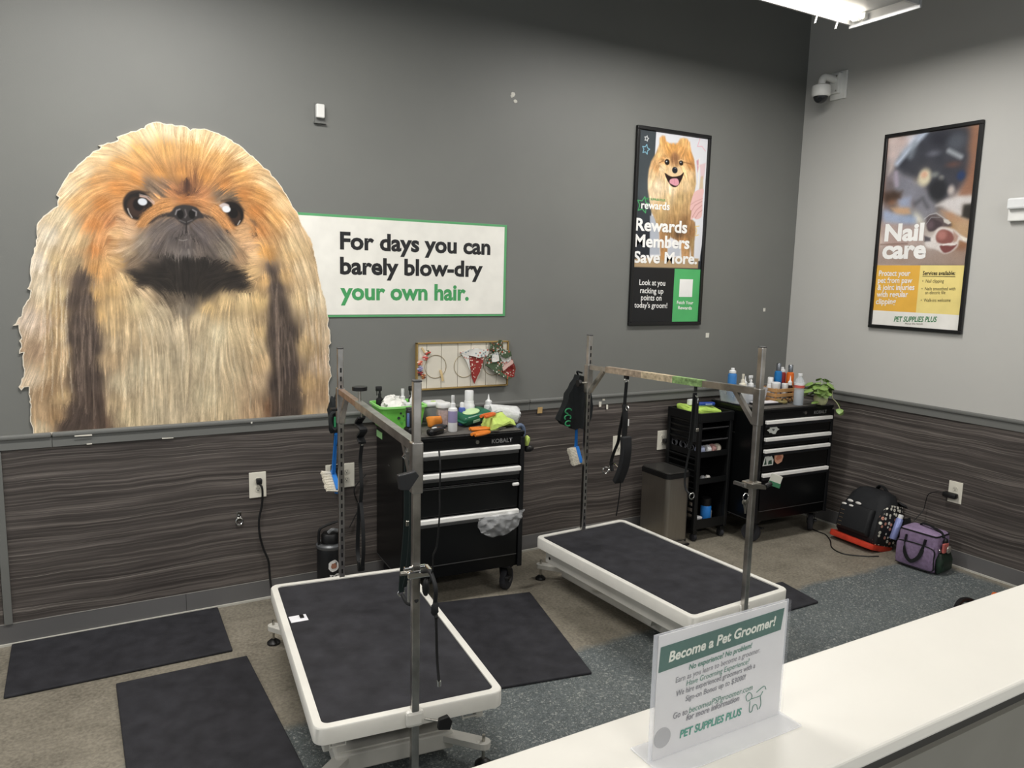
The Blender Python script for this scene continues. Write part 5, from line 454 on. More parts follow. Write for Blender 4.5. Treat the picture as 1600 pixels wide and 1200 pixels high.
# ---------------------------------------------------------------- fixtures on walls and ceiling
STEEL=M('brushed_steel','#b5b2aa',.32,1,var=.15,vscale=30); CHROME=M('chrome','#d8d8d6',.12,1); DSTEEL=M('worn_steel_tube','#bdbab6',.28,1,var=.3,vscale=14)
RUST=M('rust_stained_steel','#b59a88',.38,.9,var=.35,vscale=20); CREAM=M('off_white_enamel','#dedcd4',.38); GREYENAM=M('light_grey_enamel','#c9c7bf',.42)
RUBBER=M('black_rubber','#2c2c30',.72,spec=.3,var=.28,vscale=13,bump=.12,bscale=300); SHINYBLK=M('gloss_black_steel','#0b0c0d',.28,spec=.4); MATBLK=M('matt_black_steel','#111214',.5,spec=.35)
WEB=M('black_webbing','#101214',.7); WHITEP=M('white_enamel','#e6e6e2',.4); IVORY=M('ivory_plate','#e2ded0',.4)
TUBE=M('glowing_lamp_tube','#fff6e6',.4,emit=9)
lamp=thing('strip_light','white suspended strip light with two lit tubes near the corner','light',(-1.45,-1.16,3.17))
m=MB().box((0,0,.06),(1.30,.42,.04),.004).box((0,.2,.03),(1.3,.012,.07)).box((0,-.2,.03),(1.3,.012,.07)); m.build('housing',M('fixture_white','#b9babb',.5),lamp,smooth=False)
MB().box((.648,0,.022),(.012,.425,.085),.003).build('end_plate',M('fixture_white','#b9babb',.5),lamp,smooth=False); MB().box((-.648,0,.022),(.012,.425,.085),.003).build('end_plate',M('fixture_white','#b9babb',.5),lamp,smooth=False)
for y in (.155,.105): MB().cyl((-.625,y,.016),(.615,y,.016),.013).build('lamp_tube',TUBE,lamp)
for y in (.155,.105): MB().box((.625,y,.016),(.03,.034,.034),.004).build('lamp_holder',WHITEP,lamp,smooth=False)
for x in (.35,.52): MB().bar((x,.19,.01),(x-.01,.195,-.045),.014,.004).build('hanging_clip',WHITEP,lamp,smooth=False)
MB().cyl((-.4,0,.08),(-.4,0,1.03),.006).build('suspension_rod',STEEL,lamp); MB().cyl((.4,0,.08),(.4,0,1.03),.006).build('suspension_rod',STEEL,lamp)
for (x,y,z),n in zip(LAMPS[1:],('second along the back wall','third along the back wall','over the counter at right','over the counter at left','over the counter at far left','farthest behind at right','farthest behind at left')):
    dup(lamp,(x,y,z),label='white suspended strip light outside the view, '+n,group='strip lights outside the view')
# security camera
cam=thing('security_camera','white dome security camera on a bracket high on the light wall','camera',(0,-.285,3.08))
MB().box((-.009,0,0),(.018,.125,.185),.004).build('mounting_plate',WHITEP,cam,smooth=False)
MB().box((-.030,.012,.012),(.035,.078,.135),.006).build('junction_box',WHITEP,cam,smooth=False)
MB().tube([(-.04,.012,.035),(-.10,.012,.040),(-.15,.012,.038),(-.170,.012,.015),(-.172,.012,-.02)],.024,n=14).build('bracket_arm',WHITEP,cam)
MB().lathe([(.03,-.012),(.058,-.022),(.062,-.035),(.062,-.075),(.058,-.088),(.05,-.09)],(-.172,.012,0),n=24).build('camera_body',WHITEP,cam)
MB().ell((-.172,.012,-.088),(.049,.049,.05),20).build('dark_dome',M('smoked_dome','#1d2024',.08,spec=.7),cam)
MB().torus((-.172,.012,-.089),.05,.005,'z').build('trim_ring',WHITEP,cam)
for y,z in ((.045,.07),(-.02,.07),(-.02,-.05)): MB().cyl((-.018,y,z),(-.0505,y*.6+.006,z*.8),.006).build('screw',STEEL,cam)
# alarm strobe at right edge
al=thing('wall_alarm','white box alarm at the right edge, beside the nail care poster','alarm',(0,-1.575,2.165))
MB().box((-.016,0,-.012),(.032,.13,.11),.006).build('base_box',WHITEP,al,smooth=False); MB().box((-.04,0,.03),(.045,.122,.062),.01).build('strobe_lens',M('clear_lens','#e8eaea',.15,spec=.6),al,smooth=False)
# sensor
se=thing('wall_sensor','small white sensor box high on the dark wall above the slogan sign','sensor',(-3.564,0,2.475))
MB().box((0,-.014,.045),(.042,.028,.068),.006).build('sensor_case',WHITEP,se,smooth=False); MB().box((0,-.01,-.012),(.06,.02,.006)).build('bracket_shelf',M('grey_bracket','#6b6c69',.5),se,smooth=False)
MB().box((0,-.002,.035),(.05,.004,.1)).build('back_plate',M('grey_bracket','#6b6c69',.5),se,smooth=False)
# plaster damage
for (u,x,z,w,h) in ((0,-2.44,2.752,.03,.028),(1,-2.425,2.715,.022,.02),(2,-2.45,2.74,.015,.03)):
    tagged(MB().lathe([(w*.3,-.001),(w*.5,0),(w*.3,.0015)],(0,0,0),n=7,m=Matrix.Rotation(PI/2,3,'X')).wob(.006,60,u).build('plaster_chip',M('bare_plaster','#d8d6cc',.9)),['largest and topmost white plaster chip high on the dark wall','lower right white plaster chip high on the dark wall','left white plaster chip of three high on the dark wall'][u],'wall damage','torn plaster chips').location=(x,-.002,z)
for i,(q,w) in enumerate((((-0.2739, 0.0, 1.5183),.022),((-0.8252, 0.0, 1.3395),.03))):
    tagged(MB().box((0,-.002,0),(w,.003,w*1.1),.001).wob(.002,40,i).build('spackle_spot',M('bare_plaster','#d8d6cc',.9),smooth=False),['tiny white spot on the dark wall near the corner, upper','tiny white spot on the dark wall below the rewards poster'][i],'wall spot').location=q
# chips in the chair rail
for i,(u,v,w,h,c) in enumerate(((844,641,.035,.04,'#b89a68'),(938,632,.018,.035,'#d8d4c8'),(946,628,.03,.012,'#cfcabc'),(949,636,.014,.03,'#d8d4c8'),(130,681,.07,.006,'#d8d4c8'),(262,685,.05,.005,'#d8d4c8'),(140,693,.02,.005,'#d8d4c8'),(393,661,.010,.010,'#dcdad0'))):
    x,z=[((-2.207, -0.02, 0.9007),(-1.7468, -0.02, 0.9078),(-1.7145, -0.03, 0.9369),(-1.6889, -0.02, 0.8871),(-4.6814, -0.03, 0.9498),(-4.3267, -0.02, 0.9053),(-4.6575, -0.02, 0.9066),(-3.9365, -0.03, 0.953))[i][k] for k in (0,2)]
    yy=-.0185 if z<.949 else -.0285
    tagged(MB().box((0,0,0),(w,.0016,h),.0007).wob(.003,50,i).build('paint_chip',M('paint_chip_'+c[1:],c,.9),smooth=False),['tan bare chip in the chair rail right of the near tool chest','small pale chip low on the rail right of the farther table\'s rear post','pale chip on top of the rail right of the farther table\'s rear post','narrow pale chip right of two others on the rail by the far table','long pale scrape on the rail below the left of the dog portrait','pale scrape on the rail below the middle of the dog portrait','tiny pale scrape on the rail board at far left','white dot on the rail below the right of the dog portrait'][i],'paint damage','chips in the chair rail paint').location=(x,yy,z)
# outlets
def outlet(loc,label,rz=0,double=False):
    t=thing('power_outlet',label,'outlet',loc,rz)
    MB().box((0,-.003,0),(.16 if double else .085,.006,.134),.002).build('cover_plate',IVORY,t,smooth=False)
    for x in ((-.035,.035) if double else (0,)):
        for z in (.022,-.022):
            s=MB().lathe([(.0165,0),(.0165,.002)],(0,0,0),n=16,m=Matrix.Rotation(PI/2,3,'X')).build('socket',M('socket_face','#d6d2c4',.4),t); s.location=(x,-.0062,z)
            q=MB().box((-.006,0,.003),(.0022,.0012,.008)).box((.006,0,.003),(.0022,.0012,.0065)).cyl((0,.0006,-.007),(0,-.0006,-.007),.0028).build('slot',BLACK,s,smooth=False); q.location=(0,-.0026,0)
    return t
outlet((-3.910,-WT,.6235),'white wall outlet with a black cord plugged in, left of the near table')
outlet((-3.475,-WT,.622),'white double wall outlet behind the hanging blue brush of the near table',double=True)
outlet((-1.583,-WT,.62),'white wall outlet half hidden behind the hanging muzzle strap'); outlet((-1.20,-WT,.623),'white wall outlet with black plug beside the black cart')
outlet((-WT,-1.376,.463),'white wall outlet on the right wall above the purple bag',-PI/2)
def cord(name,label,pts,r,mat=None,cat='cord'): return tagged(MB().tube(pts,r,n=7).build(name,mat or BLACK),label,cat)
pl=thing('power_plug','black plug and cord hanging from the leftmost wall outlet','plug',(-3.905,-.016,.645))
MB().box((0,-.012,0),(.028,.028,.03),.006).wob(.002,60,1).build('plug_body',BLACK,pl)
MB().tube([(0,-.02,-.01),(.012,-.025,-.04),(.010,-.02,-.12),(-.006,-.018,-.2),(-.005,-.02,-.28),(.012,-.02,-.36),(.035,-.025,-.43),(.04,-.03,-.52),(.045,-.06,-.6),(.05,-.2,-.64),(.12,-.5,-.638)],.0055).build('cord',BLACK,pl)
ad=thing('power_adapter','black square adapter in the outlet behind the blue brush','adapter',(-3.50,-.016,.655))
MB().box((0,-.025,0),(.062,.05,.07),.006).build('adapter_body',BLACK,ad,smooth=False); MB().tube([(0,-.03,-.03),(.01,-.03,-.1),(.03,-.022,-.2)],.004).build('cord',BLACK,ad)
a2=thing('power_plug','black plug with cord in the outlet behind the cart','plug',(-1.19,-.016,.62))
MB().box((.012,-.02,0),(.06,.035,.03),.008).build('plug_body',BLACK,a2,smooth=False); MB().tube([(.04,-.025,0),(.07,-.025,-.02),(.085,-.022,-.05),(.08,-.02,-.12)],.005).build('cord',BLACK,a2)
a3=thing('power_adapter','black wall charger in the right wall outlet with thin cord','adapter',(-.016,-1.376,.443))
MB().box((-.02,.016,0),(.04,.085,.034),.01).build('adapter_body',BLACK,a3); MB().tube([(-.022,.055,.002),(-.024,.10,.0),(-.024,.15,-.03),(-.022,.165,-.09),(-.03,.17,-.14),(-.1,.18,-.2)],.0028).build('cord',BLACK,a3)
# tie ring
tr=thing('tie_ring','chrome tie ring plate on the dark panelling left of the near table','ring',(-4.006,-WT,.455))
MB().box((0,-.002,.012),(.022,.004,.05),.002).build('ring_plate',CHROME,tr,smooth=False); MB().torus((0,-.009,-.012),.019,.0042,'y',sx=.85).build('ring',CHROME,tr); MB().cyl((0,-.004,.016),(0,-.012,.016),.005).build('screw',CHROME,tr)
# ---------------------------------------------------------------- memo board
BX,BZ=-2.738,1.203; bw,bh=.592,.27
mb=thing('display_board','cream plank board in a gold frame hung above the near tool chest','board',(BX,0,BZ))
GOLD=M('gold_frame','#a58a55',.4,.4); PLANK=M('cream_plank','#d3cdbf',.6,var=.05)
m=MB()
for c,d in (((0,bh/2-.004),(bw,.008)),((0,-bh/2+.004),(bw,.008)),((-bw/2+.004,0),(.008,bh)),((bw/2-.004,0),(.008,bh))): m.box((c[0],-.012,c[1]),(d[0],.024,d[1]),.0015)
m.build('frame',GOLD,mb,smooth=False); MB().box((0,-.004,0),(bw-.01,.006,bh-.01)).build('backing',M('dark_gap','#4a4238',.7),mb,smooth=False)
ed=[-.288,-.232,-.142,-.038,.047,.146,.218,.288]
for a,b in zip(ed[:-1],ed[1:]): MB().box(((a+b)/2,-.011,0),(b-a-.003,.008,bh-.018),.001).build('plank',PLANK,mb,smooth=False)
WIRE=M('brass_wire','#a39372',.4,.6)
for i,(u,v,r) in enumerate(((681,574,.062),(727,573,.062),(772,570,.062))):
    x=[(-2.9163, -0.02, 1.1999),(-2.7337, -0.02, 1.1966),(-2.5436, -0.02, 1.2008)][i]; MB().torus((x[0]-BX,-.0165,x[2]-BZ),.066,.0016,'y',32,6).build('hoop',WIRE,mb)
def rosette(loc,cols,label,s=1.0):
    t=thing('hair_bow',label,'hair bow',loc,group=None)
    for k in range(5):
        a=k*2*PI/5+random.random(); MB().ell((math.cos(a)*.010*s,-.006,math.sin(a)*.010*s),(.011*s,.005,.007*s),8,).wob(.003,90,k).build('bow_loop',M('bow_'+cols[k%len(cols)],'#'+cols[k%len(cols)],.6),t)
    MB().ell((0,-.011,0),(.005,.004,.005),8).build('knot',M('bow_'+cols[0],'#'+cols[0],.6),t)
for i,(q,cs,lb) in enumerate((((-2.9684, -0.02, 1.2819),['b8483c','5a6a48','d8c8b8'],'red green and white bow at the top of the left hoop'),((-2.9837, -0.02, 1.2533),['c0504a','d8a8a0'],'red bow just under the top bow on the left hoop'),((-3.0147, -0.02, 1.2254),['c8604a','d89880','e0c8b8'],'orange-red flower bow left of the left hoop'),((-3.0144, -0.02, 1.1928),['9a94b8','7a80a8'],'lavender bow on the left side of the left hoop'),((-3.0142, -0.02, 1.1673),['8a2a30','3a3038'],'dark red bow near the foot of the left hoop'),((-2.9946, -0.02, 1.1483),['a86a40','5a3a30','c89060'],'brown bow lowest on the left hoop'))):
    rosette((q[0],-.0185,q[2]),cs,lb,.9)
ta=thing('ribbon_tail','loose tan ribbon end hanging from the left hoop','ribbon',(-2.8797, -0.02, 1.1505)); MB().strap([(-.008,0,.03),(0,-.002,0),(.008,-.001,-.035)],.014,.002,(1,0,0)).build('ribbon',M('tan_ribbon','#c9b083',.7),ta,smooth=False)
t=thing('ribbon_tail','tan ribbon end sticking up above the left hoop','ribbon',(-2.9919, -0.02, 1.2934)); MB().strap([(-.012,0,.018),(0,-.001,0),(.008,-.001,-.014)],.01,.002,(1,0,0)).build('ribbon',M('tan_ribbon','#c9b083',.7),t,smooth=False)
def cloth_mat(name,base,c2,c3,sc):
    m,nt,b=nodes_mat(name);tc=nt.nodes.new('ShaderNodeTexCoord').outputs['Object'];v=tex(nt,tc,sc,kind='ShaderNodeTexVoronoi')
    h=nt.nodes.new('ShaderNodeSeparateColor');nt.links.new(v.outputs['Color'],h.inputs[0])
    pat=ramp(nt,h.outputs[0],[(0,base),(.55,c2),(.8,c3),(.92,base)],'CONSTANT');dot=ramp(nt,v.outputs['Distance'],[(.0,1.),(.42,1.),(.5,0.)])
    nt.links.new(mix(nt,dot,base,pat),b.inputs['Base Color']);b.inputs['Roughness'].default_value=.8;return m
RED=cloth_mat('red_print_cloth','#8e2a26','#e0d0c4','#4a5a38',110); GRN=cloth_mat('green_white_print_cloth','#47583f','#d8d6cc','#b4523c',85); WHT=cloth_mat('white_print_cloth','#d9d8d2','#8a9aa0','#b86a58',80)
def cloth(poly,t=.004,sub=3,amp=.004,sc=30,seed=0,m=None):
    b=MB().prism(poly,t); bmesh.ops.triangulate(b.b,faces=list(b.b.faces))
    for _ in range(sub): bmesh.ops.subdivide_edges(b.b,edges=list(b.b.edges),cuts=1)
    for v in b.b.verts:
        n=mnoise.noise_vector(v.co*sc+Vector((seed*5.1,0,seed))); v.co+=Vector((n.x*.3,n.y,n.z*.3))*amp
    return b
def L3(q): return (q[0]-BX,q[2]-BZ)
bd=thing('bandana','red and white triangle bandana hanging from the middle hoop','bandana',(BX,-.022,BZ))
tri=[(-2.7065, -0.03, 1.2528),(-2.6098, -0.03, 1.2422),(-2.6255, -0.03, 1.1823),(-2.67, -0.03, 1.0896),(-2.6875, -0.03, 1.1283)]
cloth([L3(q) for q in tri],amp=.006,seed=1).build('red_triangle',RED,bd)
top=[(-2.7688, -0.03, 1.277),(-2.732, -0.03, 1.2871),(-2.6741, -0.03, 1.3004),(-2.5811, -0.03, 1.2904),(-2.5887, -0.03, 1.2529),(-2.6478, -0.03, 1.2434),(-2.7107, -0.03, 1.2567)]
cloth([L3(q) for q in top],t=.01,amp=.012,sc=25,seed=2).build('folded_band',WHT,bd)
cloth([L3(q) for q in ((-2.7647, -0.03, 1.2769),(-2.7107, -0.03, 1.2567),(-2.6966, -0.03, 1.1663),(-2.7311, -0.03, 1.235))],amp=.005,seed=3).build('white_edge',WHT,bd)
for i,(pts,mt,lb) in enumerate(((((-2.5811, -0.03, 1.2904),(-2.5691, -0.03, 1.3279),(-2.5304, -0.03, 1.3232),(-2.5137, -0.03, 1.3456),(-2.4788, -0.03, 1.3373),(-2.4907, -0.03, 1.2918),(-2.5204, -0.03, 1.266)),GRN,'green and white bandana bunched at the top right of the board'),(((-2.5887, -0.03, 1.2529),(-2.5465, -0.03, 1.2781),(-2.5113, -0.03, 1.2505),(-2.4924, -0.03, 1.1886),(-2.5085, -0.03, 1.1355),(-2.6045, -0.03, 1.1966)),GRN,'green print bandana in the middle of the bunch on the right hoop'),(((-2.5117, -0.03, 1.2657),(-2.4373, -0.03, 1.2597),(-2.4318, -0.03, 1.221),(-2.4749, -0.03, 1.1879),(-2.5104, -0.03, 1.2122)),WHT,'pale print bandana on the right side of the bunch'),(((-2.5007, -0.03, 1.1735),(-2.4275, -0.03, 1.2247),(-2.4087, -0.03, 1.1854),(-2.4158, -0.03, 1.1236),(-2.4464, -0.03, 1.1095),(-2.4913, -0.03, 1.1463)),RED,'red bandana sticking out beyond the board frame'))):
    b=thing('bandana',lb,'bandana',(BX,-.024-.008*(i%2),BZ)); cloth([L3(q) for q in pts],t=.014,amp=.024,sc=32,seed=5+i).build('cloth_bunch',mt,b)
for i,(pts,mt,lb) in enumerate(((((-2.5006, -0.04, 1.293),(-2.4478, -0.04, 1.2763),(-2.4339, -0.04, 1.2491),(-2.4774, -0.04, 1.2351),(-2.5215, -0.04, 1.2632)),GRN,'small green fold at the upper right of the bandana bunch'),(((-2.5772, -0.04, 1.2611),(-2.5304, -0.04, 1.2749),(-2.5249, -0.04, 1.2253),(-2.5676, -0.04, 1.2154)),WHT,'small white fold in the middle of the bandana bunch'),(((-2.6099, -0.04, 1.2018),(-2.5497, -0.04, 1.1843),(-2.4881, -0.04, 1.1435),(-2.4391, -0.04, 1.1182),(-2.461, -0.04, 1.1115),(-2.5403, -0.04, 1.1496)),GRN,'green bandana end pointing down at the right of the board'),(((-2.5065, -0.04, 1.1826),(-2.4421, -0.04, 1.2263),(-2.4328, -0.04, 1.2106),(-2.4973, -0.04, 1.1631)),M('red_white_stripe','#c9a8a0',.8),'red and white striped band across the bandana bunch'))):
    b=thing('bandana',lb,'bandana',(BX,-.046-.003*i,BZ)); cloth([L3(q) for q in pts],t=.008,amp=.010,sc=40,seed=15+i).build('cloth_fold',mt,b)
# ---------------------------------------------------------------- floor mats
def mat_(label,poly,name='floor_mat'):
    cx=sum(p[0] for p in poly)/len(poly);cy=sum(p[1] for p in poly)/len(poly)
    b=MB().slab([(p[0]-cx,p[1]-cy) for p in poly],0,.013); o=b.build(name,RUBBER,smooth=False,bevel=.005); o.location=(cx,cy,.0005); tagged(o,label,'floor mat','black rubber floor mats'); return o
mat_('long black rubber mat lying along the wall at far left',[(-5.01,-.03),(-4.125,-.035),(-4.14,-.53),(-5.012,-.525)])
mat_('black rubber mat in the left foreground beside the near table',[(-4.617,-.613),(-4.094,-.617),(-4.075,-1.55),(-4.615,-1.53)])
mat_('black rubber mat between the two grooming tables',[(-3.16,-.48),(-2.597,-.59),(-2.798,-1.449),(-3.37,-1.345)])
mat_('black rubber mat poking out at the right of the far table',[(-1.93,-1.10),(-1.215,-1.12),(-1.256,-1.404),(-1.96,-1.40)])
# ---------------------------------------------------------------- grooming tables
def groom_table(label,loc,rz,h,boff,FX=.29):
    t=thing('grooming_table',label,'table',loc,rz,'low grooming tables')
    W_,L_=.63,1.18; o=rrect(W_,L_,.038,6); i=rrect(W_-.056,L_-.056,.022,6); o2=rrect(W_-.006,L_-.006,.036,6); n=len(o); b=MB()
    rings=[[(x,y,h-.004) for x,y in o],[(x,y,h) for x,y in o2],[(x,y,h) for x,y in i],[(x,y,h-.03) for x,y in i],[(x,y,h-.055) for x,y in i],[(x,y,h-.055) for x,y in o]]
    vs=[v for r in rings for v in r]; fs=[]
    for a in range(6):
        c=(a+1)%6
        for k in range(n): fs.append((a*n+k,a*n+(k+1)%n,c*n+(k+1)%n,c*n+k))
    b.mesh_add(vs,fs); rim=b.build('table_frame',CREAM,t)
    MB().slab(rrect(W_-.057,L_-.057,.02,6),h-.022,h-.005).build('rubber_top',RUBBER,t,smooth=False)
    for s in (-1,1):
        q=MB().box((0,s*(L_/2-.004),h-.0275),(.062,.03,.057),.012).build('post_socket',CREAM,t,smooth=False)
    k=MB().cyl((.0,0,0),(.045,-.035,.0),.004).build('clamp_bolt',STEEL,t); k.location=(.03,-L_/2-.015,h-.028)
    kn=MB().prism([(-.022,-.018),(.018,-.026),(.026,.002),(.012,.022),(-.018,.016)],.018).build('knob',BLACK,t,smooth=False,bevel=.003); kn.location=(.082,-L_/2-.045,h-.03)
    # base frame, lift arms, drive, outriggers with levelling feet
    bx_=FX-.10; b=MB().box((-bx_,boff,.062),(.045,1.0,.06),.006).box((bx_,boff,.062),(.045,1.0,.06),.006).box((0,boff+.47,.062),(bx_*2,.06,.06),.006).box((0,boff-.47,.062),(bx_*2+.04,.07,.065),.006)
    b.build('base_frame',GREYENAM,t,smooth=False)
    MB().box((0,boff-.36,.098),(bx_*2+.02,.26,.006)).build('base_cover',GREYENAM,t,smooth=False)
    for s in (-1,1):
        MB().bar((s*.15,boff-.3,.10),(s*.15,boff+.22,h-.07),.04,.05).build('lift_arm',GREYENAM,t,smooth=False)
        MB().bar((s*.15,boff+.22,.10),(s*.15,boff-.3,h-.07),.03,.05).build('lift_arm',GREYENAM,t,smooth=False)
    MB().box((-.26,.02,h-.10),(.03,1.04,.075),.005).box((.26,.02,h-.10),(.03,1.04,.075),.005).box((0,-.2,h-.085),(.5,.05,.04)).box((0,.3,h-.085),(.5,.05,.04)).build('under_frame',GREYENAM,t,smooth=False)
    MB().cyl((-.2765,.50,h-.105),(-.274,.50,h-.105),.008,n=10).build('frame_bolt',BLACK,t)
    MB().cyl((0,boff-.28,.13),(0,boff+.2,h-.11),.03).build('lift_cylinder',BLACK,t); MB().cyl((0,boff-.40,.125),(0,boff-.26,.13),.016).build('cylinder_rod',CHROME,t)
    for sx in (-1,1):
        for sy in (-1,1):
            fx,fy=sx*FX,boff+sy*.595
            MB().bar((sx*(bx_-.01),boff+sy*.48,.072),(fx,fy,.08),.05,.022).cyl((fx,fy,.069),(fx,fy,.091),.025,n=12).build('outrigger',GREYENAM,t,smooth=False)
            MB().cyl((fx,fy,.012),(fx,fy,.115),.006).build('foot_bolt',STEEL,t); MB().lathe([(.03,0),(.03,.008),(.014,.022),(.008,.024)],(fx,fy,0)).build('levelling_foot',BLACK,t)
    for sx in (-.24,.2): MB().tube([(sx-.025,-L_/2+.03,h-.055),(sx-.025,-L_/2+.03,h-.085),(sx+.025,-L_/2+.03,h-.085),(sx+.025,-L_/2+.03,h-.055)],.004,smooth=0).build('wire_bracket',GREYENAM,t)
    return t
T1=groom_table('nearest white-rimmed grooming table with a worn black rubber top',(-3.7475,-1.28,0),-.108,.34,.125)
T2=groom_table('farther white-rimmed grooming table with a clean black top',(-2.208,-1.126,0),.052,.31,.105,.19)
st=thing('sticker','white square sticker with a black dab on the near table top','sticker',((-3.9679, -1.0385, 0.336)[0],(-3.9679, -1.0385, 0.336)[1],.3352),-.05)
MB().box((0,0,.001),(.068,.058,.002),.0005).build('white_square',M('sticker_white','#e8e8ec',.4),st,smooth=False); MB().box((.014,.008,.004),(.016,.026,.005),.001).build('black_dab',BLACK,st,smooth=False)
# ---------------------------------------------------------------- grooming arms (two posts, a crossbar)
def groom_arm(label,a,b,zt,zb,bar,slotted_a,grp,ru=False):
    t=thing('grooming_arm',label,'grooming arm',(a[0],a[1],0),0,grp); A=Vector((0,0,0)); B=Vector((b[0]-a[0],b[1]-a[1],0)); d=(B-A).normalized(); ang=math.atan2(d.y,d.x)
    def post(P,z0,z1,slots,f):
        R=Matrix.Translation(P)@Matrix.Rotation(ang,4,'Z'); po=MB().box((0,0,(z0+z1)/2),(.025,.025,z1-z0),.003,m=R).build('post',DSTEEL,t,smooth=False)
        MB().box((0,0,z1+.002),(.027,.027,.006),.002,m=R).build('post_cap',M('grey_cap','#4a4a4a',.5),t,smooth=False)
        if slots:
            z=z0+.06; 
            s0=None
            while z<z1-.06:
                if s0 is None: s0=MB().box((0,0,0),(.0012,.0075,.021)).build('slot',BLACK,po,smooth=False); s=s0
                else: s=s0.copy(); COL.objects.link(s)
                s.matrix_local=R@Matrix.Translation((f*.0128,0,z)); z+=.0385
    post(A,zb[0],zt[0],slotted_a,1); post(B,zb[1],zt[1],False,-1)
    za,zb_=bar; R=Matrix.Rotation(ang,4,'Z')
    L_=(B-A).length
    p=lambda s,z: A+d*s+Vector((0,0,z)); zz=lambda s: za+(zb_-za)*s/L_
    for P,zs in ((A,za),(B,zb_)):
        MB().box((0,0,zs-.065),(.036,.036,.16),.004,m=Matrix.Translation(P)@R).build('sleeve',DSTEEL,t,smooth=False)
    MB().bar(p(.015,zz(.015)),p(.40,zz(.40)),.024,.024).build('crossbar_inner',RUST if ru else DSTEEL,t,smooth=False)
    MB().bar(p(.36,zz(.36)),p(L_-.015,zz(L_)),.029,.029).build('crossbar_outer',DSTEEL,t,smooth=False)
    MB().bar(p(.13,zz(.13)-.01),p(.018,zz(0)-.135),.02,.02).build('brace',DSTEEL,t,smooth=False); MB().bar(p(L_-.13,zz(L_)-.01),p(L_-.018,zz(L_)-.135),.02,.02).build('brace',DSTEEL,t,smooth=False)
    return t,p,zz,L_
arm1,p1_,z1_,l1=groom_arm('steel grooming arm clamped to the nearest table',(-3.685,-.705),(-3.809,-1.862),(1.389,1.402),(.31,.06),(1.2,1.202),True,None,True)
MB().cyl(p1_(.385,1.21),p1_(.385,1.262),.006).build('knob_stem',STEEL,arm1); MB().cyl(p1_(.385,1.26),p1_(.385,1.275),.03,n=16).build('bar_knob',BLACK,arm1)
k=MB().prism([(-.035,.02),(.02,.028),(.032,.012),(.0,-.03),(-.03,-.025)],.02).build('wedge_knob',M('grey_black_plastic','#2b2c2e',.4),arm1,smooth=False,bevel=.003); q=(-3.8096, -1.8672, 1.106); k.location=(q[0]+3.685-.035,q[1]+.705-.01,q[2])
k=MB().box((0,0,0),(.03,.03,.012),.003).build('rear_knob',BLACK,arm1,smooth=False); k.location=(-.03,.0,1.12)
arm2,p2_,z2_,l2=groom_arm('steel grooming arm clamped to the farther table',(-2.242,-.565),(-2.187,-1.726),(1.409,1.45),(.28,.06),(1.236,1.262),True,None)
TAPE=M('peeling_green_tape','#7d9a62',.6,var=.5,vscale=60); TAPE2=M('peeling_cream_tape','#b8a88c',.7,var=.4,vscale=50)
MB().bar(p2_(.16,z2_(.16)+.0005),p2_(.44,z2_(.44)+.0005),.0315,.0315).build('tape_wrap',M('stained_tape','#9a8a78',.6,var=.4,vscale=40),arm2,smooth=False); MB().bar(p2_(.44,z2_(.44)+.0005),p2_(.66,z2_(.66)+.0005),.0318,.0318).build('tape_wrap',TAPE2,arm2,smooth=False); MB().bar(p2_(.66,z2_(.66)),p2_(.85,z2_(.85)),.032,.032).build('tape_wrap',TAPE,arm2,smooth=False)
k=MB().cyl((0,0,0),(-.055,0,0),.006).build('knob_stem',STEEL,arm2); k.location=(-.01,-.01,1.15); k=MB().cyl((0,0,0),(-.018,0,0),.02,n=7).build('star_knob',BLACK,arm2); k.location=(-.06,-.01,1.15)
# clamps on the front posts
c=(-3.811, -1.8807, 0.8095); cl1=cl=thing('post_clamp','chrome screw clamp on the nearest steel post','clamp',c,-.1)
m=MB().box((.0,-.022,0),(.075,.014,.022),.004).box((0,.022,0),(.075,.014,.022),.004).box((.036,0,0),(.014,.05,.022),.004); m.build('clamp_body',CHROME,cl,smooth=False); MB().cyl((-.055,0,0),(-.02,0,0),.007).build('clamp_screw',STEEL,cl)
MB().ell((.024,-.012,-.05),(.012,.012,.03),10).build('dark_grip',BLACK,cl); MB().cyl((-.03,-.01,-.02),(-.03,-.01,-.09),.004).build('hook_rod',CHROME,cl)
c=(-2.1874, -1.7185, 0.8552); cl2=cl=thing('post_clamp','chrome bar clamp holding a small card on the farther steel post','clamp',c,.05)
MB().bar((-.075,-.03,.012),(.055,-.03,-.012),.012,.018).build('clamp_bar',CHROME,cl,smooth=False); MB().bar((-.075,-.03,.012),(-.075,.03,.012),.012,.014).build('clamp_hook',CHROME,cl,smooth=False); MB().box((0,0,0),(.06,.06,.03),.004).build('clamp_body',STEEL,cl,smooth=False)
MB().cyl((.055,-.03,-.008),(.09,-.03,0),.010).build('screw_grip',BLACK,cl)
tg=MB().box((0,0,.012),(.065,.004,.05),.003).build('card',M('pale_card','#d5d4c8',.6),cl,smooth=False); tg.location=(.112,-.032,.0); tg.rotation_euler=(0,.35,-.2); g=MB().box((0,-.003,-.006),(.066,.003,.02),.001).build('green_band',M('card_green','#3d7a58',.6),cl,smooth=False); g.location=tg.location; g.rotation_euler=tg.rotation_euler
ks=thing('keys','small bunch of keys hanging left of the farther front post','keys',(c[0]-.062,c[1]-.03,c[2]-.005)); MB().torus((0,0,-.035),.016,.0018,'y').build('key_ring',CHROME,ks)
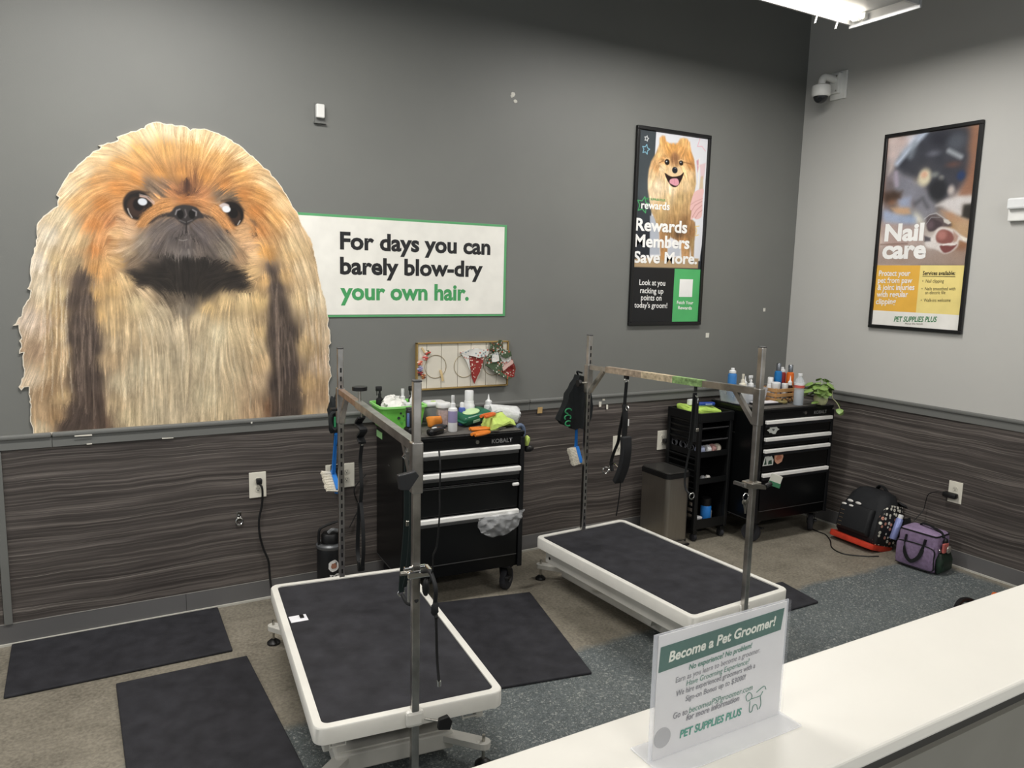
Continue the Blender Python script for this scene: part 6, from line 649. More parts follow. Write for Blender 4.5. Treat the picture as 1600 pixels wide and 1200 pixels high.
for i,a in enumerate((-.5,.2)): 
    k=MB().lathe([(.011,-.001),(.011,.001)],(0,0,-.012),n=10,m=Matrix.Rotation(PI/2,3,'X')).box((0,0,-.04),(.008,.002,.045)).build('key',STEEL,ks,smooth=False); k.location=(-.012+.018*i,-.003*i,-.045); k.rotation_euler=(0,a*.5,0)
def absorb(e,table,main=None):
    bpy.context.view_layer.update(); inv=table.matrix_world.inverted()
    kids=list(e.children); mo=[k for k in kids if main and k.name.split('.')[0]==main]
    W_={k:k.matrix_world.copy() for k in kids}
    for k in kids:
        if mo and k is not mo[0]: k.parent=mo[0]; k.matrix_local=W_[mo[0]].inverted()@W_[k]
        else: k.parent=table; k.matrix_local=inv@W_[k]
    if mo: mo[0].name='post_clamp'
    bpy.data.objects.remove(e)
absorb(arm1,T1); absorb(arm2,T2); absorb(cl1,T1,'clamp_body'); absorb(cl2,T2,'clamp_body')
# ---------------------------------------------------------------- tool chests
ALU=M('bright_aluminium','#f0efeb',.35,.1); ALU2=M('dull_aluminium','#6a6a6a',.35,.8)
def tool_chest(label,loc,rz,missing=None,slide=None):
    t=thing('tool_chest',label,'tool chest',loc,rz,'black rolling tool chests')
    w,d=.676,.463; zt,zb=.905,.155
    MB().box((0,d/2+.004,(zt-.02+zb)/2),(w,d-.008,zt-.02-zb),.004).build('body',SHINYBLK,t,smooth=False)
    b=MB().slab(rrect(w+.006,d+.006,.012,3),zt-.022,zt); b.xf(Matrix.Translation((0,d/2,0))); b.build('lid_edge',SHINYBLK,t,smooth=False,bevel=.003)
    MB().box((0,d/2,zt+.003),(w-.03,d-.03,.006),.002).build('top_mat',M('grey_speckled_mat','#55524e',.7,var=.25,vscale=120),t,smooth=False)
    for s in (-1,1): MB().box((s*(w/2-.014),-.002,(zt-.03+zb)/2),(.026,.012,zt-.03-zb),.003).build('corner_post',MATBLK,t,smooth=False)
    MB().box((0,-.001,.862),(w-.05,.012,.044)).build('name_rail',SHINYBLK,t,smooth=False)
    MB().cyl((.058,-.006,.866),(.058,-.013,.866),.010).build('lock',CHROME,t)
    text('KOBALT',M('embossed_letters','#7d7d7d',.4,.2),t,(.142,.853),(.262,.853),.022,bold=.02,y=-.0075)
    zs=[(.735,.838),(.655,.728),(.495,.648),(.236,.488)]; hz=[.825,.712,.634,.473]
    for i,((z0,z1),h) in enumerate(zip(zs,hz)):
        off=-(slide or {}).get(i,0)
        dr=MB().box((0,.004+off,(z0+z1)/2),(.602,.022,z1-z0),.002).build('drawer',SHINYBLK,t,smooth=False)
        if missing==i:
            MB().box((0,-.012+off,h+.006),(.60,.012,.004)).build('worn_lip',ALU2,dr,smooth=False); MB().box((-.295,-.016+off,h),(.022,.02,.022),.002).box((.283,-.016+off,h-.012),(.04,.016,.018),.006).build('handle_end',ALU,dr,smooth=False)
        else:
            MB().box((0,-.018+off,h),(.604,.022,.023),.003).build('handle',ALU,dr,smooth=False); MB().box((0,-.012+off,h-.024),(.596,.012,.018),.002).build('handle_lip',ALU2 if slide else M('dark_lip','#35363a',.4,.6),dr,smooth=False)
    MB().box((0,-.008,.229),(.60,.004,.004)).build('bottom_trim',ALU2,t,smooth=False)
    MB().box((-w/2-.001,d/2,.165),(.004,d-.02,.004)).build('side_trim',ALU2,t,smooth=False); MB().box((-w/2-.001,.235,.72),(.003,.03,.004)).build('side_rivet',ALU2,t,smooth=False)
    MB().box((0,d/2,.168),(w-.03,d-.06,.03)).build('base_channel',MATBLK,t,smooth=False)
    for x,y,a in ((-.26,.06,.5),(.27,.06,-.85),(-.26,.40,.2),(.27,.40,.1)):
        c=MB().box((0,0,.147),(.085,.07,.014),.003).build('caster',BLACK,t,smooth=False); c.location=(x,y,0); c.rotation_euler=(0,0,a)
        for s in (-1,1): MB().bar((s*.024,0,.145),(s*.024,.022,.063),.004,.05,up=(0,1,0)).build('fork',MATBLK,c,smooth=False)
        MB().lathe([(.045,-.018),(.060,-.017),(.0635,-.01),(.0635,.01),(.060,.017),(.045,.018)],(0,.022,.0635),n=24,m=Matrix.Rotation(PI/2,3,'Y')).build('wheel',RUBBER,c)
        MB().cyl((-.022,.022,.0635),(.022,.022,.0635),.022).build('hub',M('grey_hub','#4a4b4d',.5),c); MB().box((.03,-.03,.09),(.02,.045,.012),.003).build('brake_pedal',BLACK,c,smooth=False)
    return t
TC1=tool_chest('black rolling tool chest behind the near table, clear bag on its lowest handle',(-2.968,-.524,0),-.06,2,{1:.012})
TC2=tool_chest('black rolling tool chest with stickers on its drawers in the room corner',(-.553,-.601,0),-.042)
def onchest(T,x,y,z): 
    c=Matrix.Translation(T.location)@Matrix.Rotation(T.rotation_euler[2],4,'Z'); return c@Vector((x,y,z))
lb=MB().box((-.3395,.405,.853),(.0012,.10,.036)).build('side_label',M('pale_green_label','#8fbf83',.5),TC1,smooth=False)
def decal(T,name,poly,mat,x,z,label,inner=None):
    s=thing(name,label,'sticker',onchest(T,x,-.0078,z),T.rotation_euler[2]); MB().prism(poly,.0012).build('sticker_face',mat,s,smooth=False)
    for nm,pl,mt in inner or (): o=MB().prism(pl,.0006).build(nm,mt,s,smooth=False); o.location=(0,-.0012,0)
    return s
blob=lambda rx,rz,n,j,sd: [(rx*math.cos(2*PI*k/n)*(1+j*math.sin(k*2.4+sd)),rz*math.sin(2*PI*k/n)*(1+j*math.cos(k*1.9+sd))) for k in range(n)]
SW=M('sticker_pale','#cfd2cc',.5); SD=M('sticker_dark_green','#2f4a3c',.5)
decal(TC2,'drawer_sticker',blob(.045,.026,16,.28,1),SW,-.225,.772,'ragged white sticker on the top drawer of the corner tool chest',[('dark_mark',blob(.012,.008,8,.3,0),M('sticker_grey','#6a6c6a',.5))])
decal(TC2,'drawer_sticker',[(-.045,-.035),(.045,-.035),(.048,0),(.028,.03),(.015,.022),(-.005,.034),(-.03,.025)],SW,-.252,.571,'white sticker with dark trees on the third drawer of the corner tool chest',[('tree_shape',[(-.035,-.028),(-.012,-.028),(-.022,.018)],SD),('tree_shape',[(.0,-.028),(.036,-.028),(.03,.0),(.004,-.004)],SD)])
decal(TC2,'drawer_sticker',blob(.040,.045,18,.05,1),M('sticker_peach','#cf9a80',.5),-.158,.584,'round peach sticker on the third drawer of the corner tool chest',[('orange_mark',blob(.022,.022,9,.3,2),M('sticker_orange','#b8735a',.5))])
# plastic bag hanging on lowest handle of the near chest
pb=thing('plastic_bag','crumpled clear plastic bag hanging over the lowest chest handle','plastic bag',onchest(TC1,.165,-.04,.473),-.06)
def bagmesh():
    vs=[];fs=[];nx,nz=36,16
    for j in range(nz+1):
        for i in range(nx+1):
            u=i/nx*2-1;v=j/nz; w=.135*math.sqrt(max(0,1-v*v*.96)); x=u*w+.02*(1-v); z=-.115*v+.02*(1-v)*(u*.5+.3); y=-.012-.022*math.sin(PI*v)*math.cos(u*1.4)
            n=mnoise.noise_vector(Vector((x*28,v*5,3)))
            n2=mnoise.noise_vector(Vector((x*60,v*14,8))); vs.append((x+n.x*.006+n2.x*.002,y+n.y*.016+n2.y*.005,z+n.z*.008*(v>0)))
    for j in range(nz):
        for i in range(nx): a=j*(nx+1)+i; fs.append((a,a+1,a+nx+2,a+nx+1))
    return vs,fs
b=MB();b.mesh_add(*bagmesh()); o=b.build('bag_film',M('clear_film','#e6e8e9',.25,alpha=.30,spec=.7),pb)
# ---------------------------------------------------------------- trash bin
SS=M('bin_stainless','#a29d95',.36,.92,var=.06,stretch=(40,40,1))
tb=thing('trash_bin','slim stainless steel pedal bin with black lid beside the cart','trash bin',(-1.343,-.225,0),.0)
MB().slab(rrect(.196,.272,.03,6),.03,.452).build('bin_body',SS,tb,smooth=True,angle=60); MB().slab(rrect(.204,.28,.032,6),.452,.48).build('lid_rim',BLACK,tb,smooth=False); MB().slab(rrect(.192,.268,.03,6),.48,.492).build('lid',M('dark_lid','#3c3b39',.4,.3),tb,smooth=False,bevel=.004)
MB().slab(rrect(.2,.276,.03,6),.002,.03).build('base_ring',BLACK,tb,smooth=False); MB().box((.02,-.165,.018),(.09,.06,.018),.006).build('pedal',BLACK,tb,smooth=False); MB().box((.02,-.168,.029),(.07,.045,.004),.001).build('pedal_plate',SS,tb,smooth=False)
# ---------------------------------------------------------------- plastic cart
PB=M('black_cart_plastic','#0f1011',.42)
ct=thing('utility_cart','tall black plastic cart with louvred sides and shelves, beside the bin','cart',(-1.057,-.375,0),-.02)
w,d,h=.295,.312,.865
for sx in (-1,1):
    for y in (.02,d): MB().box((sx*(w/2-.014),y-.005,.5*(h+.075)),(.028,.03,h-.075),.006).build('corner_post',PB,ct,smooth=False)
    s0=None
    for k in range(17):
        z=.15+k*.0405
        if .56<z<.64: continue
        if s0 is None: s0=s=MB().box((0,0,0),(.010,d-.05,.017),.002).build('side_slat',PB,ct,smooth=False)
        else: s=s0.copy();COL.objects.link(s)
        s.location=(sx*(w/2-.012),d/2+.005,z); s.rotation_euler=(0,sx*.5,0)
    if 1: MB().box((sx*(w/2-.022),d/2+.005,.5),(.003,d-.03,.70)).build('side_liner',PB,ct,smooth=False) if sx>0 else MB().box((sx*(w/2-.022),d/2+.005,.75),(.003,d-.03,.2)).build('side_liner',PB,ct,smooth=False)
MB().box((0,d-.004,.47),(w-.03,.006,.72)).build('back_panel',PB,ct,smooth=False)
def tray(z,lip,name='shelf'):
    m=MB().box((0,d/2,z),(w-.03,d-.01,.008)).box((0,.006,z+lip/2),(w-.035,.008,lip)).box((-w/2+.02,d/2,z+lip/2),(.006,d-.03,lip)).box((w/2-.02,d/2,z+lip/2),(.006,d-.03,lip))
    return m.build(name,PB,ct,smooth=False)
tray(.575,.035); tray(.395,.035); tray(.09,.06)
m=MB().box((0,d/2,.81),(w,d+.01,.008)).box((0,.0,.838),(w,.01,.06),.003).box((0,d,.838),(w,.01,.06),.003).box((-w/2,d/2,.838),(.01,d,.06),.003).box((w/2,d/2,.838),(.01,d,.06),.003); m.build('top_tray',PB,ct,smooth=False)
for z in (.765,.685): MB().box((0,.012,z),(w-.06,.006,.006)).build('tray_edge',M('grey_edge','#4b4b4c',.4),ct,smooth=False); MB().box((0,d/2,z-.01),(w-.06,d-.04,.006)).build('inner_tray',PB,ct,smooth=False)
for x in (-.12,.12):
    for y in (.03,.28): MB().lathe([(.02,-.012),(.026,-.010),(.026,.010),(.02,.012)],(x,y,.026),n=14,m=Matrix.Rotation(PI/2,3,'Y')).build('caster_wheel',RUBBER,ct); MB().box((x,y,.064),(.04,.04,.026),.004).build('caster_mount',PB,ct,smooth=False)
# ---------------------------------------------------------------- front counter
CW=M('white_laminate_counter','#e2dfd6',.42,spec=.45,var=.015,vscale=5); GP=M('grey_counter_panel','#7f7d75',.5)
cn=thing('counter','cream-topped half-wall counter across the lower right foreground','counter',(-2.6,-3.18,0))
MB().box((0,0,.985),(5.2,.256,.03),.006,3).build('countertop',CW,cn,smooth=False)
MB().box((0,.0,.956),(5.19,.225,.028)).build('shadow_gap',M('dark_joint','#3b3a37',.7),cn,smooth=False)
MB().box((0,.0,.471),(5.2,.245,.942)).build('half_wall',GP,cn,smooth=False)
def loft(secs,n=6):
    b=MB();N=None;vs=[];fs=[]
    for (cy,w,d,z,r) in secs:
        p=rrect(w,d,r,n);N=len(p);vs+=[(x,y+cy,z) for x,y in p]
    for a in range(len(secs)-1):
        for k in range(N): fs.append((a*N+k,a*N+(k+1)%N,(a+1)*N+(k+1)%N,(a+1)*N+k))
    fs+=[tuple(range(N-1,-1,-1)),tuple(range((len(secs)-1)*N,len(secs)*N))]; b.mesh_add(vs,fs); return b
# ---------------------------------------------------------------- things hanging on the grooming arms
CLOTHB=M('black_cloth','#0f1416',.8,var=.3,vscale=30); BLUE=M('blue_plastic','#1f6fc0',.35); BRIST=M('pale_bristles','#c9c3b4',.8,var=.2,vscale=200)
GRNP=M('green_print','#2f8a58',.6)
def hang(name,label,cat,q,group=None): return thing(name,label,cat,q,0,group)
def rel(o,q,d=0): return (q[0]-o[0],q[1]-o[1]-d,q[2]-o[2])
def brush(label,top,bend,br0,br1):
    t=hang('cleaning_brush',label,'brush',top,'blue cleaning brushes'); T=Vector(top)
    a,b,c=[Vector(x)-T for x in (bend,br0,br1)]
    MB().tube([(0,0,0),(a*.5),a],lambda u:.010+.004*u,n=10,flat=.7).build('handle',BLUE,t)
    d=(c-b).normalized(); n=Vector((-d.z,0,d.x)).normalized(); n=n if n.x<0 else -n
    MB().bar(b,c,.03,.022,up=n).build('brush_block',BLUE,t,smooth=False,bevel=.003)
    m=MB()
    for k in range(12):
        p=b.lerp(c,(k+.5)/12)
        for s in (-1,0,1): m.cyl(p+Vector((0,s*.009,0)),p+n*(.052+.006*random.random())+Vector((0,s*.011,0))+d*.006,.0045,.0055,n=6)
    o=m.build('bristles',BRIST,t,smooth=False); o['kind']='stuff'
brush('blue brush with white bristles hanging on the near table post',(-3.6742, -0.5989, 0.9851),(-3.6667, -0.5289, 0.7865),(-3.6633, -0.4969, 0.7784),(-3.6778, -0.633, 0.7219))
brush('blue brush with white bristles hanging on the farther table post',(-2.2457, -0.4718, 0.9267),(-2.2455, -0.4757, 0.7606),(-2.2455, -0.4752, 0.768),(-2.2433, -0.5221, 0.6813))
o=(-3.6715, -0.5734, 1.0941); t=hang('black_pouch','black rolled cloth pouch with green print on the near table rear post','pouch',o)
MB().ell((-.012,-.01,-.02),(.026,.03,.09),14).wob(.012,25,2).build('cloth_roll',CLOTHB,t); MB().torus((-.014,-.038,-.045),.018,.009,'y',18,7,1.0,m=Matrix.Scale(2.2,3,(0,0,1))).build('rolled_edge',M('charcoal_cloth','#1d2122',.8),t)
MB().box((-.012,-.042,-.05),(.010,.004,.05),.002).build('green_mark',GRNP,t,smooth=False); MB().strap([(.006,-.005,-.06),(.008,-.008,-.12),(.006,-.006,-.17)],.03,.012,(1,0,0)).build('hanging_tail',CLOTHB,t); MB().tube([(.03,0,.11),(.012,0,.08),(-.005,-.005,.04)],.005).build('hanging_loop',CLOTHB,t)
# loop at the rear of the near arm
o=(-3.7301, -1.1225, 1.1963); t=hang('grooming_loop','black grooming loop hanging from the rear half of the near crossbar','strap',o); R_=lambda u,v,q=0: None
pts=[(-3.7301, -1.1224, 1.1938),(-3.73, -1.1219, 1.1579)]; MB().tube([rel(o,p) for p in pts],.005).build('clip',CHROME,t)
MB().strap([rel(o,p) for p in ((-3.73, -1.1219, 1.1579),(-3.7239, -1.0645, 1.1213),(-3.7335, -1.1544, 1.1129),(-3.7275, -1.098, 1.0758),(-3.731, -1.1315, 1.0569))],.03,.008).build('folded_strap',WEB,t)
MB().strap([rel(o,p) for p in ((-3.7311, -1.1315, 1.0621),(-3.7273, -1.0963, 0.9762),(-3.7295, -1.1174, 0.8763),(-3.727, -1.0932, 0.7899))],.014,.005).build('strap',WEB,t); MB().box(rel(o,(-3.7298, -1.1202, 1.0545),.006),(.012,.006,.018),.002).build('metal_tab',CHROME,t,smooth=False)
MB().strap([rel(o,p) for p in ((-3.7257, -1.0818, 0.7999),(-3.7231, -1.0566, 0.6978),(-3.7216, -1.0425, 0.5834),(-3.7252, -1.0771, 0.527))],.016,.005).strap([rel(o,p) for p in ((-3.7282, -1.105, 0.8066),(-3.7317, -1.1377, 0.7236),(-3.7328, -1.1475, 0.6202),(-3.7302, -1.1237, 0.5443))],.014,.005).build('loop_strap',WEB,t)
MB().box(rel(o,(-3.7277, -1.1006, 0.5385)),(.03,.02,.045),.006).build('slide_lock',BLACK,t); MB().box(rel(o,(-3.7278, -1.1009, 0.5604),.012),(.012,.004,.03),.002).build('metal_keeper',STEEL,t,smooth=False)
# loop at the front of the near arm
o=(-3.799, -1.7679, 1.1929); t=hang('grooming_loop','dark green-black grooming loop with chrome buckle beside the nearest post','strap',o)
MB().tube([rel(o,p) for p in ((-3.799, -1.768, 1.1888),(-3.799, -1.7684, 1.164))],.006).build('hook',CHROME,t); MB().torus(rel(o,(-3.799, -1.7686, 1.1496)),.016,.004,'y',4,6).build('square_ring',CHROME,t)
DG=M('dark_green_webbing','#10201f',.7)
MB().strap([rel(o,p) for p in ((-3.7991, -1.7688, 1.1392),(-3.7984, -1.7631, 1.0498),(-3.7979, -1.7579, 0.9208),(-3.7941, -1.7226, 0.7783),(-3.7926, -1.708, 0.7173),(-3.7918, -1.7009, 0.6697))],.018,.005).strap([rel(o,p,.01) for p in ((-3.8013, -1.7903, 1.1442),(-3.8023, -1.799, 1.0594),(-3.8018, -1.7946, 0.9113),(-3.7982, -1.7605, 0.7705),(-3.7942, -1.7237, 0.7013))],.013,.005).build('strap',DG,t)
MB().box(rel(o,(-3.7994, -1.7724, 0.9339),.01),(.02,.008,.018),.002).build('buckle',STEEL,t,smooth=False); MB().torus(rel(o,(-3.7918, -1.7009, 0.6653)),.011,.003,'y',14,6).build('end_ring',CHROME,t)
MB().tube([rel(o,p,-.0) for p in ((-3.7935, -1.7165, 0.6649),(-3.7984, -1.7623, 0.6617),(-3.8046, -1.8207, 0.6775),(-3.8105, -1.876, 0.7135))],.007).build('loop_end',WEB,t)
o=(-3.8321, -2.0786, 1.2375); t=hang('wire_lead','thin stiff black wire with a metal tip tied beside the nearest post','cord',o)
MB().tube([rel(o,p) for p in ((-3.8321, -2.0786, 1.2375),(-3.8335, -2.0913, 1.193),(-3.8332, -2.0885, 1.1096),(-3.8333, -2.0901, 1.0637),(-3.8313, -2.0706, 0.9635),(-3.8277, -2.0369, 0.9172),(-3.8272, -2.0321, 0.8766),(-3.8241, -2.0034, 0.8223))],.0026).build('thin_wire',BLACK,t)
MB().tube([rel(o,p) for p in ((-3.8166, -1.9334, 0.8295),(-3.824, -2.0024, 0.8556),(-3.8285, -2.0451, 0.8427),(-3.8305, -2.0637, 0.817),(-3.8294, -2.0536, 0.7641),(-3.8314, -2.072, 0.7408))],.0065).build('thick_cable',WEB,t)
MB().tube([rel(o,p) for p in ((-3.8307, -2.0652, 0.7691),(-3.8316, -2.0735, 0.6945),(-3.8325, -2.0818, 0.6198),(-3.8345, -2.1014, 0.5587))],.0042).build('cable_end',BLACK,t); MB().cyl(rel(o,(-3.8345, -2.1013, 0.5626)),rel(o,(-3.8346, -2.1018, 0.5471)),.006).build('metal_tip',CHROME,t)
MB().ell(rel(o,(-3.8301, -2.0594, 0.7666)),(.012,.012,.02),8).wob(.006,60,3).build('knot',WEB,t)
# far arm: bag, muzzle strap, loop
o=(-2.2533, -0.48, 1.1733); t=hang('cloth_bag','black drawstring bag with green letters hanging on the far table rear post','bag',o)
pol=[(-2.2667, -0.48, 1.1811),(-2.2949, -0.48, 1.1319),(-2.339, -0.48, 1.0547),(-2.3542, -0.48, 1.0087),(-2.3898, -0.48, 0.9387),(-2.3416, -0.48, 0.906),(-2.2888, -0.48, 0.8836),(-2.2316, -0.48, 0.8791),(-2.1834, -0.48, 0.8902),(-2.1634, -0.48, 0.9407),(-2.162, -0.48, 1.0073),(-2.1833, -0.48, 1.0823),(-2.2183, -0.48, 1.1717)]
pp=[(q[0]-o[0],q[2]-o[2]) for q in pol]; b=MB().prism(pp,.05); b.xf(Matrix.Translation((0,.0,0))); bmesh.ops.triangulate(b.b,faces=list(b.b.faces))
for _ in range(2): bmesh.ops.subdivide_edges(b.b,edges=list(b.b.edges),cuts=1)
for v in b.b.verts: v.co+=mnoise.noise_vector(Vector((v.co.x*40,v.co.y*6,v.co.z*8)))*.012
bo=b.build('bag_body',CLOTHB,t); bo.location=(0,.015,0)
for i,q in enumerate(((-2.3449, -0.48, 0.99),(-2.3478, -0.48, 0.9538),(-2.3422, -0.48, 0.9207))):
    m=MB(); a0=(.2,-.6,.9)[i]; m.tube([(.020*math.cos(a0+a*.55),0,.014*math.sin(a0+a*.55)) for a in range(9)],.0042,n=6); g=m.build('green_letter',GRNP,t); r=rel(o,q); g.location=(r[0],-.052,r[2])
MB().tube([(.0,0,.01),(-.02,-.02,.03),(.02,-.01,.02)],.005).build('drawstring',CLOTHB,t)
o=(-2.2267, -0.8779, 1.2358); t=hang('muzzle_strap','black padded sling with silver rings hanging from the far crossbar','strap',o)
MB().box(rel(o,(-2.2266, -0.8788, 1.2226)),(.016,.03,.03),.004).build('strap_end',WEB,t); MB().torus(rel(o,(-2.2266, -0.8802, 1.2027)),.013,.003,'y').build('ring',CHROME,t)
MB().strap([rel(o,p) for p in ((-2.2265, -0.8808, 1.1928),(-2.2267, -0.8761, 1.1149),(-2.227, -0.8707, 1.0466),(-2.2275, -0.859, 0.9937),(-2.2283, -0.8433, 0.9224),(-2.2286, -0.8365, 0.8695),(-2.2299, -0.8091, 0.8119),(-2.2309, -0.7869, 0.7476),(-2.2303, -0.8006, 0.7014))],.018,.005).build('thin_strap',WEB,t)
MB().strap([rel(o,p) for p in ((-2.2269, -0.8738, 1.0741),(-2.2264, -0.884, 0.998),(-2.2265, -0.8809, 0.8954))],.03,.008).build('wide_strap',WEB,t); MB().box(rel(o,(-2.2255, -0.9026, 0.9843),.008),(.006,.004,.034),.001).build('white_tab',WHITEP,t,smooth=False); MB().torus(rel(o,(-2.2259, -0.8951, 1.0573)),.012,.0025,'x').build('ring',CHROME,t)
MB().strap([rel(o,p) for p in ((-2.2259, -0.8952, 0.9084),(-2.2256, -0.9004, 0.831),(-2.2263, -0.8862, 0.7421),(-2.2282, -0.8458, 0.6526))],.058,.030).build('foam_pad',M('black_foam','#1b1c1e',.75),t,bevel=.006)
for u,v,r in ((946,735,.018),(953,732,.011)): MB().torus(rel(o,(-2.233, -0.7423, 0.6915) if u==946 else (-2.2313, -0.7787, 0.7105)),r,.004,'y' if u==946 else 'x').build('ring',CHROME,t)
MB().tube([rel(o,p) for p in ((-2.2314, -0.7773, 0.7313),(-2.2297, -0.8134, 0.7465),(-2.2282, -0.8456, 0.7328))],.004).build('ring_link',CHROME,t); MB().tube([rel(o,p) for p in ((-2.227, -0.8711, 0.6623),(-2.2274, -0.8622, 0.5622),(-2.2281, -0.8477, 0.4666))],.0032).build('cord',BLACK,t)
o=(-2.204, -1.3621, 1.2378); t=hang('grooming_loop','long black grooming loop hanging over the cart from the far crossbar','strap',o)
MB().tube([rel(o,p) for p in ((-2.204, -1.3623, 1.2348),(-2.2039, -1.3642, 1.211))],.008).build('hook',BLACK,t); MB().tube([rel(o,p) for p in ((-2.2041, -1.3614, 1.1956),(-2.2033, -1.3785, 1.183),(-2.2032, -1.3803, 1.1593))],.004).build('chrome_clip',CHROME,t)
MB().strap([rel(o,p) for p in ((-2.2041, -1.3607, 1.2045),(-2.2042, -1.3588, 1.1256),(-2.2045, -1.352, 1.0025),(-2.2048, -1.3446, 0.9395))],.022,.006).strap([rel(o,p,.008) for p in ((-2.2036, -1.3701, 1.1878),(-2.2036, -1.3714, 1.0671),(-2.2038, -1.3665, 0.9747))],.016,.006).build('strap',WEB,t); MB().box(rel(o,(-2.2035, -1.374, 1.0341),.015),(.016,.006,.016),.002).build('buckle',STEEL,t,smooth=False)
MB().tube([rel(o,p) for p in ((-2.2045, -1.3522, 0.9473),(-2.2052, -1.3371, 0.876),(-2.2056, -1.3273, 0.7864),(-2.2051, -1.3395, 0.7361),(-2.2039, -1.3657, 0.7209))],.005).build('loop_cord',WEB,t); MB().torus(rel(o,(-2.2033, -1.3785, 0.7149)),.015,.003,'y').build('end_ring',CHROME,t)
MB().tube([(-2.1877, -1.7106, 0.4082),(-2.1876, -1.7132, 0.3349),(-2.1874, -1.7168, 0.2916)],.004).build('hanging_cord',BLACK); tagged(bpy.data.objects['hanging_cord'],'short black cord dangling in front of the far table front post','cord')
# ---------------------------------------------------------------- things on the near tool chest
ZT=.9115
def at(x,y,z=ZT): return (x,y,z)
def bottle(name,label,loc,r,h,body,cap,shape='pump',label_col=None,group=None,split=None):
    t=thing(name,label,'bottle',loc,random.uniform(-.3,.3),group); hb=h*{'pump':.68,'cap':.80,'nozzle':.62,'spray':.70,'can':.86,'big':.52,'tall':.8}[shape]
    MB().lathe([(r*.9,0),(r,.004),(r,hb*.88),(r*.92,hb*.95),(r*.45,hb)]).build('bottle_body',body,t)
    if label_col: MB().lathe([(r*1.015,hb*(split or .25)),(r*1.02,hb*(split or .25)+.001),(r*1.02,hb*.84),(r*1.015,hb*.84+.001)]).build('label',label_col,t)
    if shape in('pump',): MB().lathe([(r*.55,hb-.002),(r*.55,hb+h*.10),(r*.34,hb+h*.11),(r*.34,hb+h*.2),(r*.38,hb+h*.21),(r*.36,h),(r*.1,h)]).build('pump_cap',cap,t)
    elif shape=='nozzle': MB().lathe([(r*.72,hb-.002),(r*.72,hb+h*.12),(r*.40,hb+h*.16),(r*.25,hb+h*.2),(r*.08,h)]).build('nozzle_cap',cap,t)
    elif shape=='spray':
        MB().lathe([(r*.42,hb-.002),(r*.42,hb+h*.1),(r*.3,hb+h*.11),(r*.3,hb+h*.16)]).build('collar',cap,t); MB().box((-r*.25,0,hb+h*.23),(r*1.7,r*.7,h*.13),.004).box((-r*.75,0,hb+h*.13),(r*.22,r*.4,h*.16),.002).build('trigger_head',cap,t)
    elif shape=='big': MB().lathe([(r*.95,hb-.01),(r*.95,hb+.005),(r*.85,hb+.01),(r*.80,hb+h*.16),(r*.74,hb+h*.17),(r*.74,h-.003),(r*.68,h)]).build('ribbed_cap',cap,t)
    elif shape=='can': MB().lathe([(r*.8,hb-.003),(r*.8,hb+h*.05),(r*.42,hb+h*.08),(r*.42,h-.004),(r*.3,h)]).build('cap',cap,t)
    elif shape=='tall': MB().lathe([(r*.62,hb-.003),(r*.62,h-.003),(r*.55,h)]).build('cap',cap,t)
    else: MB().lathe([(r*.6,hb-.003),(r*.6,h-.004),(r*.45,h)]).build('cap',cap,t)
    return t
LAV=M('lavender_label','#8d86a8',.4); WB_=M('bottle_white','#dedfdf',.35); CLR=M('clear_plastic','#e4e8ea',.12,trans=.85,ior=1.3); FROST=M('frosted_plastic','#d8dde2',.4,trans=.55,ior=1.25)
bottle('spray_bottle','white pump bottle with lavender label at the front of the near chest top',at(-3.005,-.436),.0245,.19,WB_,WB_,'pump',LAV,split=.38)
t=thing('jar','clear jar of pinkish contents with white lid behind the lavender bottle','jar',at(-2.985,-.275)); MB().lathe([(.032,0),(.034,.004),(.034,.085),(.032,.09)]).build('pink_contents',M('pinkish_pads','#c9a59a',.7,var=.2,vscale=60),t); MB().lathe([(.037,.0),(.038,.095),(.034,.105)]).build('clear_wall',CLR,t); MB().lathe([(.039,.1),(.040,.102),(.040,.122),(.037,.126)]).build('lid',WB_,t)
bottle('roll_on_bottle','small blue bottle with round white cap behind the lavender bottle',at(-2.885,-.30),.019,.125,M('blue_label_body','#4a5fa8',.4),WB_,'cap')
bottle('lotion_bottle','large white bottle with a big ribbed cap at the back of the near chest',at(-2.82,-.255),.033,.18,M('cloudy_white','#d4d8d8',.4),WB_,'big')
bottle('nozzle_bottle','white squeeze bottle with pointed nozzle at the back right of the near chest',at(-2.69,-.24),.025,.15,WB_,WB_,'nozzle')
t=thing('wipes_tub','tall clear tub with flip white lid behind the steel post','tub',at(-2.975,-.135),-.1); MB().slab(rrect(.105,.09,.02),0,.085).build('clear_tub',M('smoky_tub','#a9aaa8',.25,trans=.4,ior=1.2),t); b=MB().slab(rrect(.125,.1,.025),.085,.112); b.build('lid',WB_,t,smooth=False,bevel=.01); MB().ell((-.01,-.01,.112),(.016,.012,.004),10).build('green_button',M('lime_button','#a9c46a',.5),t)
# green wipes pack
t=thing('wipes_pack','dark green pack of wipes with a pale green flip lid on the near chest','wipes',at(-2.82,-.30,ZT+.016),.30,rot=(math.radians(10),math.radians(-6),.30))
m=MB().box((0,0,.032),(.20,.115,.056),.022,3); m.wob(.007,18,4); m.build('pack_body',M('dark_green_film','#1f5f46',.3,var=.25,vscale=14),t); MB().lathe([(.047,0),(.049,.002),(.046,.006),(.01,.007)],(0,0,0),n=20,m=Matrix.Diagonal((1.15,.72,1))).build('flip_lid',M('pale_green_lid','#b9d6a0',.4),t).location=(-.02,-.005,.061)
MB().box((0,0,.03),(.24,.10,.006),.002).build('end_seal',M('dark_green_film','#1f5f46',.3),t); MB().box((-.03,-.062,.03),(.05,.003,.014)).build('pale_print',M('pale_mint','#a8c8b0',.5),t,smooth=False)
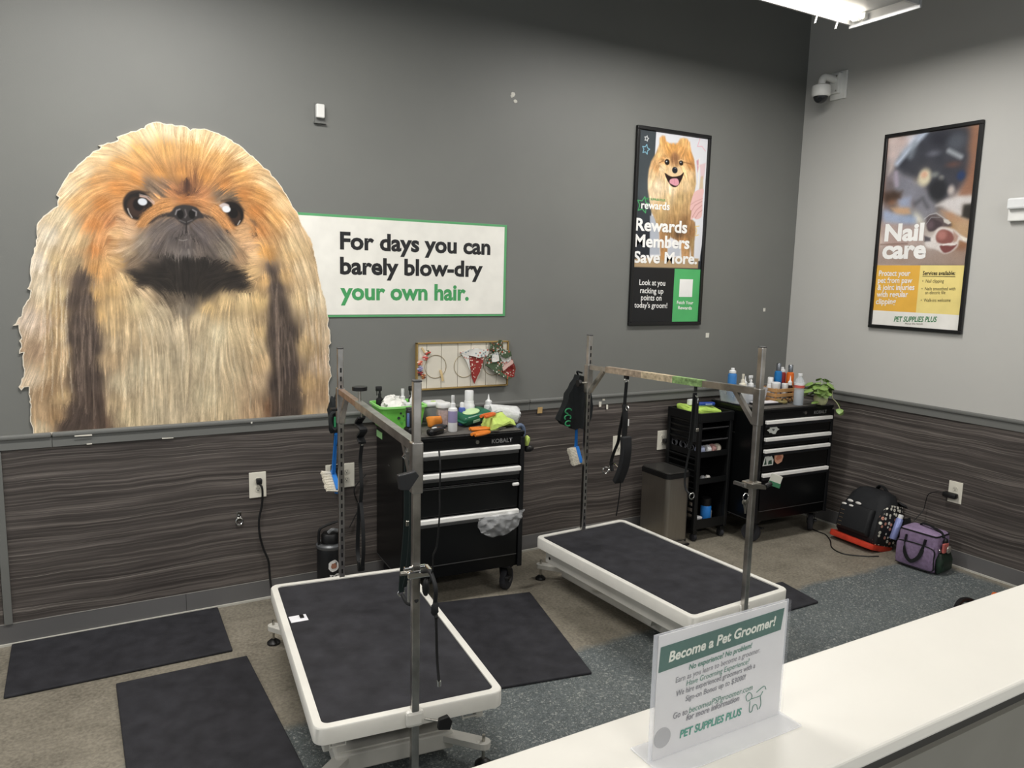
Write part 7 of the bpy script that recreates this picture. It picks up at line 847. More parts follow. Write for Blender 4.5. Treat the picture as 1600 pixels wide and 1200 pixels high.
# orange pouch, dark oval, cutter, scissors
ORG=M('orange_plastic','#d97a24',.45); 
t=thing('orange_pouch','small orange cloth pouch behind the steel post on the near chest','pouch',at(-3.045,-.30),.2); m=MB().box((0,0,.032),(.085,.05,.058),.018,3); m.wob(.012,30,6); m.build('pouch_body',M('orange_cloth','#d2812c',.7,var=.2,vscale=30),t)
t=thing('hair_brush','dark grey oval brush lying left of the lavender bottle','brush',at(-3.055,-.375),.3); MB().ell((0,0,.016),(.045,.03,.015),14).build('brush_head',M('charcoal_plastic','#2e2f33',.5),t); MB().cyl((.035,.005,.012),(.07,.02,.009),.009,.007).build('handle',BLACK,t)
t=thing('hair_clipper','black hair clipper lying by the steel post on the near chest','clipper',at(-3.12,-.475),.5); MB().box((0,0,.018),(.11,.042,.034),.013,3).build('clipper_body',M('gloss_black_plastic','#101012',.2),t); MB().box((.058,0,.014),(.02,.04,.012),.002).build('blade',CHROME,t,smooth=False); MB().box((-.01,.0,.037),(.03,.012,.004),.001).build('switch',WB_,t,smooth=False)
def scissors(label,loc,rz,mt):
    t=thing('scissors',label,'scissors',loc,rz,'orange handled scissors')
    for s in (-1,1):
        MB().tube([(.0,s*.004,.008),(-.04,s*.016,.009),(-.09,s*.018,.009),(-.115,s*.012,.009)],.0085,n=8).build('handle',mt,t)
        MB().bar((0,s*.003,.008+s*.002),(.085,s*-.002,.006+s*.002),.012,.003).build('blade',STEEL,t,smooth=False)
    MB().cyl((.006,0,.003),(.006,0,.014),.005).build('pivot',CHROME,t)
scissors('orange handled scissors nearest the front edge of the near chest',at(-2.855,-.555),.35,ORG)
scissors('orange handled scissors just behind the front pair on the near chest',at(-2.80,-.475),-.1,ORG)
scissors('orange handled scissors lying on the yellow-green cloth',at(-2.755,-.425,.978),.55,M('orange_red_plastic','#d0662a',.45))
t=thing('folded_cloth','bright yellow-green cloth lump at the front right of the near chest','cloth',at(-2.735,-.435,ZT+.012),.3); m=loft([(0,.19,.12,.0,.03),(.0,.18,.11,.018,.03),(.01,.12,.07,.046,.02),(.015,.06,.03,.058,.01)]); bmesh.ops.subdivide_edges(m.b,edges=list(m.b.edges),cuts=2); m.wob(.020,24,8); m.build('cloth_lump',M('yellow_green_cloth','#b9cf6a',.75,var=.12,vscale=30),t)
t=thing('paper_bag','crumpled white plastic bag at the right edge of the near chest','bag',at(-2.695,-.315,ZT+.016),-.2,rot=(0,.08,-.45)); m=loft([(0,.17,.035,.0,.01),(0,.18,.05,.03,.015),(.0,.17,.035,.065,.012),(.0,.16,.012,.088,.005)]); m.xf(Matrix.Translation((.05,0,0))); bmesh.ops.subdivide_edges(m.b,edges=list(m.b.edges),cuts=2); m.wob(.022,26,9); m.wob(.008,70,3); m.build('bag_body',M('crinkled_white_film','#d0d1d1',.4,var=.08,vscale=40,bump=.3,bscale=60),t)
t=thing('metal_comb','dark grey handle sticking up behind the white bag','comb',at(-2.64,-.17,.98),0); MB().cyl((-.03,0,.03),(.05,-.02,-.03),.007,.009).build('rod',M('grey_rod','#77787a',.4,.5),t); MB().ell((-.005,-.01,.025),(.010,.01,.010),8).build('white_end',WB_,t)
t=thing('goggles','blue-grey strap hanging over the right edge of the near chest','strap',onchest(TC1,.348,.10,.88),-.06); MB().torus((.012,0,-.0),.035,.012,'y',18,8,.7).build('band',M('blue_grey_plastic','#5a6880',.5),t)
t=thing('work_glove','yellow-green and black glove end poking out at the right of the near chest','glove',onchest(TC1,.352,.02,.82),-.06); MB().ell((.012,0,.025),(.016,.014,.03),10).wob(.006,50,1).build('yellow_cuff',M('yellow_green_cloth','#b9cf6a',.75),t); MB().ell((.022,0,-.018),(.028,.02,.02),10).wob(.006,40,2).build('black_part',BLACK,t)
t=thing('trimmer_stand','black trimmer standing upright in front of the green basket','trimmer',at(-3.215,-.40),.2); MB().box((0,0,.018),(.075,.06,.036),.012,3).build('stand',BLACK,t); MB().box((-.012,.0,.08),(.046,.034,.10),.010,3).build('trimmer_body',M('dark_grey_plastic','#222327',.35),t); MB().box((-.034,-.012,.075),(.010,.014,.07),.003).build('blue_side',M('slate_blue','#5a6f9a',.4),t); MB().box((-.012,0,.132),(.04,.03,.008),.002).build('blade',M('blade_grey','#6b6c6e',.3,.8),t,smooth=False)
# basket
BG=M('lime_green_plastic','#70c452',.4); BG2=M('lime_green_rim','#93d87a',.4)
bx,by=-3.205,-.175
t=thing('plastic_basket','lime green plastic basket with punched dots on the near tool chest','basket',at(bx,by),-.06)
def tub(w,d,h,taper,th,r=.03):
    o0=rrect(w*taper,d*taper,r);o1=rrect(w,d,r);i1=rrect(w-2*th,d-2*th,r-th*.5);i0=rrect(w*taper-2*th,d*taper-2*th,r-th*.5);n=len(o0);b=MB()
    R=[[(x,y,0) for x,y in o0],[(x,y,h) for x,y in o1],[(x,y,h) for x,y in i1],[(x,y,th) for x,y in i0]]
    fs=[(a*n+k,a*n+(k+1)%n,(a+1)*n+(k+1)%n,(a+1)*n+k) for a in range(3) for k in range(n)]+[tuple(range(n-1,-1,-1)),tuple(range(3*n,4*n))]
    b.mesh_add([v for q in R for v in q],fs); return b
tub(.245,.225,.118,.86,.004).build('basket_wall',BG,t)
o=rrect(.262,.242,.034);i=rrect(.24,.22,.03);n=len(o);b=MB();b.mesh_add([(x,y,.112) for x,y in o]+[(x,y,.122) for x,y in o]+[(x,y,.122) for x,y in i]+[(x,y,.112) for x,y in i],[(a*n+k,a*n+(k+1)%n,((a+1)%4)*n+(k+1)%n,((a+1)%4)*n+k) for a in range(4) for k in range(n)]); b.build('basket_rim',BG2,t)
holes=[(-.035,.085,.006,'k'),(.0,.10,.008,'w'),(.034,.10,.009,'b'),(.052,.078,.008,'b'),(.02,.085,.004,'w'),(-.02,.07,.004,'k'),(.05,.04,.007,'k'),(.036,.06,.006,'b'),(-.045,.06,.008,'k'),(.06,.02,.006,'g'),(.012,.058,.003,'k'),(.045,.095,.003,'w'),(-.01,.05,.006,'g'),(-.03,.035,.006,'g'),(.065,.055,.004,'k'),(.0,.075,.004,'k')]
hm={'k':M('hole_dark','#1c2a20',.7),'w':M('hole_pale','#c9dcc4',.6),'b':M('hole_blue','#3f7f8f',.6),'g':M('hole_green','#3f8f34',.6)}
for x,z,r,c in holes:
    h=MB().lathe([(r,-.0006),(r,.0006)],n=12,m=Matrix.Rotation(PI/2-.13,3,'X')).build('dot_hole',hm[c],t,smooth=False); h.location=(x+.015,-.0978-.0166*z/.118-.0003,z)
t2=thing('tissue_bunch','bunch of white crumpled tissue in the green basket','tissue',at(bx-.045,by-.03,ZT+.085)); m=MB().ell((0,0,.03),(.065,.05,.045),18); bmesh.ops.subdivide_edges(m.b,edges=list(m.b.edges),cuts=1); m.wob(.026,26,3); m.wob(.014,75,5); m.build('crumpled_tissue',M('tissue_white','#dddcd6',.8),t2)
bottle('spray_bottle','white pump bottle standing in the middle of the green basket',at(bx+.03,by+.01,ZT+.006),.024,.19,WB_,WB_,'pump')
bottle('spray_bottle','white bottle lying low at the front of the green basket',at(bx+.035,by-.06,ZT+.006),.026,.125,WB_,WB_,'cap')
bottle('spray_bottle','black trigger spray bottle at the right of the green basket',at(bx+.095,by+.035,ZT+.006),.02,.2,BLACK,BLACK,'spray')
bottle('spray_bottle','slim white bottle beside the black spray bottle in the basket',at(bx+.075,by-.01,ZT+.006),.017,.18,WB_,WB_,'nozzle')
bottle('spray_bottle','black trigger spray head at the back left of the green basket',at(bx-.085,by+.05,ZT+.006),.02,.205,BLACK,BLACK,'spray')
# ---------------------------------------------------------------- things on the corner tool chest
t=thing('clear_tub','clear plastic tub full of bottles on the corner tool chest','tub',at(-.755,-.30),-.04); tub(.285,.21,.10,.9,.004).build('tub_wall',M('clear_tub_plastic','#c9ced4',.18,alpha=.38,spec=.6),t)
bottle('spray_can','tall blue can with white cap in the clear tub',at(-.84,-.275,ZT+.005),.030,.225,M('blue_can','#3f7ec0',.3),WB_,'can')
bottle('spray_bottle','cream pump bottle right of the blue can in the clear tub',at(-.775,-.31,ZT+.005),.026,.185,M('cream_plastic','#d9d3c2',.4),M('cream_plastic','#d9d3c2',.4),'pump')
bottle('spray_bottle','left of two white nozzle bottles in the clear tub',at(-.715,-.275,ZT+.005),.02,.165,WB_,WB_,'nozzle'); bottle('spray_bottle','right of two white nozzle bottles in the clear tub',at(-.675,-.29,ZT+.005),.02,.17,WB_,WB_,'spray')
bottle('red_bottle','dark red bottle with white top beside the steel post in the tub',at(-.645,-.335,ZT+.005),.017,.14,M('dark_red','#7a2430',.35),WB_,'nozzle')
WD=M('pine_slat','#b58a5a',.6,var=.2,stretch=(6,6,40))
t=thing('wooden_crate','small slatted wooden crate of bottles on the corner tool chest','crate',at(-.475,-.37),-.04)
for z in (.018,.05,.083):
    for y in (-.075,.075): MB().box((0,y,z),(.235,.008,.023),.001).build('slat',WD,t,smooth=False)
    for x in (-.1145,.1145): MB().box((x,0,z),(.008,.142,.023),.001).build('slat',WD,t,smooth=False)
for x in (-.108,.108):
    for y in (-.064,.064): MB().box((x*.97,y,.049),(.012,.012,.096)).build('corner_block',WD,t,smooth=False)
MB().box((0,0,.005),(.22,.142,.008)).build('crate_floor',WD,t,smooth=False)
cz=ZT+.0095
bottle('tall_bottle','tall blue bottle with silver cap in the wooden crate',at(-.462,-.335,cz),.026,.245,M('cobalt_blue','#1f6fae',.25),M('silver_cap','#7c8086',.25,.8),'tall'); bottle('tall_bottle','dark red bottle with white cap between the blue and orange bottles',at(-.412,-.325,cz),.026,.215,M('dark_red2','#8a2c2c',.3),WB_,'can'); bottle('tall_bottle','tall orange bottle with silver cap at the right of the crate',at(-.382,-.37,cz),.026,.235,M('orange_bottle','#d4661f',.3),M('silver_cap','#7c8086',.25,.8),'tall')
bottle('small_bottle','small brown bottle with pale mark and white top in front of the red bottle',at(-.42,-.405,cz),.02,.165,M('dark_brown_glass','#2a1512',.2),WB_,'nozzle')
bottle('lotion_bottle','white bottle with square white cap at the left of the crate',at(-.53,-.33,cz),.026,.15,WB_,WB_,'big'); t=thing('white_tub','low wide white tub at the left of the wooden crate','tub',at(-.553,-.40,cz)); MB().lathe([(.028,0),(.03,.004),(.03,.1),(.031,.102),(.031,.122),(.027,.126)],n=20).build('tub_body',WB_,t)
t=thing('small_jar','small white jar with round lid at the front of the crate','jar',at(-.478,-.412,cz)); MB().lathe([(.02,0),(.021,.003),(.021,.09)],n=16).build('jar_body',WB_,t); MB().lathe([(.022,.09),(.022,.112),(.018,.116)],n=16).build('lid',WB_,t)
# water bottle
t=thing('water_bottle','half-full clear water bottle with red and white label on the corner chest','bottle',at(-.505,-.555)); MB().lathe([(.028,0),(.033,.006),(.033,.10),(.031,.112),(.033,.122),(.033,.15),(.026,.172),(.014,.188),(.0135,.20)],n=20).build('bottle_body',M('clear_pet','#dfe6ea',.08,alpha=.35,spec=.8),t)
MB().lathe([(.031,.001),(.0315,.10),(.001,.101)],n=20).build('cloudy_water',M('cloudy_water','#aab2ba',.15,alpha=.75),t); MB().lathe([(.0335,.118),(.0335,.135)],n=20).build('label_red',M('label_red','#c05a50',.5),t); MB().lathe([(.0336,.135),(.0336,.150)],n=20).build('label_white',M('label_white','#dfe0e2',.5),t); MB().lathe([(.0155,.196),(.0155,.210),(.013,.212)],n=16).build('cap',WB_,t)
# plant
LEAF=M('pothos_leaf','#3f6b34',.35,var=.35,vscale=25); LEAF2=M('pale_leaf','#7d9a52',.4,var=.3,vscale=25)
t=thing('potted_pothos','trailing pothos in a pale green pot at the front right of the corner chest','potted plant',at(-.345,-.605)); MB().lathe([(.028,0),(.036,.006),(.046,.03),(.046,.05),(.040,.066),(.041,.07),(.036,.07),(.036,.062)],n=22).build('pot',M('pale_green_pot','#b3b78c',.35,var=.15,vscale=10),t); MB().lathe([(.035,.06),(.02,.066),(.0,.067)],n=14).build('soil',M('potting_soil','#2b211a',.9),t)
def leaf_me():
    b=MB();vs=[];fs=[]
    prof=[(0,0),(.35,.13),(.52,.3),(.5,.5),(.36,.75),(0,1.05)]
    for (x,y) in prof: vs+= [(-x,y-.05*(x>0.4),-.10*x-.25*y*y*.5),(0,y,-.25*y*y*.5+.03),(x,y-.05*(x>0.4),-.10*x-.25*y*y*.5)]
    for i in range(len(prof)-1):
        for k in (0,1): fs.append((i*3+k,i*3+k+1,i*3+4+k,i*3+3+k))
    b.mesh_add(vs,fs); bmesh.ops.remove_doubles(b.b,verts=list(b.b.verts),dist=1e-4); return b
L0=None
rs=random.Random(11)
def put_leaf(p,az,tilt,sz,mt=None):
    global L0
    if L0 is None: L0=l=leaf_me().build('leaf',LEAF,t)
    else: l=L0.copy();COL.objects.link(l)
    if mt: l.data=l.data.copy(); l.data.materials[0]=mt
    l.location=p; l.rotation_euler=(tilt,0,az); l.scale=(sz,sz,sz); return l
stems=MB()
for k in range(46):
    a=rs.uniform(0,2*PI); el=rs.uniform(.2,1.35); L=rs.uniform(.05,.125); d=Vector((math.cos(a)*math.cos(el),math.sin(a)*math.cos(el)*.8,math.sin(el)))
    p=Vector((0,0,.065))+d*L; p.z=max(p.z,.075); stems.tube([(0,0,.06),tuple(Vector((0,0,.065))+d*L*.5+Vector((0,0,.012))),tuple(p)],.0016,n=5,smooth=3)
    put_leaf(p,a-PI/2+rs.uniform(-.4,.4),rs.uniform(-.9,.1),rs.uniform(.042,.066),LEAF2 if k%6==0 else None)
stems.build('stems',M('plant_stem','#6f8a4a',.5),t)
vine=[(.03,-.01,.08),(.06,-.015,.105),(.085,-.02,.085),(.08,-.03,.045),(.085,-.06,.02),(.095,-.078,-.012),(.10,-.08,-.035)]
MB().tube(vine,.003,n=6).build('trailing_vine',M('pale_vine','#b3b58c',.5),t)
for p,az,ti,sz in (((.098,-.08,-.02),2.2,-.7,.045),((.10,-.08,-.03),-1.2,-.9,.05),((.088,-.06,.02),-1.9,-.6,.04),((-.055,-.02,.03),1.4,-.2,.05)): put_leaf(p,az,ti,sz,LEAF2)
# papers, glasses
t=thing('paper_tray','black tray with white papers in front of the clear tub','tray',at(-.70,-.455),-.06); MB().slab(rrect(.22,.09,.008),0,.012).build('tray',BLACK,t,smooth=False); MB().box((-.01,.004,.015),(.18,.07,.005)).build('papers',M('paper_white','#dcd9dc',.6),t,smooth=False)
t=thing('sunglasses','dark folded sunglasses beside the water bottle','glasses',at(-.52,-.475),-.3)
for s in (-1,1): MB().torus((s*.022,0,.018),.017,.003,'y',16,6).build('lens_rim',BLACK,t); MB().tube([(s*.04,0,.022),(s*.045,.03,.015),(s*.02,.04,.006)],.002).build('temple',BLACK,t)
t=thing('tape_roll','olive-tan tape roll lying by the crate','tape',at(-.575,-.475)); MB().torus((0,0,.014),.03,.010,'z',20,8).build('tape_ring',M('olive_tape','#7a6f45',.5),t)
t=thing('pill_box','small pink and white box standing on the cart top','box',(-.952,-.345,.8145),.1); MB().box((0,0,.02),(.055,.03,.04),.002).build('carton',M('pink_carton','#c9a5a0',.5),t,smooth=False); MB().box((0,-.0155,.022),(.045,.001,.016)).build('white_panel',WB_,t,smooth=False)
t=thing('folded_cloth','lime green towel on top of the black cart','towel',(-1.055,-.20,.8145),0); m=MB().box((0,0,.035),(.22,.20,.06),.02,2); bmesh.ops.subdivide_edges(m.b,edges=list(m.b.edges),cuts=2); m.wob(.025,14,4); m.build('towel',M('lime_towel','#b0d060',.8,var=.1,vscale=40),t)
t=thing('blue_holder','dark blue plastic case lying on the lime towel','case',(-1.04,-.25,.892),-.25); MB().box((0,0,.012),(.12,.035,.024),.008,3).build('case_body',M('navy_plastic','#22408f',.4),t); MB().box((.01,-.018,.012),(.05,.002,.008)).build('pale_print',M('pale_blue_print','#8fa3cf',.5),t,smooth=False)
t=thing('white_box','small white box behind the blue case on the cart','box',(-1.06,-.135,.88),.1); MB().box((0,0,.02),(.07,.03,.04),.005).build('box_body',WB_,t,smooth=False)
for i,(x,z,mt,lb) in enumerate(((-1.145,.612,M('blue_white_roll','#8f97b0',.7),'blue and white bandage roll on the upper shelf of the cart'),(-1.09,.612,WB_,'white bandage roll on the upper shelf of the cart'),(-1.045,.614,M('pink_roll','#b98f8a',.7),'pink bandage roll on the upper shelf of the cart'),(-1.0,.612,M('cream_roll','#c4bbac',.7),'cream bandage roll on the upper shelf of the cart'))):
    t=thing('bandage_roll',lb,'roll',(x,-.325,z),.2*i,'bandage rolls on the cart'); MB().cyl((-.018,0,0),(.018,0,0),.031,n=16).build('roll',mt,t); MB().cyl((-.0185,0,0),(.0185,0,0),.01).build('core',M('roll_core','#6a6058',.8),t)
for i,(x,y,lb) in enumerate(((-1.12,-.34,'clear stopper on the middle shelf of the cart, left'),(-1.08,-.345,'white lump on the middle shelf of the cart, right'))):
    t=thing('small_pot',lb,'pot',(x,y,.3995)); MB().lathe([(.018,0),(.022,.003),(.018,.03),(.012,.04)],n=12).build('pot_body',M('cloudy_pot','#b9b6b0',.4) if i else M('grey_pot','#77787a',.3),t)
t=thing('blue_bottle','blue bottle with black cap on the bottom shelf of the cart','bottle',(-1.035,-.30,.0945)); MB().lathe([(.034,0),(.036,.004),(.036,.115),(.033,.122)],n=20).build('bottle_body',M('bright_blue_label','#2f7fd0',.35),t); MB().lathe([(.032,.12),(.034,.125),(.034,.17),(.03,.174)],n=20).build('cap',BLACK,t)
t=thing('paper_cup','white cup beside the blue bottle on the bottom shelf','cup',(-1.12,-.31,.0955)); MB().lathe([(.028,0),(.034,.05),(.035,.052),(.03,.05)],n=18).build('cup_body',WB_,t)
t=thing('clear_jar','pale jar behind the blue bottle on the bottom shelf','jar',(-.985,-.27,.0945)); MB().lathe([(.025,0),(.027,.07),(.02,.08),(.02,.1)],n=16).build('jar_body',M('pale_jar','#a9aaa6',.4),t)
t=thing('grey_bottle','grey-brown bottle at the back of the bottom shelf','bottle',(-1.115,-.24,.0945)); MB().lathe([(.025,0),(.027,.11),(.015,.125),(.015,.14)],n=16).build('bottle_body',M('grey_brown_glass','#6b6258',.4),t)
for i,(y,z) in enumerate(((-.10,.60),(-.19,.60),(-.27,.60))):
    t=thing('cable_bundle',['coiled grey cable at the back of the open cart side','coiled grey cable in the middle of the open cart side','coiled grey cable near the front of the open cart side'][i],'cable',(-1.165,y,z)); MB().torus((0,0,.028),.026,.005,'x',16,6,m=Matrix.Rotation(.5*i,3,'Z')).torus((.005,.008,.02),.02,.004,'x',14,6).build('coil',M('grey_cable','#55565a',.5),t)
# ---------------------------------------------------------------- floor things at the back
t=thing('drinks_growler','black insulated jug with white stickers by the wall behind the near table','jug',(-3.573,-.15,0)); MB().lathe([(.066,0),(.07,.006),(.07,.27),(.066,.295),(.05,.31)],n=26).build('jug_body',M('jug_black','#141517',.4),t); MB().lathe([(.071,.283),(.074,.288),(.074,.30),(.066,.308)],n=26).build('grey_shoulder',M('grey_ring','#5f6163',.4,.4),t); MB().lathe([(.045,.305),(.047,.31),(.047,.35),(.04,.36)],n=20).build('lid',BLACK,t)
MB().tube([(-.062,-.01,.295),(-.064,-.01,.36),(-.05,-.01,.395),(.02,-.01,.415),(.062,-.01,.41),(.064,-.01,.30)],.007).build('carry_handle',BLACK,t); MB().tube([(-.02,-.03,.37),(.0,-.035,.385),(.03,-.03,.375)],.010).build('spout_cap',M('grey_lid','#77797b',.35,.4),t)
def jugdecal(name,ang,z,rx,rz,mt,j=.15,sd=0):
    p=blob(rx,rz,14,j,sd);b=MB();n=len(p);vs=[]
    for R in (.0702,.0712):
        for x,q in p: a=ang+x/.07; vs.append((R*math.sin(a),-R*math.cos(a),z+q))
    b.mesh_add(vs,[tuple(range(n)),tuple(range(2*n-1,n-1,-1))]+[(i,(i+1)%n,n+(i+1)%n,n+i) for i in range(n)]); return b.build(name,mt,t,smooth=False)
STW=M('sticker_white2','#d8d6d2',.5); jugdecal('paw_sticker',-.05,.20,.028,.032,STW,.08,1); 
jugdecal('sticker',.62,.255,.018,.024,STW,.2,3); jugdecal('sticker',.05,.135,.035,.02,STW,.3,2); jugdecal('sticker',.70,.155,.018,.022,STW,.25,5); jugdecal('sticker',-.05,.2005,.014,.016,M('sticker_brown','#9a6a54',.5),.2,2).scale=(1.02,1.02,1)
cord('extension_lead','thin black cord hanging on the panelling left of the near chest',[(-3.335,-.03,.62),(-3.40,-.025,.54),(-3.375,-.025,.44),(-3.40,-.025,.38),(-3.43,-.03,.33)],.003)
cord('extension_lead','thin black cord on the floor from the corner chest to the backpack',[(-.235,-.52,.004),(-.25,-.60,.004),(-.255,-.663,.004),(-.33,-.76,.004),(-.44,-.86,.004),(-.47,-.97,.004),(-.38,-1.06,.004),(-.30,-1.10,.004)],.004)
# backpack
def dots_mat():
    m,nt,b=nodes_mat('black_cloth_with_pale_rings');tc=nt.nodes.new('ShaderNodeTexCoord').outputs['Object'];v=tex(nt,tc,33,kind='ShaderNodeTexVoronoi');v.inputs['Randomness'].default_value=.55
    h=nt.nodes.new('ShaderNodeSeparateColor');nt.links.new(v.outputs['Color'],h.inputs[0]);col=ramp(nt,h.outputs[0],[(0,'#d8d5c8'),(.72,'#c48a78'),(.9,'#d8d5c8')],'CONSTANT')
    f=ramp(nt,v.outputs['Distance'],[(0,0.),(.08,0.),(.11,1.),(.33,1.),(.38,0.)]); nt.links.new(mix(nt,f,'#0d0d0f',col),b.inputs['Base Color']);b.inputs['Roughness'].default_value=.8;return m
DOTS=dots_mat(); CANV=M('black_canvas','#15171a',.75,var=.3,vscale=20,bump=.2,bscale=25)
t=thing('backpack','black backpack with ring-dotted side panel leaning in the corner','backpack',(-.192,-.885,.002),rot=(-.24,0,-1.66))
loft([(.02,.31,.17,.035,.03),(.015,.335,.20,.06,.04),(.01,.335,.205,.16,.05),(.02,.325,.19,.25,.055),(.03,.30,.16,.32,.06),(.04,.24,.12,.365,.05),(.045,.16,.07,.38,.03)]).wob(.008,14,2).build('pack_body',CANV,t)
loft([(-.095,.24,.03,.07,.012),(-.105,.25,.05,.09,.02),(-.105,.25,.05,.22,.022),(-.09,.235,.04,.25,.018)]).wob(.004,16,5).build('front_pocket',M('black_canvas_pocket','#101215',.7,bump=.2,bscale=25),t)
loft([(0,.02,.17,.04,.006),(0,.034,.19,.06,.012),(0,.034,.19,.20,.012),(.015,.024,.165,.27,.008),(.03,.012,.12,.31,.004)]).build('dotted_side',DOTS,t).location=(.158,.012,0)
loft([(-.0,.335,.225,.0,.03),(0,.345,.235,.012,.035),(0,.34,.23,.038,.035)]).wob(.005,20,3).build('orange_base_flap',M('orange_red_cloth','#c43a24',.6,var=.2,vscale=20),t)
for x,z in ((-.085,.262),(-.10,.232),(-.02,.262),(-.045,.232)): MB().ell((x,-.115 if z<.25 else -.088,z),(.024,.008,.010),10).build('white_toggle',M('toggle_white','#d5d3ce',.5),t)
for k in range(5): MB().box((-.09,-.1315,.09+.026*k),(.028,.003,.003)).build('vent_stitch',M('tan_stitch','#6b5a45',.7),t,smooth=False)
MB().strap([(.12,.10,.33),(.16,.14,.30),(.19,.15,.2),(.18,.12,.08)],.05,.012,(1,0,0)).strap([(-.06,.09,.36),(0,.06,.41),(.06,.09,.36)],.025,.008,(0,1,0)).build('shoulder_strap',WEB,t)
wb=thing('drink_can','slim lavender bottle tucked in the backpack side pocket','bottle',(0,0,0)); wb.parent=None
bpy.context.view_layer.update(); mw=t.matrix_world@Matrix.Translation((.199,.035,.10))@Matrix.Rotation(-.12,4,'X'); wb.location=mw.translation; wb.rotation_euler=mw.to_euler()
MB().lathe([(.02,0),(.022,.004),(.022,.135),(.018,.142)],n=18).build('bottle_body',M('lavender_blue','#8b95c9',.3,.2),wb); MB().lathe([(.015,.14),(.016,.145),(.016,.165),(.012,.168)],n=14).build('cap',WB_,wb)
# purple tote
PUR=M('heather_purple_cloth','#7a6884',.75,var=.18,vscale=60,bump=.15,bscale=200); PURT=M('light_purple_cloth','#8b7896',.75,var=.12,vscale=60)
t=thing('tote_bag','heather purple grooming tote with black handles by the right wall','bag',(-.205,-1.325,0),-1.50)
W2_,D2_,H2_=.235,.165,.235
loft([(0,W2_-.02,D2_-.02,.004,.02),(0,W2_,D2_,.016,.025),(0,W2_+.006,D2_,.12,.025),(0,W2_,D2_-.004,H2_-.02,.022),(0,W2_-.012,D2_-.014,H2_-.004,.02)]).wob(.003,16,1).build('bag_body',PUR,t)
loft([(0,W2_-.004,D2_-.006,H2_-.008,.02),(0,W2_-.004,D2_-.006,H2_,.02)]).build('zip_band',WEB,t); loft([(0,W2_-.012,D2_-.014,H2_-.001,.02),(0,W2_-.03,D2_-.03,H2_+.008,.02)]).build('bag_top',PURT,t)
loft([(0,W2_-.012,.012,.02,.004),(0,W2_-.004,.026,.04,.01),(0,W2_-.004,.026,.14,.01),(0,W2_-.02,.014,.165,.005)]).build('front_pocket',PUR,t).location=(0,-D2_/2-.008,0)
MB().tube([(-.11,-D2_/2-.015,.16),(0,-D2_/2-.017,.168),(.11,-D2_/2-.015,.155),(.114,-D2_/2-.012,.09),(.112,-D2_/2-.012,.025),(0,-D2_/2-.012,.012),(-.112,-D2_/2-.012,.02)],.004).build('piping',WEB,t)
MB().strap([(-.062,-D2_/2-.008,.205),(-.06,-D2_/2-.026,.14),(-.045,-D2_/2-.032,.085),(-.01,-D2_/2-.034,.055),(.03,-D2_/2-.032,.085),(.05,-D2_/2-.026,.14),(.055,-D2_/2-.008,.205)],.022,.005,(0,0,1)).build('front_handle',WEB,t)
MB().strap([(-.055,D2_/2-.0,.20),(-.05,.05,.252),(.0,.03,.262),(.05,.02,.255),(.10,.0,.245),(.122,-.01,.22)],.02,.006,(0,1,0)).build('top_strap',WEB,t)
loft([(0,.02,D2_-.03,.01,.008),(0,.05,D2_-.02,.03,.02),(0,.05,D2_-.02,.09,.02),(0,.016,D2_-.04,.13,.006)]).wob(.006,25,2).build('mesh_pocket',M('dark_green_mesh','#16261c',.5,var=.8,vscale=22),t).location=(W2_/2+.012,0,0)
MB().box((W2_/2+.022,-.02,.165),(.014,.055,.058),.004,m=Matrix.Translation((0,0,0))).build('red_tag',M('coral_tag','#b3605a',.5),t,smooth=False); MB().ell((W2_/2+.034,.0,.155),(.008,.026,.024),12).build('sequin_patch',M('silver_sequins','#a9a49c',.3,.6,var=.5,vscale=150),t); MB().torus((W2_/2+.01,-.055,.15),.010,.0025,'x').build('ring',CHROME,t); MB().ell((W2_/2+.015,-.005,.20),(.012,.02,.022),8).build('clip',BLACK,t)
# things behind the counter
t=thing('hose_loop','black curved hose end showing above the counter edge','hose',(-.62,-1.83,0)); MB().tube([(-.13,-.03,.02),(-.08,0,.04),(0,.02,.052),(.07,.02,.04),(.12,0,.015)],.014).build('hose',BLACK,t); MB().tube([(-.08,-.03,.02),(0,-.01,.03),(.06,-.01,.02)],.009).build('inner_hose',M('grey_hose','#6a6a68',.5),t)
t=thing('orange_cone_tip','orange wedge showing just above the counter edge','wedge',(-.40,-1.84,0),.3); MB().prism([(-.22,0),(.08,0),(.075,.048),(.04,.058),(-.10,.034)],.05).build('wedge',M('bright_orange','#d9692c',.5),t,smooth=False,bevel=.008)
t=thing('black_bag_edge','low black bag corner peeking over the counter edge','bag',(-.99,-1.86,0),.1); MB().ell((0,0,.012),(.10,.05,.03),14).wob(.006,20,1).build('bag_corner',BLACK,t)
# counter sign
AC=M('clear_acrylic','#f2f4fa',.06,alpha=.32,spec=.9,coat=.5); SGX,SGY,SGZ=-3.842,-3.172,1.0
t=thing('counter_sign','clear acrylic stand with a groomer hiring notice on the counter','sign',(SGX,SGY,SGZ))
MB().box((.005,.001,.103),(.288,.0018,.205)).build('acrylic_back',AC,t,smooth=False)
MB().box((.005,-.0045,.103),(.288,.0016,.205)).build('acrylic_front',M('clear_acrylic_front','#f2f4fa',.06,alpha=.05,spec=.6),t,smooth=False)
MB().box((.005,-.002,.0022),(.292,.085,.0035),.0015).build('acrylic_base',AC,t,smooth=False)
MB().box((.005,-.0018,.104),(.274,.0012,.200)).build('paper',M('notice_paper','#d2d1d1',.6),t,smooth=False)
MT=M('notice_green_band','#22584a',.5); b=MB()
bpts=[(-0.1278, 0.1855),(0.1361, 0.1935),(0.1309, 0.1566),(-0.1301, 0.1456)]; b.prism(bpts[::-1],.0006); o=b.build('green_band',MT,t,smooth=False); o.location=(0,-.0024,0)
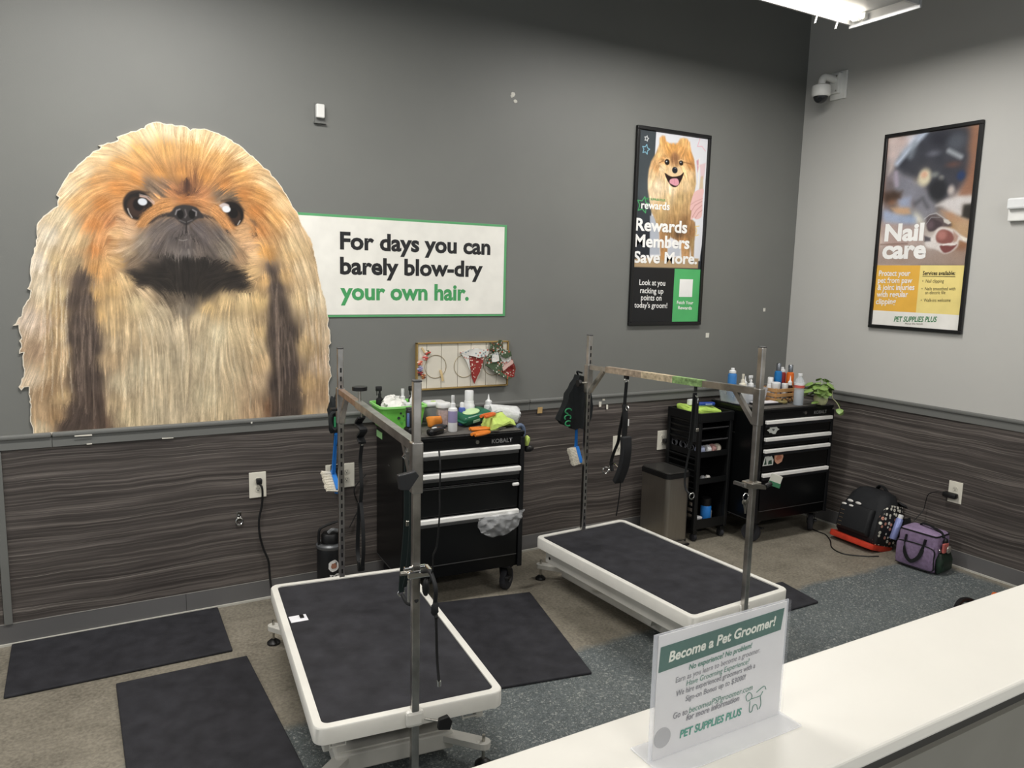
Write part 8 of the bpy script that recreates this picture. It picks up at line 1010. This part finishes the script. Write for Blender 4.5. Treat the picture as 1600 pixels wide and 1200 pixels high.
TG=M('notice_grey_ink','#77777c',.6); TGR=M('notice_green_ink','#3f7a66',.6); TT=M('notice_teal_ink','#1f8a72',.5)
for s_,l,r,tp,mt,bo in (("Become a Pet Groomer!",(-0.1115, 0.1586),(0.1171, 0.1678),.0165,M('notice_cream_ink','#d9dccf',.6),.03),("No experience? No problem!",(-0.0691, 0.1357),(0.0655, 0.1407),.009,TGR,.02),("Earn as you learn to become a groomer.",(-0.0948, 0.1207),(0.085, 0.1281),.009,TG,0),("Have Grooming Experience?",(-0.0726, 0.1102),(0.0619, 0.1143),.009,TGR,0),("We hire experienced groomers with a",(-0.0921, 0.0983),(0.0764, 0.1032),.009,TG,.01),("Sign-on Bonus up to $3000!",(-0.0729, 0.085),(0.056, 0.0887),.009,TG,.01),("Go to",(-0.0959, 0.0619),(-0.0671, 0.0627),.010,TG,.01),("becomeaPSPgroomer.com",(-0.0638, 0.0629),(0.0739, 0.0657),.010,TGR,0),("for more information",(-0.0683, 0.0519),(0.0447, 0.0545),.010,TG,.02),("PET SUPPLIES PLUS",(-0.0801, 0.0261),(0.0521, 0.0274),.013,TT,.03)):
    text(s_,mt,t,l,r,tp,bold=bo,shear=.15,y=-.0032)
q=(-0.1154, 0.0372); o=MB().lathe([(.0165,0),(.0165,.0005)],n=24,m=Matrix.Rotation(PI/2,3,'X')).build('grey_disc',M('notice_disc','#a3a3a4',.6),t,smooth=False); o.location=(q[0],-.0026,q[1])
b=MB(); SGP=lambda pts:[(x,0,z) for x,z in pts]
for st_ in ([(0.0626, 0.0491),(0.0603, 0.0575),(0.0672, 0.0624),(0.0736, 0.0562),(0.0728, 0.0497),(0.0642, 0.0475)],[(0.0743, 0.0493),(0.0935, 0.0497),(0.0988, 0.0562)],[(0.0935, 0.0497),(0.0965, 0.0342),(0.0928, 0.0261)],[(0.0702, 0.0459),(0.0704, 0.0278),(0.0764, 0.0273),(0.0785, 0.0357),(0.0859, 0.0359),(0.0899, 0.0258)],[(0.0838, 0.058),(0.101, 0.0647),(0.1062, 0.0577)]): b.tube(SGP(st_),.0006,n=5,smooth=3)
o=b.build('dog_outline_logo',TGR,t); o.location=(0,-.003,0)
